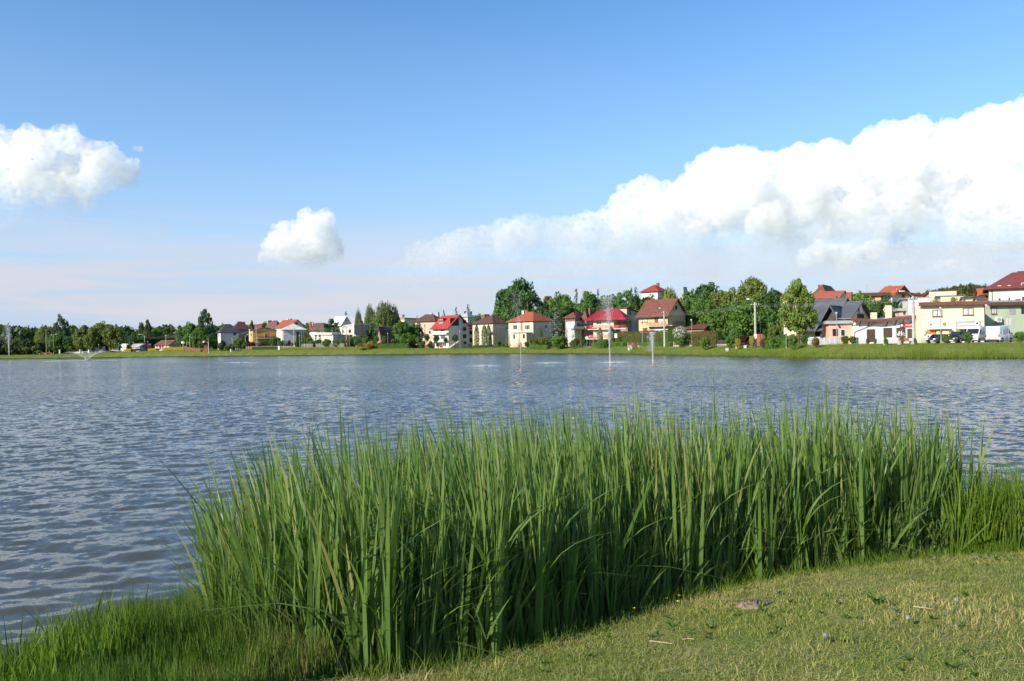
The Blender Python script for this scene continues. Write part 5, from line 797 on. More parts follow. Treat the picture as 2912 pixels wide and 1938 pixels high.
# fan fountain
q = ray(247, 1026); b = CAM + q * (-CAMZ / q.z); e = empty('fountain', (b.x, b.y, 0), 0, 'low vee shaped fan fountain near the left shore', 'fountain', 'fountain jets in the lake'); MB().lathe([(0.6, -0.1), (1.4, -0.05), (1.4, 0.1), (0.5, 0.3)], n=14).obj('float', M('wet_float', (0.16, 0.12, 0.09)), e)
r = np.random.default_rng(9); n = 5200; t = r.uniform(0, 1.25, n); a = r.uniform(0, 6.28, n); R_ = 4.6 * t * (1 + r.normal(0, 0.03, n)); z = 2.9 * (2.05 * t - 1.05 * t * t) * (1 + r.normal(0, 0.03, n)) * 0.95; V, Fc = droplets(np.stack([R_ * np.cos(a) * 1.25, R_ * np.sin(a) * 0.8, np.maximum(z, 0.03)], -1), r.uniform(0.02, 0.045, n) * (1.2 - 0.5 * t)); tag(link('water_jet', npmesh('water_jet', V, Fc, DROP, True), e), kind='stuff')
n = 3500; a = r.uniform(0, 6.28, n); R_ = 14 * np.sqrt(r.uniform(0.2, 1, n)); V, Fc = droplets(np.stack([R_ * np.cos(a), R_ * np.sin(a) * 0.5, np.full(n, 0.04)], -1), r.uniform(0.01, 0.03, n)); tag(link('splash', npmesh('splash', V, Fc, DROP, True), e), kind='stuff')
for x0, x1, py, lb in ((1330, 1425, 1043, 'low foaming spray ring left of the drifting jet'), (1512, 1608, 1035, 'low foaming spray ring behind the drifting jet'), (1700, 1788, 1033, 'low foaming spray ring behind the tall jet'), (628, 740, 1033, 'faint foaming spray line before the left shore houses')):
    q = ray((x0 + x1) / 2, py); b = CAM + q * (-CAMZ / q.z); w = (x1 - x0) / 2 * b.y / F; e = empty('spray_nozzle', (b.x, b.y, 0), 0, lb, 'fountain', 'low spray rings on the lake')
    MB().lathe([(0.3, -0.1), (0.5, 0), (0.45, 0.12), (0.1, 0.2)], n=12).obj('float', M('wet_float', (0.16, 0.12, 0.09)), e); n = 1500; u = r.normal(0, 0.5, n); V, Fc = droplets(np.stack([u * w, r.normal(0, 1.2, n), np.abs(r.normal(0, 0.10, n)) + 0.03], -1), r.uniform(0.01, 0.026, n)); tag(link('spray', npmesh('spray', V, Fc, DROP, True), e), kind='stuff')
# ---------------------------------------------------------------- foliage kit
def quads(C, Nn, size, asp=1.0, r=None):
    """leaf quads centred at C facing Nn"""
    n = len(C); Nn = Nn / np.maximum(np.linalg.norm(Nn, axis=1, keepdims=True), 1e-6); t = r.normal(0, 1, (n, 3)); a = np.cross(Nn, t); a /= np.maximum(np.linalg.norm(a, axis=1, keepdims=True), 1e-6); b = np.cross(Nn, a)
    s_ = np.asarray(size)[:, None] * np.ones((n, 1)); a = a * s_; b = b * s_ * asp; k = Nn * s_ * 0.25
    V = np.stack([C - a * 0.9 - k * 0.6, C - b * 0.75 + k * 0.3, C + a, C + b * 0.8 + k * 0.2], 1).reshape(-1, 3); return V, np.arange(4 * n).reshape(n, 4)
def crown(kind, seed):
    """unit crown: width 1, height 1, foot at z = 0"""
    r = np.random.default_rng(seed)
    if kind in ('broad', 'oak', 'round', 'linden', 'globe', 'lolly', 'poplar', 'loose'):
        nc, per, cr, ls, lo = {'broad': (76, 88, 0.120, 0.030, 0.08), 'oak': (66, 100, 0.105, 0.028, 0.12), 'round': (80, 80, 0.12, 0.030, 0.14), 'linden': (120, 74, 0.085, 0.023, 0.10), 'globe': (60, 60, 0.13, 0.038, 0.0), 'lolly': (44, 50, 0.12, 0.038, 0.42), 'poplar': (80, 66, 0.08, 0.025, 0.10), 'loose': (50, 66, 0.085, 0.026, 0.18)}[kind]
        u = r.normal(0, 1, (nc, 3)); u /= np.linalg.norm(u, axis=1, keepdims=True); rad = r.uniform(0.35, 1, nc) ** 0.5
        zc = (1 + lo) / 2; hz = (1 - lo) / 2 - cr * 0.8
        prof = lambda t: {'broad': 1.0, 'oak': 1.0, 'round': 1.0, 'globe': 1.0, 'lolly': 1.0, 'loose': 0.9}.get(kind, 1.0)
        c = u * rad[:, None] * np.array([0.5 - cr * 0.8, 0.5 - cr * 0.8, hz]); 
        if kind in ('linden', 'poplar'): t = c[:, 2] / hz; c[:, :2] *= (np.clip(1.05 - 0.42 * (t + 0.25), 0.45, 1.05) * np.sqrt(np.clip(1.1 - t * t, 0.15, 1)) / np.sqrt(np.clip(1 - t * t, 0.1, 1)))[:, None] * 0.95
        if kind in ('broad', 'oak', 'loose'): c[:, :2] += r.normal(0, 0.035, (nc, 2)); c[:, 2] += r.normal(0, 0.03, nc)
        c[:, 2] += zc; cs = r.uniform(0.7, 1.3, nc) * cr
        ci = np.repeat(np.arange(nc), per); d = r.normal(0, 1, (len(ci), 3)); d /= np.linalg.norm(d, axis=1, keepdims=True); rr_ = r.uniform(0.25, 1.0, len(ci)) ** 0.45
        asp = 1.0; C = c[ci] + d * (rr_ * cs[ci])[:, None] * np.array([1, 1, 0.8]); Nn = d + r.normal(0, 0.55, d.shape) + np.array([0, 0, 0.35]); return quads(C, Nn, r.uniform(0.7, 1.3, len(ci)) * ls, 0.8, r), c
    if kind in ('spruce', 'conifer', 'bluespruce'):
        nl = {'spruce': 20, 'conifer': 14, 'bluespruce': 15}[kind]; C, Nn = [], []
        for i_ in range(nl):
            z = 0.06 + 0.92 * i_ / nl; R = 0.5 * (1 - z) ** (0.62 if kind == 'spruce' else 0.85 if kind == 'conifer' else 0.5) * r.uniform(0.82, 1.12) + 0.012; nb = max(5, int(13 * R * 2))
            for b in range(nb):
                a = r.uniform(0, 6.28); Rb = R * r.uniform(0.6, 1.1); m = max(6, int(34 * Rb)); t = r.uniform(0.08, 1, m); x = np.cos(a) * t * Rb + r.normal(0, 0.018, m); y = np.sin(a) * t * Rb + r.normal(0, 0.018, m); zz = z + 0.03 - 0.075 * t ** 1.5 * (1 if kind != 'bluespruce' else 0.6) + 0.02 * t ** 4 + r.normal(0, 0.006, m)
                C.append(np.stack([x, y, zz], -1)); Nn.append(np.stack([np.cos(a) * 0.5 + r.normal(0, 0.35, m), np.sin(a) * 0.5 + r.normal(0, 0.35, m), np.full(m, 0.8)], -1))
        C = np.concatenate(C); Nn = np.concatenate(Nn); return quads(C, Nn, r.uniform(0.018, 0.038, len(C)), 0.7, r), None
    if kind == 'cypress':
        n = 2600; z = r.uniform(0, 1, n); R = 0.5 * np.clip(np.minimum(1.0, (1 - z) * 3.2) ** 0.6, 0, 1) * (0.9 + 0.1 * np.sin(z * 40 + r.uniform(0, 6))); a = r.uniform(0, 6.28, n); R = R * r.uniform(0.75, 1.04, n); C = np.stack([R * np.cos(a), R * np.sin(a), z], -1); Nn = np.stack([np.cos(a), np.sin(a), np.full(n, 0.3)], -1) + r.normal(0, 0.4, (n, 3)); return quads(C, Nn, r.uniform(0.02, 0.045, n), 0.7, r), None
    if kind in ('birch', 'willow'):
        ns = 330 if kind == 'birch' else 420; C, Nn = [], []
        for i_ in range(ns):
            a = r.uniform(0, 6.28); R = 0.46 * math.sqrt(r.uniform(0.02, 1)); zt = 0.28 + 0.70 * math.sqrt(max(0.02, 1 - (R / 0.5) ** 2 * 0.95)) * r.uniform(0.66, 1.0); L = r.uniform(0.10, 0.34); m = int(10 + 26 * L); t = np.linspace(0, 1, m); sw = r.normal(0, 0.02, 2)
            C.append(np.stack([R * math.cos(a) + sw[0] * t + r.normal(0, 0.008, m), R * math.sin(a) + sw[1] * t + r.normal(0, 0.008, m), zt - L * t], -1)); Nn.append(np.stack([np.full(m, math.cos(a)), np.full(m, math.sin(a)), np.zeros(m)], -1) + r.normal(0, 0.5, (m, 3)))
        C = np.concatenate(C); C = C[C[:, 2] > 0.08]; Nn = np.concatenate(Nn)[: len(C)]; return quads(C, Nn, r.uniform(0.010, 0.022, len(C)), 1.5, r), None
PROTO = {}
def proto(kind, var):
    if (kind, var) in PROTO: return PROTO[(kind, var)]
    seed = 50 * len(kind) + var + sum(map(ord, kind)); (V, Q), c = crown(kind, seed)
    r = random.Random(seed); tb = MB(); lo = 0.05
    if kind in ('globe',): tb.tube([(0, 0, -0.05), (0, 0, 0.4)], [0.03, 0.02], 5)
    elif kind in ('spruce', 'conifer', 'bluespruce', 'cypress'): tb.tube([(0, 0, -0.03), (0, 0, 0.9)], [0.022, 0.006], 6)
    else:
        tb.tube([(0, 0, -0.04), (r.uniform(-.02, .02), r.uniform(-.02, .02), 0.3), (r.uniform(-.04, .04), r.uniform(-.04, .04), 0.72)], [0.030, 0.022, 0.008], 7)
        if c is not None:
            for k in range(0, len(c), 5): p = Vector(c[k]); s_ = r.uniform(0.18, 0.5); q = Vector((0, 0, s_)); tb.tube([q, q.lerp(p, 0.5) + Vector((0, 0, 0.03)), p], [0.012, 0.008, 0.003], 5)
        else:
            for k in range(8): a = r.uniform(0, 6.28); tb.tube([(0, 0, 0.25 + 0.05 * k), (0.15 * math.cos(a), 0.15 * math.sin(a), 0.45 + 0.05 * k), (0.28 * math.cos(a), 0.28 * math.sin(a), 0.52 + 0.04 * k)], [0.010, 0.006, 0.003], 5)
    PROTO[(kind, var)] = (npmesh('crown', V, Q), tb.mesh('trunk', None)); return PROTO[(kind, var)]
LEAF = {'mid': leafmat('leaf_mid', (0.073, 0.157, 0.028), (0.157, 0.282, 0.054)), 'dark': leafmat('leaf_dark', (0.041, 0.100, 0.027), (0.093, 0.189, 0.046)), 'fresh': leafmat('leaf_fresh', (0.087, 0.181, 0.026), (0.167, 0.290, 0.049)), 'olive': leafmat('leaf_olive', (0.115, 0.168, 0.032), (0.221, 0.265, 0.063)), 'yellowgreen': leafmat('leaf_yellow_green', (0.174, 0.225, 0.036), (0.290, 0.319, 0.072)),
        'birch': leafmat('leaf_birch', (0.098, 0.142, 0.044), (0.185, 0.231, 0.079)), 'spruce': leafmat('needle_spruce', (0.026, 0.061, 0.026), (0.065, 0.109, 0.046), transl=0.15), 'blue': leafmat('needle_blue', (0.080, 0.116, 0.102), (0.189, 0.225, 0.196), transl=0.12), 'thuja': leafmat('needle_thuja', (0.058, 0.109, 0.026), (0.123, 0.174, 0.043), transl=0.2), 'lightconifer': leafmat('needle_light', (0.123, 0.167, 0.036), (0.217, 0.254, 0.065), transl=0.25), 'purple': leafmat('leaf_purple', (0.051, 0.017, 0.020), (0.109, 0.032, 0.032)), 'brown': leafmat('leaf_brownish', (0.123, 0.102, 0.032), (0.225, 0.160, 0.058)),
        'poplar': leafmat('leaf_poplar', (0.062, 0.110, 0.039), (0.150, 0.204, 0.088)), 'yellow': leafmat('flower_yellow', (0.50, 0.36, 0.01), (0.70, 0.55, 0.03)), 'gold': leafmat('leaf_gold', (0.30, 0.26, 0.03), (0.48, 0.42, 0.06)), 'orange': leafmat('flower_orange', (0.38, 0.17, 0.02), (0.52, 0.28, 0.04)), 'white': leafmat('flower_white', (0.62, 0.62, 0.50), (0.75, 0.75, 0.66)), 'linden': leafmat('leaf_linden', (0.115, 0.204, 0.032), (0.231, 0.318, 0.063)), 'bank': None}
BARK = M('bark', (0.10, 0.075, 0.055), 0.95, 0.3, 3); BIRCHB = M('birch_bark', (0.50, 0.48, 0.44), 0.9, 0.35, 4)
tn = [0]; TREES = {}
def tree(kind, px, ytop, wpx, D, leaf, label, group=None, name=None, cat='tree', bark=None, ybase=None):
    b = G(px, D); h_ = topz(px, ytop, D) - b.z; w = wpx * FD(px, D) / F
    if kind in ('broad', 'round', 'oak') and name is None: w = max(w, 0.70 * h_)
    if kind == 'spruce': w = max(w * 1.25, 0.30 * h_)
    if kind == 'conifer' and cat == 'tree': w = max(w, 0.30 * h_)
    if ybase is not None: zb = topz(px, ybase, D); h_ = topz(px, ytop, D) - zb; b = Vector((b.x, b.y, zb))
    tn[0] += 1; cm, tm = proto(kind, tn[0] % 3)
    nm = name or {'spruce': 'spruce_tree', 'bluespruce': 'blue_spruce', 'conifer': 'conifer_tree', 'cypress': 'thuja', 'birch': 'birch_tree', 'willow': 'willow_tree', 'globe': 'shrub', 'lolly': 'clipped_tree', 'poplar': 'poplar_tree', 'oak': 'oak_tree', 'linden': 'linden_tree'}.get(kind, 'broadleaf_tree')
    e = empty(nm, b, (tn[0] * 2.399) % 6.28, label, cat, group); e.scale = (w, w, h_)
    for n_, me, mt in (('crown', cm, LEAF[leaf]), ('trunk', tm, bark or BARK)):
        o = link(n_, me, e)
        if not me.materials: me.materials.append(mt)
        o.material_slots[0].link = 'OBJECT'; o.material_slots[0].material = mt
    return e
gl = 'trees of the left shore'; gm_ = 'trees behind the middle houses'; gh = 'trees of the belt on the slope'; gr_ = 'trees among the right houses'; gsp = 'spruces on the skyline'; glo = 'clipped round trees on the shore'; gsh = 'shrubs along the far shore'; gth = 'thuja columns in the gardens'
for a in (
 # left shore
 ('poplar', 171, 890, 50, 402, 'poplar', 'tall twin topped poplar above the dark wood, far left', gl), ('loose', 189, 905, 26, 404, 'poplar', 'slimmer poplar leaning against the tall twin topped poplar', gl), ('willow', 126, 921, 56, 402, 'olive', 'yellowish weeping tree left of the tall poplar, far left', gl), ('broad', 165, 945, 60, 395, 'mid', 'broad green tree under the tall twin topped poplar', gl), ('broad', 200, 950, 50, 393, 'dark', 'dark broad tree right of the tall twin topped poplar', gl),
 ('broad', 237, 922, 56, 384, 'olive', 'olive broad tree, left one of the big trio on the left shore', gl), ('broad', 283, 912, 62, 386, 'olive', 'tallest broad tree in the middle of the big left trio', gl), ('broad', 322, 918, 56, 383, 'olive', 'broad tree, right one of the big trio on the left shore', gl), ('broad', 258, 940, 44, 380, 'olive', 'lower olive tree in front of the big left trio', gl), ('round', 362, 924, 60, 430, 'dark', 'dark rounded tree right of the big left trio', gl), ('poplar', 402, 906, 22, 432, 'poplar', 'left poplar of the pair behind the sheds', gl), ('poplar', 422, 905, 32, 430, 'poplar', 'right wider poplar of the pair behind the sheds', gl), ('broad', 448, 930, 46, 440, 'mid', 'green tree on the skyline right of the poplar pair', gl), ('broad', 395, 942, 70, 425, 'dark', 'dark low tree mass below the poplar pair', gl),
 ('poplar', 585, 874, 64, 355, 'poplar', 'tallest silvery poplar beside the playground', gl), ('broad', 545, 914, 44, 354, 'mid', 'green tree left of the tallest silvery poplar', gl), ('broad', 568, 925, 46, 350, 'mid', 'lower green tree under the tallest silvery poplar', gl), ('round', 608, 919, 34, 352, 'dark', 'dark rounded tree right of the tallest silvery poplar', gl), ('broad', 520, 930, 40, 372, 'mid', 'green tree right of the pavilion gable', gl), ('broad', 595, 945, 50, 349, 'dark', 'dense dark tree over the playground hut', gl), ('cypress', 553, 957, 16, 351, 'olive', 'slim light tree trunked left of the playground', gl),
 ('broad', 634, 919, 36, 392, 'mid', 'green tree behind the left of the white pyramid roofed house', gm_), ('poplar', 693, 906, 30, 398, 'poplar', 'windblown tree behind the brick chimney, left of two', gm_), ('poplar', 716, 908, 26, 398, 'poplar', 'windblown tree behind the brick chimney, right of two', gm_), ('broad', 748, 914, 44, 425, 'mid', 'far green tree behind the plum roofed house', gm_), ('broad', 872, 914, 34, 395, 'mid', 'far tree left of the wide chocolate roof', gm_), ('broad', 940, 904, 56, 352, 'dark', 'dark green tree left of the pale roofed house', gm_), ('broad', 915, 918, 40, 350, 'mid', 'green tree right of the wide chocolate roof', gm_), ('broad', 935, 932, 60, 330, 'mid', 'broad low tree behind the modern villa', gm_),
 ('spruce', 985, 883, 32, 385, 'spruce', 'spruce behind the pale roofed house', gsp), ('birch', 1020, 872, 24, 318, 'birch', 'slim birch left of the sparse birch', gm_), ('birch', 1053, 856, 36, 314, 'birch', 'sparse pale birch left of the big weeping birch', gm_), ('birch', 1098, 848, 92, 310, 'birch', 'big weeping birch behind the shaded cottage', gm_), ('birch', 1126, 862, 24, 312, 'birch', 'narrow birch on the right flank of the big weeping birch', gm_), ('conifer', 1026, 886, 32, 306, 'lightconifer', 'light brownish conifer left of the weeping birch', gm_), ('broad', 1080, 905, 90, 305, 'mid', 'green undergrowth tree below the big weeping birch', gm_), ('conifer', 1028, 925, 44, 288, 'brown', 'brownish pine right of the modern villa', gm_), ('conifer', 1062, 940, 40, 287, 'spruce', 'dark conifer left of the shaded cottage', gm_), ('conifer', 1085, 950, 30, 282, 'spruce', 'dark low conifer before the shaded cottage', gm_),
 ('broad', 1142, 910, 46, 276, 'fresh', 'fresh green tree with pale trunk before the pink house', gm_), ('broad', 1180, 913, 44, 280, 'mid', 'reddish green tree right of the fresh green tree', gm_), ('broad', 1165, 945, 60, 274, 'mid', 'low broad tree under the fresh green tree', gm_), ('conifer', 877, 914, 22, 302, 'brown', 'brownish spruce right of the young cypresses', gm_),
 ('spruce', 1249, 884, 9, 380, 'spruce', 'smallest spruce tip left of the red roof', gsp), ('spruce', 1264, 879, 15, 378, 'spruce', 'second small spruce above the red roof', gsp), ('spruce', 1299, 870, 25, 372, 'spruce', 'wide spruce above the red roof ridge', gsp), ('spruce', 1333, 861, 19, 370, 'spruce', 'tallest spruce of the row right of the red roof', gsp), ('spruce', 1211, 896, 7, 385, 'spruce', 'tiny spruce tip above the pink house', gsp), ('broad', 1358, 891, 34, 345, 'mid', 'green tree left of the brown hipped roof', gm_), ('broad', 1395, 889, 40, 350, 'mid', 'green tree behind the black chimney', gm_),
 ('oak', 1492, 789, 124, 292, 'dark', 'huge dark tree towering behind the cream houses', gm_), ('broad', 1452, 812, 60, 294, 'dark', 'left shoulder tree of the huge dark tree', gm_), ('broad', 1440, 848, 46, 290, 'mid', 'paler tree at the left foot of the huge dark tree', gm_), ('conifer', 1533, 835, 34, 289, 'dark', 'dark tree at the right foot of the huge dark tree', gm_), ('spruce', 1520, 875, 14, 283, 'thuja', 'pointed green tree rising before the huge dark tree', gm_), ('broad', 1490, 850, 90, 288, 'dark', 'dense lower tree before the huge dark tree', gm_),
 # slope belt
 ('broad', 1566, 838, 34, 300, 'brown', 'brownish tree at the left end of the slope belt', gh), ('broad', 1601, 829, 54, 298, 'mid', 'rounded green tree left of the tall spruce in the belt', gh), ('spruce', 1641, 815, 34, 284, 'spruce', 'tall dark spruce rising over the slope belt', gsp), ('broad', 1676, 824, 54, 292, 'mid', 'green tree right of the tall dark spruce in the belt', gh), ('conifer', 1703, 815, 26, 284, 'spruce', 'pine top over the belt behind the crimson roof', gsp), ('broad', 1744, 824, 56, 288, 'mid', 'green tree behind the tall fountain plume', gh), ('broad', 1786, 822, 40, 292, 'fresh', 'bright tree left of the twin spruce tips', gh), ('spruce', 1798, 814, 14, 276, 'spruce', 'left one of the twin spruce tips near hilltop house', gsp), ('spruce', 1811, 811, 20, 276, 'spruce', 'right one of the twin spruce tips near hilltop house', gsp), ('broad', 1804, 838, 50, 278, 'fresh', 'bright lower tree behind the grey side wall', gh), ('broad', 1842, 836, 44, 282, 'dark', 'dark tree before the hilltop white house', gh), ('willow', 1906, 808, 62, 282, 'yellowgreen', 'yellow green willow right of the hilltop house', gh),
 ('broad', 1720, 850, 60, 275, 'dark', 'dark lower tree behind the crimson roof', gh), ('broad', 1660, 855, 60, 278, 'mid', 'lower green tree behind the brick banded house', gh), ('broad', 1610, 858, 60, 280, 'dark', 'dark lower tree behind the blue spruce', gh), ('broad', 1770, 858, 50, 268, 'mid', 'lower green tree behind the cream attic', gh), ('broad', 1880, 846, 50, 268, 'mid', 'green tree behind the tan house ridge', gh), ('broad', 1555, 865, 50, 282, 'dark', 'dark low tree behind the rust roofed house', gh), ('broad', 1690, 832, 40, 285, 'dark', 'dark tree between the pine top and the spruce', gh), ('broad', 1625, 850, 36, 290, 'mid', 'green tree under the tall dark spruce', gh),
 ('round', 2011, 796, 54, 262, 'dark', 'round dark tree standing highest left of the oak', gh), ('broad', 1962, 825, 52, 252, 'mid', 'green tree right of the church tower', gh), ('broad', 2005, 845, 80, 235, 'mid', 'broad tree under the round dark tree', gh), ('broad', 2063, 810, 76, 240, 'olive', 'olive tree left of the big oak', gh), ('oak', 2135, 783, 120, 228, 'olive', 'big spreading oak on the slope', gh), ('broad', 2196, 819, 74, 222, 'dark', 'dark tree on the right flank of the big oak', gh), ('broad', 2110, 845, 90, 205, 'dark', 'dark tree below the big oak', gh), ('broad', 1975, 870, 70, 215, 'fresh', 'fresh green tree behind the low brown roofs', gh), ('broad', 2050, 862, 80, 208, 'mid', 'green tree behind the low brown roofs, right', gh), ('broad', 2180, 865, 70, 190, 'mid', 'green tree left of the linden', gh), ('broad', 1945, 858, 40, 232, 'mid', 'green tree right of the tan house gable', gh),
 ('broad', 2130, 848, 128, 164, 'fresh', 'light green ash behind the concrete pole', gr_), ('broad', 2205, 918, 46, 146, 'olive', 'yellowish small tree left of the linden', gr_), ('linden', 2271, 787, 118, 141, 'linden', 'tall pyramidal linden on the shore', gr_),
 ('broad', 2446, 826, 42, 182, 'fresh', 'green tree right of the slate house gable', gr_), ('broad', 2480, 850, 50, 172, 'mid', 'dark green tree behind the low white shop roof', gr_), ('broad', 2521, 834, 56, 168, 'dark', 'dark rounded tree behind the shop chimneys', gr_), ('conifer', 2535, 826, 16, 170, 'spruce', 'conifer tip behind the tall shop chimney', gr_), ('broad', 2578, 852, 26, 158, 'fresh', 'bright tree left of the tall concrete pole', gr_), ('broad', 2606, 858, 22, 158, 'fresh', 'bright bush tree right of the tall concrete pole', gr_), ('conifer', 2738, 820, 26, 190, 'lightconifer', 'tall conifer before the wooded hill', gr_), ('broad', 2655, 846, 30, 175, 'fresh', 'white flowering fruit tree above the yellow shop', gr_), ('broad', 2718, 843, 40, 180, 'fresh', 'bright tree behind the yellow shop roof', gr_), ('broad', 2770, 845, 24, 178, 'mid', 'bush tree left of the orange walled house', gr_)):
    TREES[a[6]] = tree(*a)
tree('bluespruce', 1583, 873, 70, 236, 'blue', 'large irregular blue spruce before the brick banded house', None, ybase=965)
for px, yt, w, D, lb in ((1390, 924, 17, 252, 'dark thuja column, left of two by the cream house'), (1356, 924, 17, 254, 'thick thuja column at the left corner of the cream house'), (1378, 925, 20, 252, 'thick thuja column right of the pole'), (1537, 932, 14, 244, 'pointed thuja right of the porch'), (1707, 932, 19, 213, 'egg shaped thuja before the crimson roofed balcony'), (1739, 928, 22, 212, 'tall dark thuja right of the egg shaped one'), (844, 951, 5, 303, 'first slim cypress before the beige house'), (853, 944, 7, 303, 'second slim cypress before the beige house'), (861, 945, 6, 303, 'third slim cypress before the beige house'), (867, 943, 7, 303, 'fourth slim cypress before the beige house'), (639, 971, 4, 322, 'small thuja tip under the white pyramid roofed house')):
    tree('cypress', px, yt, w, D, 'thuja', lb, gth)
for px, yt, w, D, lb in ((1409, 932, 22, 250, 'light larch right of the thuja columns'), (1441, 940, 20, 248, 'light larch left of the porch house'), (1478, 943, 18, 240, 'feathery young larch before the porch'), (1614, 930, 18, 232, 'yellowish larch right of the wooden pole'), (1652, 930, 24, 226, 'light larch before the brick bay wing')):
    tree('conifer', px, yt, w, D, 'lightconifer', lb, 'light larches in the gardens', 'larch_tree')
for px, yt, w, D, lf, lb in ((75, 986, 20, 386, 'olive', 'leftmost lollipop tree, far left shore'), (97, 986, 19, 386, 'olive', 'second lollipop tree, far left shore'), (139, 984, 16, 385, 'mid', 'dark clipped ball tree behind the left benches'), (153, 987, 14, 384, 'olive', 'small clipped tree right of the left benches'), (201, 984, 16, 383, 'mid', 'clipped tree left of the cream stone pillar'), (337, 980, 20, 374, 'mid', 'round clipped bush tree between two left lamps'), (364, 980, 10, 374, 'dark', 'narrow clipped bush tree left of the green shed'),
     (1017, 959, 17, 278, 'mid', 'first clipped tree right of the villa fence'), (1040, 961, 14, 277, 'mid', 'second clipped tree right of the villa fence'), (1071, 954, 16, 275, 'mid', 'third clipped tree before the shaded cottage'), (1094, 954, 15, 274, 'mid', 'fourth clipped tree before the shaded cottage'), (1117, 963, 12, 273, 'fresh', 'small clipped tree behind the fresh green hedge'), (1189, 957, 18, 268, 'mid', 'clipped tree left of the pink house lamp'), (1214, 948, 20, 264, 'dark', 'dark clipped tree before the pink house'), (1241, 951, 20, 256, 'dark', 'left clipped ball tree before the red roofed house'), (1267, 958, 14, 255, 'dark', 'small clipped ball tree before the red roofed house'), (1295, 950, 21, 254, 'dark', 'right clipped ball tree before the red roofed house')):
    tree('lolly', px, yt, w, D, lf, lb, glo)
for px, yt, w, D, lf, lb in ((678, 957, 34, 312, 'mid', 'broad dark bush right of the white pyramid roofed house'), (635, 965, 14, 318, 'purple', 'purple bush at the left of the white pyramid roofed house'), (650, 980, 30, 310, 'mid', 'leafy bush under the white pyramid roofed house'), (614, 974, 26, 332, 'fresh', 'leafy bush left of the white pyramid roofed house'), (718, 970, 26, 310, 'purple', 'purple bush left under the orange house balcony'), (779, 949, 24, 306, 'mid', 'tall bush right of the orange house'), (750, 968, 40, 308, 'dark', 'dark bush under the orange house balcony'), (822, 964, 12, 303, 'purple', 'dark purple bush before the beige wall'), (832, 972, 14, 302, 'mid', 'green bush right of the dark purple bush'), (890, 966, 30, 301, 'mid', 'green bush left of the villa carport'), (875, 975, 24, 299, 'mid', 'low bush behind the villa fence, left'), (930, 960, 30, 294, 'mid', 'arched bush behind the villa fence, middle'), (958, 964, 30, 293, 'mid', 'bush behind the villa fence, right'), (893, 970, 7, 295, 'purple', 'small purple tree in front of the villa fence'),
     (1050, 976, 26, 272, 'orange', 'orange flowering bush left of the fresh hedge'), (1080, 972, 22, 274, 'orange', 'orange flowering bush behind the fresh hedge'), (1030, 985, 24, 272, 'gold', 'golden bush at the left end of the fresh hedge'), (1225, 967, 14, 268, 'brown', 'orange brown bush before the pink house'),
     (1590, 950, 58, 230, 'mid', 'wide grey green bush under the blue spruce'), (1520, 958, 34, 240, 'olive', 'low bush right of the porch'), (1548, 954, 40, 236, 'olive', 'bush left of the wide grey green bush'), (1604, 955, 16, 234, 'gold', 'golden yellow bush beside the wooden pole'), (1630, 965, 24, 228, 'olive', 'bush under the brick banded house'), (1720, 962, 24, 210, 'mid', 'grey green bush between the two thujas'),
     (1939, 928, 44, 178, 'mid', 'tall white flowering viburnum right of the tan house'), (2005, 951, 32, 162, 'fresh', 'globe shrub under the orange sign'), (2077, 950, 30, 155, 'fresh', 'globe shrub left of the park bench'), (2255, 943, 32, 131, 'fresh', 'egg shaped clipped shrub before the linden'), (2139, 949, 17, 147, 'gold', 'golden conical shrub beside the concrete pole'), (2117, 948, 30, 154, 'purple', 'dark red shrub behind the park bench'), (2099, 958, 18, 150, 'gold', 'pale yellow plant at the left of the park bench'), (2090, 925, 36, 160, 'mid', 'green shrub tree behind the globe shrubs'), (2175, 958, 30, 142, 'brown', 'brownish bush right of the dark capped lamp'), (2205, 955, 36, 139, 'mid', 'green bush left of the linden trunk'), (2320, 955, 24, 128, 'brown', 'brownish bush before the grey railing'),
     (2403, 952, 26, 126, 'mid', 'clipped round hedge bush, left of two before the salmon shop'), (2424, 952, 22, 126, 'olive', 'clipped round hedge bush, right of two before the salmon shop'), (2690, 951, 22, 112, 'fresh', 'globe shrub before the dark green car'), (2753, 942, 31, 112, 'mid', 'large globe shrub before the left van'), (2566, 955, 14, 117.5, 'fresh', 'small bush behind the shop bench'), (2603, 958, 10, 112.5, 'olive', 'thin bush at the foot of the tall concrete pole'), (2468, 960, 12, 122, 'brown', 'feathery brown grass tuft before the left shutter'), (2489, 960, 10, 121, 'olive', 'young shrub right of the left shutter'), (2518, 952, 10, 116, 'fresh', 'plant in the concrete planter'), (2902, 939, 34, 110, 'fresh', 'rounded shrub at the right edge behind the van'), (2663, 958, 7, 111.5, 'brown', 'thin brown shrub left of the yellow shop lamp'), (2718, 957, 9, 111.5, 'brown', 'thin shrub before the chrome fronted car'), (2535, 872, 30, 140, 'fresh', 'white flowering bush beside the tall shop chimney'), (112, 995, 18, 385, 'olive', 'low bush left of the left benches'), (243, 1000, 10, 381, 'olive', 'small round bush right of the cream stone pillar'), (320, 998, 22, 372, 'mid', 'low bush right of the parked car under the trees')):
    TREES[lb] = tree('globe', px, yt, w, D, lf, lb, gsh, cat='shrub')
for px, yt, w, D, lb in ((2650.5 + 163, 956, 13, 111, 'small bright conifer before the right van rear'), (2866, 953, 12, 111, 'small bright conifer beside the double panel sign')): tree('conifer', px, yt, w, D, 'lightconifer', lb, 'small conifers on the verge')
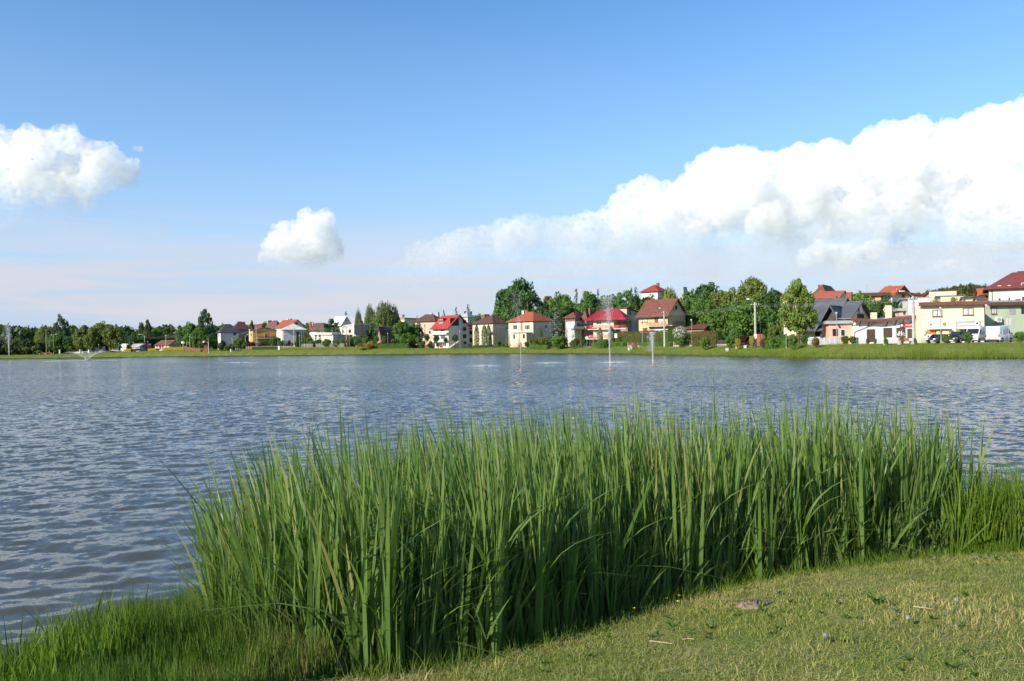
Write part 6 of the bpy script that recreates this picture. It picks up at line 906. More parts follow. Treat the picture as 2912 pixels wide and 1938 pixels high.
for px, yt, w, D, lf, lb in ((628, 972, 22, 312, 'dark', 'dark bush hiding the foot of the white pyramid roofed house, left'), (664, 974, 22, 313, 'dark', 'dark bush hiding the foot of the white pyramid roofed house, right'), (696, 968, 22, 312, 'mid', 'green bush left of the orange house corner'), (707, 974, 16, 311, 'purple', 'reddish bush at the corner of the orange house'), (735, 972, 22, 309, 'dark', 'dark bush before the orange house, left of the pair'), (764, 970, 24, 308, 'mid', 'green bush before the orange house, right of the pair'), (797, 966, 18, 305, 'mid', 'green bush left of the beige house narrow front'), (812, 976, 14, 303, 'dark', 'dark low bush before the beige wall'), (846, 968, 18, 304, 'dark', 'dark bush at the foot of the cypresses'), (862, 966, 18, 303, 'mid', 'green bush right under the cypresses'), (905, 962, 24, 302, 'dark', 'dark bush under the villa carport'), (975, 962, 26, 293, 'mid', 'green bush right of the villa side wall'), (995, 958, 24, 292, 'dark', 'dark bush left of the brownish pine'), (1008, 950, 24, 296, 'mid', 'tall green bush behind the brownish pine'), (880, 952, 26, 312, 'mid', 'green garden tree between the cypresses and the villa'), (926, 944, 30, 318, 'dark', 'dark garden tree above the villa roof'), (868, 940, 20, 330, 'mid', 'green garden tree behind the cypresses'), (700, 950, 26, 330, 'mid', 'garden tree between the white and the orange house'), (792, 955, 20, 322, 'dark', 'dark garden tree between the orange and the beige house'),
     (1105, 975, 20, 276, 'dark', 'dark bush left under the shaded cottage'), (1128, 968, 24, 274, 'mid', 'green bush right under the shaded cottage'), (1200, 965, 22, 268, 'mid', 'green bush before the pink house'), (1222, 975, 16, 262, 'dark', 'dark bush left of the red roofed house'), (1338, 975, 16, 258, 'mid', 'green bush right of the red roofed house'), (1420, 970, 16, 252, 'dark', 'dark bush between the larches'), (1430, 976, 14, 250, 'mid', 'low green bush left of the porch house'), (1498, 970, 16, 240, 'dark', 'dark bush right of the feathery young larch'), (1565, 955, 26, 244, 'dark', 'dark bush left under the blue spruce'), (1640, 958, 26, 236, 'dark', 'dark bush under the white round balcony'), (1668, 960, 22, 230, 'dark', 'dark bush behind the round sign'), (1690, 962, 18, 222, 'mid', 'green bush left of the egg shaped thuja'), (1760, 958, 20, 216, 'mid', 'green bush left end of the russet hedge'), (1960, 940, 30, 184, 'mid', 'green bush right of the viburnum'), (2030, 955, 26, 172, 'dark', 'dark bush behind the pruned hedge'), (2055, 945, 26, 172, 'mid', 'green bush between pruned hedge and globe shrub'), (2230, 945, 26, 142, 'dark', 'dark bush behind the egg shaped shrub'), (2290, 950, 26, 136, 'dark', 'dark bush right of the linden trunk')):
    tree('globe', px, yt, w, D, lf, lb, gsh, cat='shrub')
def blossoms(px, yt, w, hp, D, n, owner, mat):
    r = np.random.default_rng(int(px)); b = G(px, D - w * D / F * 0.4); z1 = topz(px, yt, D) - b.z; z0 = topz(px, yt + hp, D) - b.z; W_ = w * D / F; u = r.normal(0, 1, (n, 3)); u /= np.linalg.norm(u, axis=1, keepdims=True); u[:, 1] = -abs(u[:, 1])
    C = u * np.array([W_ / 2, W_ / 2, (z1 - z0) / 2]) + np.array([0, W_ * 0.4, (z0 + z1) / 2]); V, Q = quads(C, u, r.uniform(0.05, 0.14, n), 1, r); e = TREES[owner]; o = link('blossom', npmesh('blossom', V, Q, LEAF[mat]), e); o.matrix_parent_inverse = Matrix.LocRotScale(e.location, e.rotation_euler, e.scale).inverted(); o.location = b; tag(o, kind='stuff')
blossoms(1939, 927, 46, 40, 178, 420, 'tall white flowering viburnum right of the tan house', 'white'); blossoms(2535, 871, 32, 22, 140, 260, 'white flowering bush beside the tall shop chimney', 'white'); blossoms(2655, 846, 30, 14, 175, 120, 'white flowering fruit tree above the yellow shop', 'white')
# ---------------------------------------------------------------- hedges and beds
def hedge(x0, x1, yt, D0, D1, deep, leaf, label, n, cat='hedge', name='hedge', ls=0.11, yb=None):
    r = np.random.default_rng(int(x0 * 7)); a, b = G(x0, D0), G(x1, D1); ht = topz((x0 + x1) / 2, yt, (D0 + D1) / 2) - (a.z + b.z) / 2; d = b - a; L = d.length; nx = Vector((d.y, -d.x, 0)).normalized()
    t = r.uniform(0, 1, n); f = r.integers(0, 3, n); v = r.uniform(-1, 1, n) * deep / 2; z = r.uniform(0, 1, n) * ht; jit = r.normal(0, 0.06, n)
    v = np.where(f == 0, -deep / 2 + jit, v); v = np.where(f == 2, np.sign(v) * deep / 2 + jit, v); z = np.where(f == 1, ht + jit + 0.12 * np.sin(t * 40 + 3 * np.sin(t * 17)), z * (1 + 0.05 * np.sin(t * 55))); C = np.array(d)[None] * t[:, None] + np.array(nx)[None] * (-v)[:, None]; C[:, 2] += z
    Nn = np.where((f == 1)[:, None], np.array([0, 0, 1.0]), np.array(nx)[None] * np.where(v < 0, 1, -1)[:, None]) + r.normal(0, 0.6, (n, 3)); V, Q = quads(C, Nn, r.uniform(0.6, 1.3, n) * ls, 0.8, r)
    e = empty(name, a, 0, label, cat, None); link('foliage', npmesh('foliage', V, Q, LEAF[leaf]), e); k = MB(); m = max(2, int(L / 1.5))
    for q in range(m): p = d * ((q + 0.5) / m); k.tube([p - Vector((0, 0, 0.2)), p + Vector((0, 0, ht * 0.8))], 0.04, 5)
    k.prism([-nx * deep * 0.3 + Vector((0, 0, 0.1)), d - nx * deep * 0.3 + Vector((0, 0, 0.1)), d - nx * deep * 0.3 + Vector((0, 0, ht * 0.92)), -nx * deep * 0.3 + Vector((0, 0, ht * 0.92))], nx * deep * 0.6); k.obj('branches', LEAF['dark'], e)
for a in ((1752, 1889, 944, 213, 193, 1.8, 'brown', 'tall russet clipped hedge before the tan house', 9000), (1889, 1918, 941, 193, 187, 1.8, 'mid', 'green end piece of the clipped hedge right of the white pole', 2600), (1047, 1164, 979, 275, 271, 2.2, 'fresh', 'fresh green low hedge left of the pink house', 6000), (720, 791, 988, 306, 302, 1.6, 'dark', 'low dark hedge before the orange house', 2600), (792, 1045, 988, 298, 279, 1.6, 'gold', 'long strip of yellowish flowering plants below the villa fence', 6000), (1690, 1780, 975, 220, 205, 2.0, 'fresh', 'low green bank hedge before the crimson roofed house', 4200), (1320, 1446, 986, 250, 246, 1.5, 'dark', 'low dark planting below the thuja columns', 3200), (1510, 1560, 982, 234, 231, 1.5, 'fresh', 'low bright planting right of the porch', 1800), (1975, 2048, 944, 174, 167, 2.2, 'brown', 'flat topped brownish pruned tree hedge under the low roofs', 5200), (1830, 1915, 975, 197, 185, 1.8, 'fresh', 'low green bank hedge under the white pole', 3600), (2180, 2240, 967, 141, 138, 1.2, 'mid', 'mixed low hedge left of the egg shaped shrub', 1800)): hedge(*a)
hedge(1970, 2052, 930, 172, 162, 3.0, 'brown', 'x', 10) if 0 else None
for a in ((357, 376, 994, 362, 361, 2.0, 'yellow', 'small bed of yellow flowers by the left bench', 900), (427, 449, 992, 360, 358, 2.0, 'yellow', 'small bed of yellow flowers left of the pavilion', 1000), (468, 530, 989, 357, 350, 2.4, 'yellow', 'long bed of bright yellow flowers before the pavilion', 2600)): hedge(*a, 'flower bed', 'flower_bed', 0.14)
# ---------------------------------------------------------------- far woods (one mass each)
def wood(label, spots, leaf, n_leaf=150, name='woodland'):
    r = np.random.default_rng(len(spots)); Vs, Qs, k = [], [], 0; srcs = [crown(kd, 7 + i_)[0] for i_, kd in enumerate(('broad', 'oak', 'spruce'))]
    for x, y, z, w, h_, kd in spots:
        V, Q = srcs[kd]; idx = r.choice(len(Q), n_leaf, replace=False); v = V.reshape(-1, 4, 3)[idx]; c = v.mean(1, keepdims=True); v = c + (v - c) * 3.6; a = r.uniform(0, 6.28); v = np.stack([v[..., 0] * math.cos(a) - v[..., 1] * math.sin(a), v[..., 0] * math.sin(a) + v[..., 1] * math.cos(a), v[..., 2]], -1)
        Vs.append((v * np.array([w, w, h_]) + np.array([x, y, z])).reshape(-1, 3)); Qs.append(np.arange(n_leaf * 4).reshape(-1, 4) + k); k += n_leaf * 4
    tag(link(name, npmesh(name, np.concatenate(Vs), np.concatenate(Qs), leaf)), label, 'woodland', kind='stuff')
def rows(x0, x1, D0, D1, n, hmin, hmax, kinds, seed, top=None):
    r = np.random.default_rng(seed); out = []
    for _ in range(n):
        px = r.uniform(x0, x1); D = r.uniform(D0, D1); X_ = (px - 1456) / F * D; h_ = r.uniform(hmin, hmax); z = gz(X_, D) - 0.5
        if top is not None: h_ = max(3.0, min(h_ * 3, P(px, np.interp(px, top[0], top[1]) + r.uniform(-4, 16), D).z - z))
        out.append((X_, D, z, h_ * r.uniform(0.5, 0.8), h_, int(r.choice(kinds))))
    return out
FARM = leafmat('far_wood_dark', (0.045, 0.080, 0.032), (0.085, 0.130, 0.046), scale=0.05); FARL = leafmat('far_wood_light', (0.050, 0.085, 0.028), (0.085, 0.125, 0.040), scale=0.05); FARB = leafmat('far_wood_olive', (0.075, 0.090, 0.030), (0.115, 0.120, 0.045), scale=0.05)
wood('dark mixed wood filling the far left shore', rows(-160, 215, 405, 470, 120, 10, 16, (0, 1, 2), 1, ([-160, 0, 60, 110, 215], [915, 918, 926, 926, 938])) + rows(-160, 120, 396, 404, 60, 5, 9, (0, 1), 2, ([-160, 0, 60, 120], [950, 955, 960, 965])), FARM, 170)
wood('far light green wood along the left skyline', rows(180, 1010, 620, 820, 230, 14, 20, (0, 0, 1), 3, ([180, 340, 460, 560, 700, 1000], [926, 924, 922, 924, 922, 920])), FARL, 120)
wood('dark wood edge behind the left shore sheds', rows(215, 620, 430, 500, 90, 9, 13, (0, 1), 5, ([215, 340, 400, 470, 620], [930, 930, 948, 952, 940])), FARM, 150)
wood('olive wooded hill on the right skyline', rows(2540, 2830, 700, 1000, 240, 12, 18, (0, 1, 2), 6, ([2540, 2600, 2640, 2720, 2770, 2830], [842, 836, 826, 812, 806, 812])), FARB, 120)
wood('distant wood behind the middle roofs', rows(1010, 1480, 560, 700, 110, 9, 14, (0, 1), 8, ([1010, 1200, 1350, 1480], [912, 905, 895, 880])), FARL, 120)
# ---------------------------------------------------------------- meadow on the far bank
def blades(roots, hgt, wid, lean, curl, segs, r, yaw=None):
    """grass blades: roots (n,3); lean (n,2) horizontal offset at the tip; returns V, Q, tint"""
    n = len(roots); t = np.linspace(0, 1, segs + 1); yaw = r.uniform(0, 6.28, n) if yaw is None else yaw
    w = (np.clip(1 - t ** 2.2, 0.02, 1) * np.minimum(1, 0.55 + t * 3))[None, :] * (wid / 2)[:, None]; off = lean[:, None, :] * (t ** 1.0)[None, :, None] * (1 - curl)[:, None, None] + lean[:, None, :] * (t ** 3)[None, :, None] * curl[:, None, None]
    L2 = np.sum(lean ** 2, 1); z = hgt[:, None] * (t - 0.5 * np.clip(curl, 0, 1)[:, None] * t ** 3 * np.minimum(1, np.sqrt(L2) / np.maximum(hgt, 1e-3))[:, None]); sd_ = np.stack([np.cos(yaw), np.sin(yaw)], -1)
    tw = 0.5 * t[None, :] * r.normal(0, 1, n)[:, None]; cx = sd_[:, None, 0] * np.cos(tw) - sd_[:, None, 1] * np.sin(tw); cy = sd_[:, None, 0] * np.sin(tw) + sd_[:, None, 1] * np.cos(tw)
    base = np.stack([roots[:, None, 0] + off[..., 0], roots[:, None, 1] + off[..., 1], roots[:, None, 2] + z], -1); S_ = np.stack([cx * w, cy * w, np.zeros_like(w)], -1); V = np.stack([base - S_, base + S_], 2).reshape(-1, 3)
    k = (segs + 1) * 2; i_ = np.arange(segs) * 2; q = np.stack([i_, i_ + 1, i_ + 3, i_ + 2], -1); Q = (np.arange(n)[:, None, None] * k + q[None]).reshape(-1, 4); return V, Q, np.repeat(r.uniform(0, 1, n), k)
MEAD = leafmat('meadow_grass', (0.115, 0.205, 0.022), (0.245, 0.31, 0.044), (0.34, 0.27, 0.10), scale=0.12, tint=True, transl=0.4)
r = np.random.default_rng(77); n = 150000; px = r.uniform(-60, 2990, n); D = np.interp(px, [0, 560, 960, 1260, 1580, 1700, 1850, 2000, 2200, 2400, 2650, 2912], [376, 336, 292, 270, 232, 212, 184, 159, 134, 118, 108, 101]) + r.uniform(-0.8, 16, n); X_ = (px - 1456) / F * D
Zg = ground(X_, D); d = lake_sd(X_, D); ok = (d > -0.6) & (d < 14); X_, D, Zg, d, px = X_[ok], D[ok], Zg[ok], d[ok], px[ok]; n = len(X_)
clump = 0.6 + 0.8 * ss(-0.4, 0.5, wob(X_, D, 0.8, 9)); low = np.where(d > 8.5, 0.25, 1.0); edge = np.where(d < 2.0, 1.0 + 1.6 * ss(1700, 2700, px) * (0.5 + ss(-0.2, 0.4, wob(X_, D, 0.5, 19))), 0.7); hg = r.uniform(0.25, 0.6, n) * clump * low * edge; wd_ = r.uniform(0.03, 0.06, n) * (0.4 + D / 200)
V, Q, T = blades(np.stack([X_, D, Zg - 0.03], -1), hg, wd_, r.normal(0, 0.12, (n, 2)) + np.array([0.05, 0]), np.full(n, 0.3), 1, r, r.normal(0, 0.5, n)); T = T * 0.7 + np.repeat(np.clip(0.3 * wob(X_, D, 0.25, 12) + 0.15 * wob(X_, D, 1.1, 13), -0.3, 0.4) + 0.12, 4)
tag(link('meadow_grass', npmesh('meadow_grass', V, Q, MEAD, False, T)), 'tall meadow grass on the far bank', 'grass', kind='stuff')
# paved promenade along the bank top
pp = np.arange(420, 3000, 20.0); Dp = shoreD(np.minimum(pp, 2912)); V = []
for k, (p, d0) in enumerate(zip(pp, Dp)):
    w0, w1 = (12.5, 15.0) if p < 2380 else (12.5, 27.0)
    for d in (w0, w1): x = (p - 1456) / F * (d0 + d); V.append((x, d0 + d, gz(x, d0 + d) + 0.035))
i_ = np.arange(len(pp) - 1) * 2; tag(link('promenade_path', npmesh('promenade_path', np.array(V), np.stack([i_, i_ + 2, i_ + 3, i_ + 1], -1), M('path_paving', (0.34, 0.31, 0.27), 0.9, 0.15, 0.8, 0.2))), kind='structure')
# ---------------------------------------------------------------- foreground: reeds, sedge, lawn
def inpoly(x, y, poly):
    c = np.zeros(x.shape, bool); n = len(poly)
    for i_ in range(n):
        ax, ay = poly[i_]; bx, by = poly[(i_ + 1) % n]; k = ((ay > y) != (by > y)); c ^= k & (x < (bx - ax) * (y - ay) / ((by - ay) or 1e-9) + ax)
    return c
def scatter(poly, n, r):
    p = np.array(poly); x = r.uniform(p[:, 0].min(), p[:, 0].max(), n * 3); y = r.uniform(p[:, 1].min(), p[:, 1].max(), n * 3); k = inpoly(x, y, poly); return x[k][:n], y[k][:n]
def hitground(px, py):
    q = ray(px, py); t = 1.0
    for _ in range(60):
        p = CAM + q * t; dz = p.z - gz(p.x, p.y)
        if dz < 0.002: break
        t += dz * 0.8 / max(-q.z, 0.05) * 0.5
    return CAM + q * t
REED = leafmat('reed_leaf', (0.090, 0.170, 0.038), (0.205, 0.320, 0.072), (0.31, 0.31, 0.11), scale=0.8, tint=True, transl=0.42, rough=0.42, spec=0.4)
REEDI = leafmat('reed_leaf_front', (0.095, 0.175, 0.038), (0.195, 0.300, 0.068), transl=0.42, rough=0.42, spec=0.4, scale=2.0)
DEAD = leafmat('dead_reed', (0.16, 0.10, 0.05), (0.36, 0.25, 0.13), (0.45, 0.32, 0.18), scale=2, tint=True, transl=0.15)
SEDGE = leafmat('sedge_blade', (0.065, 0.135, 0.016), (0.130, 0.210, 0.030), (0.24, 0.24, 0.08), scale=1.0, tint=True, transl=0.4)
IRIS = leafmat('broad_grass', (0.095, 0.175, 0.016), (0.170, 0.270, 0.030), (0.24, 0.30, 0.06), scale=1.0, tint=True, transl=0.45)
LAWN = leafmat('lawn_blade', (0.145, 0.205, 0.034), (0.36, 0.35, 0.10), (0.56, 0.44, 0.21), scale=1.6, tint=True, transl=0.3)
r = np.random.default_rng(5)
BED = [(-2.75, 7.1), (-1.9, 6.45), (-1.1, 6.2), (-0.15, 6.7), (0.6, 7.35), (1.4, 8.0), (2.3, 8.4), (3.27, 8.75), (4.3, 9.0), (5.2, 9.2), (5.7, 9.8), (5.3, 10.8), (3.8, 11.5), (2, 11.8), (0, 11.8), (-1.4, 11.3), (-2.2, 10.2), (-2.7, 8.9)]
bx, by = scatter(BED, 1150, r); per = 9; n = len(bx) * per; bi = np.repeat(np.arange(len(bx)), per)
zb = np.maximum(ground(bx, by), -0.45)
edge = np.minimum(1, 0.30 + 0.9 * ss(-3.0, -1.2, bx)) * (0.72 + 0.28 * (1 - ss(4.2, 5.6, bx))); hp = r.uniform(1.95, 2.5, len(bx)) * (0.72 + 0.28 * edge) * (0.82 + 0.18 * ss(0.0, 1.6, by - np.interp(bx, [-2.75, -1.1, -0.15, 1.4, 3.27, 5.2], [7.1, 6.2, 6.7, 8.0, 8.75, 9.2])))
hg = hp[bi] * r.uniform(0.36, 1.06, n) ** 0.9; a = r.uniform(0, 6.28, n); sp_ = np.abs(r.normal(0, 0.36, n)); lean = np.stack([np.cos(a) * sp_, np.sin(a) * sp_], -1) + np.stack([-0.22 * (1 - 0.9 * ss(-2.5, 4, bx[bi])) * np.ones(n), 0.03 * np.ones(n)], -1)
lean[:, 0] -= 0.16 * (1 - ss(-2.9, -1.5, bx[bi])) * r.uniform(0, 1, n)
bent = r.uniform(0, 1, n) < 0.05; lean[bent] *= 3.0; hg[bent] *= 0.72; curl = np.where(bent, 1.0, r.uniform(0.05, 0.4, n)); lean *= (hg / 2 * np.clip(2.3 - 1.35 * hg / hp[bi], 0.9, 2.0))[:, None]
roots = np.stack([bx[bi] + r.normal(0, 0.02, n), by[bi] + r.normal(0, 0.02, n), zb[bi] - 0.05], -1)
wd_ = r.uniform(0.030, 0.054, n)
# shorter outer leaves that fill the face of the bed
m = 1500; t = r.uniform(0, 1, m); fx = r.uniform(-2.75, 5.2, m); fy = np.interp(fx, [-2.75, -1.9, -1.1, -0.15, 0.6, 1.4, 2.3, 3.27, 4.3, 5.2], [7.1, 6.45, 6.2, 6.7, 7.35, 8.0, 8.4, 8.75, 9.0, 9.2]) + 1.5 * t ** 1.3; k6 = 6; m6 = m * k6; fi = np.repeat(np.arange(m), k6); fz = np.maximum(ground(fx, fy), -0.4)
fh = r.uniform(0.55, 1.0, m6) * (0.75 + 0.95 * t[fi]) * np.where(fx[fi] < -2.0, 0.8, 1.0); a = r.uniform(0, 6.28, m6); sp_ = np.abs(r.normal(0, 0.42, m6)); fl = np.stack([np.cos(a) * sp_ - 0.10, np.sin(a) * sp_ - 0.04], -1) * fh[:, None]
roots = np.concatenate([roots, np.stack([fx[fi] + r.normal(0, 0.03, m6), fy[fi] + r.normal(0, 0.03, m6), fz[fi] - 0.05], -1)]); hg = np.concatenate([hg, fh]); lean = np.concatenate([lean, fl]); curl = np.concatenate([curl, np.clip(r.normal(0.3, 0.25, m6), 0, 1)]); wd_ = np.concatenate([wd_, r.uniform(0.026, 0.044, m6)])
V, Q, T = blades(roots, hg + 0.05, wd_, lean, curl, 6, r)
tag(link('reed_bed', npmesh('reed_bed', V, Q, REED, True, T)), 'dense bed of tall green reeds at the near shore', 'reeds', kind='stuff')
# individual cattail shoots standing along the front of the bed
LEAVES = []
for k in range(10):
    q = np.random.default_rng(300 + k); V, Q, T = blades(np.zeros((1, 3)), np.array([1.0]), np.array([0.026]), np.array([[q.uniform(0.03, 0.16) if k < 7 else q.uniform(0.35, 0.55), 0.0]]), np.array([0.35 if k < 7 else 1.0]), 9, q, np.array([1.57 + q.normal(0, 0.5)])); LEAVES.append(npmesh('leaf', V, Q, REEDI, True))
fr = np.array([(-2.75, 7.1), (-1.9, 6.45), (-1.1, 6.2), (-0.15, 6.7), (0.6, 7.35), (1.4, 8.0), (2.3, 8.4), (3.27, 8.75), (4.3, 9.0), (5.2, 9.2)])
for k in range(170):
    x = r.uniform(-2.7, 4.9) if k < 70 else r.uniform(-2.7, 0.3); y = np.interp(x, fr[:, 0], fr[:, 1]) + r.uniform(-0.18, 0.25); z = max(gz(x, y), -0.3); h_ = r.uniform(0.9, 2.0) * (0.75 if x < -1.8 else 1); zone = 'left end' if x < -1.2 else 'left half' if x < 0.8 else 'right half' if x < 3.2 else 'right end'; tall = 'tall' if h_ > 1.5 else 'short' if h_ < 1.1 else 'middling'
    e = empty('cattail_plant', (x, y, z - 0.03), r.uniform(0, 6.28), tall + ' cattail shoot with long flat leaves at the front ' + zone + ' of the reed bed', 'cattail', 'cattail shoots along the front of the reed bed')
    for q in range(int(r.integers(6, 10))): o = link('leaf', LEAVES[int(r.integers(0, 10)) if x < 0.5 else int(r.integers(0, 8))], e, (r.normal(0, 0.012), r.normal(0, 0.012), 0)); o.rotation_euler = (0, 0, r.uniform(0, 6.28)); s_ = h_ * r.uniform(0.55, 1.0); o.scale = (s_ * 1.1, s_ * 1.1, s_)
n = 2600; x, y = scatter(BED, n, r); n = len(x); k = r.uniform(0, 1, n) < 0.8; ln = r.normal(0, 0.30, (n, 2)); V, Q, T = blades(np.stack([x, y, np.maximum(ground(x, y), -0.2)], -1), r.uniform(0.3, 1.15, n), r.uniform(0.008, 0.018, n), ln, np.full(n, 0.7), 4, r)
tag(link('dead_reed_litter', npmesh('dead_reed_litter', V, Q, DEAD, True, T)), 'brown dead stalks between the reed bases', 'dead reeds', kind='stuff')
def grass(name, label, poly, n, h0, h1, w0, w1, mat, ln=0.12, bias=(0, 0), segs=4, curl=0.45, zmin=-0.25, cat='grass', hf=None):
    x, y = scatter(poly, n, r); n = len(x); cl = 0.78 + 0.45 * wob(x, y, 3.0, 40) + 0.45 * wob(x, y, 11.0, 41); hg = r.uniform(h0, h1, n) * cl
    if hf is not None: hg = hg * hf(x, y)
    L = (r.normal(0, ln, (n, 2)) + np.array(bias)) * (hg / h1)[:, None] ; V, Q, T = blades(np.stack([x, y, np.maximum(ground(x, y), zmin) - 0.01], -1), hg, r.uniform(w0, w1, n), L, np.clip(r.normal(curl, 0.2, n), 0, 1), segs, r)
    T = np.clip(T * 0.7 + np.repeat(0.42 * wob(x, y, 2.0, 44) + 0.30 * wob(x, y, 6, 45), (segs + 1) * 2) + 0.12, 0, 1); return tag(link(name, npmesh(name, V, Q, mat, True, T)), label, cat, kind='stuff')
LEFTB = [(-7.5, 4.2), (-2.0, 4.8), (-1.3, 6.1), (-2.1, 6.6), (-2.6, 7.4), (-2.75, 8.4), (-3.05, 8.35), (-3.65, 7.45), (-4.3, 6.75), (-5.5, 6.1), (-7.5, 5.6)]
grass('sedge_grass', 'fine green sedge on the near shore left of the reeds', LEFTB, 32000, 0.36, 0.76, 0.005, 0.010, SEDGE, 0.10, (-0.03, 0), segs=3, hf=lambda x, y: (0.45 + 0.55 * ss(5.6, 6.8, y)) * (0.55 + 0.45 * ss(-4.6, -3.0, x)))
grass('broad_grass', 'broad bright green grass blades at the lower left corner', [(-5.2, 5.2), (-2.9, 5.6), (-2.9, 6.5), (-3.5, 7.0), (-4.1, 6.5), (-5.2, 5.9)], 1500, 0.34, 0.70, 0.012, 0.022, IRIS, 0.13, (0.0, 0), 6)
grass('bright_grass', 'tall bright grass at the right end of the reeds', [(4.9, 8.95), (7.8, 9.0), (8.2, 10.8), (6.0, 10.6), (5.3, 9.9)], 8000, 0.5, 1.35, 0.008, 0.018, IRIS, 0.22, (-0.03, 0), 5)
FR = [(float(a), float(b)) for a, b in fr]
grass('fringe_grass', 'unmown grass fringe between the lawn and the reeds', [(x, y - 0.45) for x, y in FR] + [(7.5, 8.9), (7.5, 9.5)] + [(x, y + 0.15) for x, y in FR[::-1]], 15000, 0.08, 0.26, 0.003, 0.007, IRIS, 0.09, (0, 0), 3)
LAWNP = [(-2.4, 3.0), (8.8, 3.0), (8.8, 9.5), (5.3, 9.15), (4.3, 8.9), (3.2, 8.65), (2.2, 8.3), (1.3, 7.85), (0.5, 7.15), (-0.2, 6.5), (-1.1, 6.0), (-1.8, 6.2), (-2.4, 5.7)]
BARE = [hitground(2140, 1722), hitground(2085, 1842), hitground(2395, 1755)]
def lawn_h(x, y):
    f = np.ones_like(x)
    for p, ra in zip(BARE, (0.20, 0.26, 0.15)): f = np.minimum(f, np.clip((np.hypot((x - p.x) * 0.8, y - p.y) - ra * 0.55) / (ra * 0.6), 0.05 if ra == 0.20 else 0.5, 1))
    return f * np.where(r.uniform(0, 1, len(x)) < 0.08, 1.7, 1)
grass('lawn_grass', 'short mown lawn in the right foreground', LAWNP, 165000, 0.025, 0.078, 0.0036, 0.0075, LAWN, 0.040, (0, 0), 2, 0.6, hf=lawn_h)
# mown clippings lying about
n = 42000; x, y = scatter(LAWNP, n, r); n = len(x); k = (r.uniform(0, 1, n) < 0.35 + 0.9 * wob(x, y, 1.8, 51)); x, y = x[k], y[k]; n = len(x); a = r.uniform(0, 6.28, n); L = r.uniform(0.04, 0.14, n); ln = np.stack([np.cos(a) * L, np.sin(a) * L], -1)
V, Q, T = blades(np.stack([x, y, ground(x, y) + r.uniform(0.012, 0.04, n)], -1), r.normal(0.006, 0.008, n), r.uniform(0.003, 0.006, n), ln, np.full(n, 0.2), 2, r, a + 1.57); CLIP = leafmat('cut_grass', (0.17, 0.20, 0.075), (0.36, 0.33, 0.15), (0.55, 0.46, 0.27), scale=1.5, tint=True, transl=0.2)
tag(link('grass_clippings', npmesh('grass_clippings', V, Q, CLIP, False, T)), 'drying cut grass scattered over the lawn', 'clippings', kind='stuff')
# clover and dandelion rosettes in the turf
n = 520; x, y = scatter(LAWNP, n, r); k = wob(x, y, 1.4, 61) > -0.05; x, y = x[k], y[k]; n = len(x); m = 9; bi = np.repeat(np.arange(n), m); a = r.uniform(0, 6.28, n * m); L = r.uniform(0.02, 0.06, n * m); V, Q, T = blades(np.stack([x[bi], y[bi], ground(x, y)[bi] + 0.01], -1), r.uniform(0.02, 0.05, n * m), r.uniform(0.010, 0.022, n * m), np.stack([np.cos(a) * L, np.sin(a) * L], -1), np.full(n * m, 0.4), 3, r, a + 1.57)
WEED = leafmat('weed_leaf', (0.055, 0.130, 0.018), (0.110, 0.205, 0.030), (0.15, 0.24, 0.05), scale=2, tint=True, transl=0.3); tag(link('lawn_weeds', npmesh('lawn_weeds', V, Q, WEED, True, T)), 'small leafy weeds growing in the mown lawn', 'weeds', kind='stuff')
def rosette(px, py, label, s_=1.0, m=14):
    p = hitground(px, py); e = empty('leafy_weed', p, 0, label, 'weed')
    for q in range(m): a = r.uniform(0, 6.28); L = r.uniform(0.07, 0.14) * s_; V, Q, T = blades(np.zeros((1, 3)), np.array([r.uniform(0.05, 0.14) * s_]), np.array([0.03 * s_]), np.array([[L, 0.0]]), np.array([0.5]), 4, r, np.array([1.57])); o = link('leaf', npmesh('leaf', V, Q, WEED, True, T), e); o.rotation_euler = (0, 0, a)
rosette(2492, 1722, 'big leafy weed standing in the lawn right of the molehill', 1.1); rosette(2170, 1742, 'small leafy weed below the molehill', 0.6, 9); rosette(2020, 1790, 'spreading clover tuft between the bare patches and reeds', 0.7, 12); rosette(2700, 1905, 'leafy weed low at the right bottom of the lawn', 0.7, 12)
SOIL = M('crumbly_soil', (0.24, 0.185, 0.13), 1.0, 0.35, 14, 0.05, bump=0.8, fine=90)
def mound(p, ra, h_, label, name):
    t = np.linspace(0, 1, 14); a = np.linspace(0, 6.283, 33)[:-1]; T_, A_ = np.meshgrid(t, a, indexing='ij'); R_ = T_ * ra * (1 + 0.15 * np.sin(3 * A_ + 1) + 0.08 * np.sin(7 * A_)); X_ = R_ * np.cos(A_) * 1.15 + p.x; Y_ = R_ * np.sin(A_) + p.y; Z_ = ground(X_.ravel(), Y_.ravel()).reshape(X_.shape) + h_ * (1 - T_ ** 2) ** 1.3 + np.where(T_ < 0.95, r.normal(0, h_ * 0.22 + 0.002, T_.shape), -0.02) + 0.006
    i_ = (np.arange(13)[:, None] * 32 + np.arange(32)[None]).ravel(); j_ = (i_ // 32) * 32 + (i_ % 32 + 1) % 32; o = link(name, npmesh(name, np.stack([X_.ravel(), Y_.ravel(), Z_.ravel()], -1), np.stack([i_, j_, j_ + 32, i_ + 32], -1), SOIL, True)); tag(o, label, 'soil')
mound(BARE[0], 0.13, 0.035, 'brown molehill at the edge of the lawn near the reeds', 'molehill')
FLUFF = leafmat('dandelion_fluff', (0.42, 0.41, 0.37), (0.55, 0.54, 0.48), transl=0.5); STEMM = leafmat('flower_stem', (0.10, 0.17, 0.03), (0.14, 0.20, 0.05)); BUTTER = M('buttercup_petal', (0.80, 0.50, 0.01), 0.35, 0.08, 30)
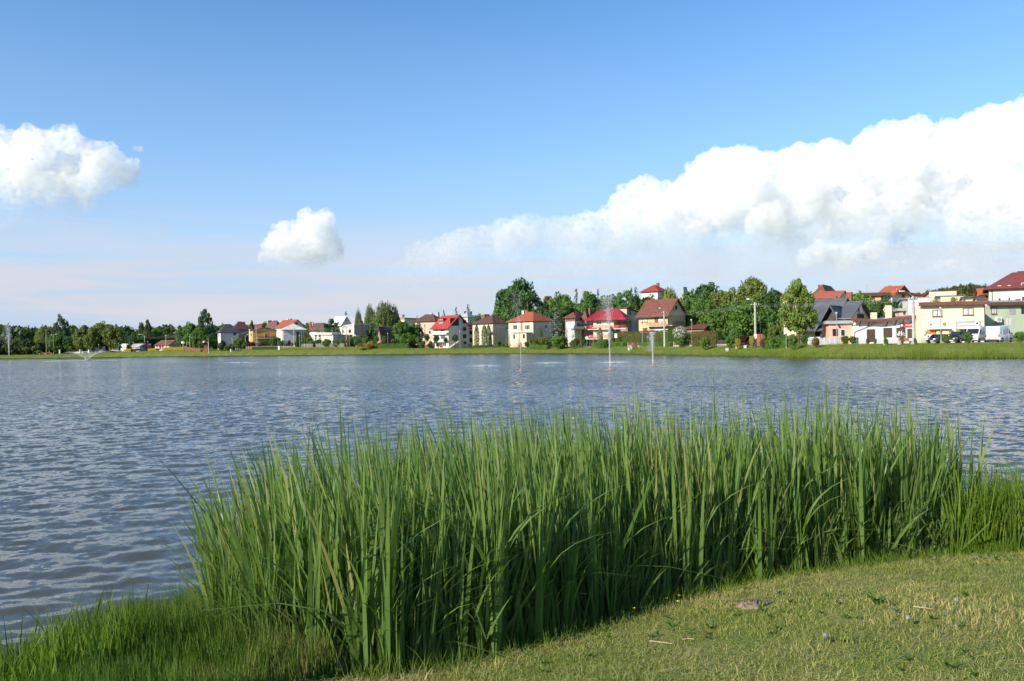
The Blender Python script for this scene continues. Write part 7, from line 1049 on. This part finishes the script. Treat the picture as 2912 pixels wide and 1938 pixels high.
for px, py, lb in ((2719, 1731, 'dandelion seed head nearest the right edge'), (2581, 1783, 'dandelion seed head in the middle of the three'), (2346, 1834, 'dandelion seed head nearest the bare soil')):
    p = hitground(px, py); e = empty('dandelion_clock', p, 0, lb, 'dandelion', 'dandelion seed heads on the lawn'); MB().tube([(0, 0, -0.02), (0.005, 0, 0.05)], 0.0025, 5).obj('stem', STEMM, e); u = r.normal(0, 1, (420, 3)); u /= np.linalg.norm(u, axis=1, keepdims=True); V, Q = quads(u * r.uniform(0.008, 0.022, (420, 1)), u, np.full(420, 0.0045), 1, r); link('seed_head', npmesh('seed_head', V, Q, FLUFF), e, (0.005, 0, 0.065))
for px, py, lb in ((1803, 1733, 'lone buttercup left of the other three'), (1894, 1704, 'leftmost of the three buttercups by the reeds'), (1931, 1696, 'topmost of the three buttercups by the reeds'), (1927, 1714, 'lowest of the three buttercups by the reeds')):
    p = hitground(px, py + 22); e = empty('buttercup', p, r.uniform(0, 6), lb, 'buttercup', 'buttercups at the lawn edge'); zt = 0.075; MB().tube([(0, 0, -0.02), (0.01, 0, zt * 0.5), (0, 0, zt)], 0.0015, 5).obj('stem', STEMM, e)
    for q in range(5): MB().add([(0, 0, 0), (0.012, -0.007, 0.008), (0.017, 0, 0.012), (0.012, 0.007, 0.008)], [(0, 1, 2, 3)]).obj('petal', BUTTER, e, (0, 0, zt)).rotation_euler = (0, 0, q * 1.257)
STRAW = M('dry_straw', (0.48, 0.38, 0.22), 0.8, 0.15, 20)
for px, py, L, a, lb in ((1880, 1838, 0.17, 2.7, 'dry straw stalk left of the flat bare soil patch'), (1958, 1830, 0.09, 0.1, 'shorter dry straw stalk near the flat soil patch'), (2625, 1740, 0.13, 2.6, 'dry straw stalk left of the right dandelion head'), (2285, 1668, 0.12, 0.5, 'pale straw stalk at the lawn edge above the molehill')):
    p = hitground(px, py); o = MB().tube([(-L / 2, 0, 0.03), (0, 0.01, 0.034), (L / 2, 0, 0.028)], 0.0035, 5).obj('straw_stalk', STRAW); o.location = p; o.rotation_euler = (0, 0, a); tag(o, lb, 'straw')
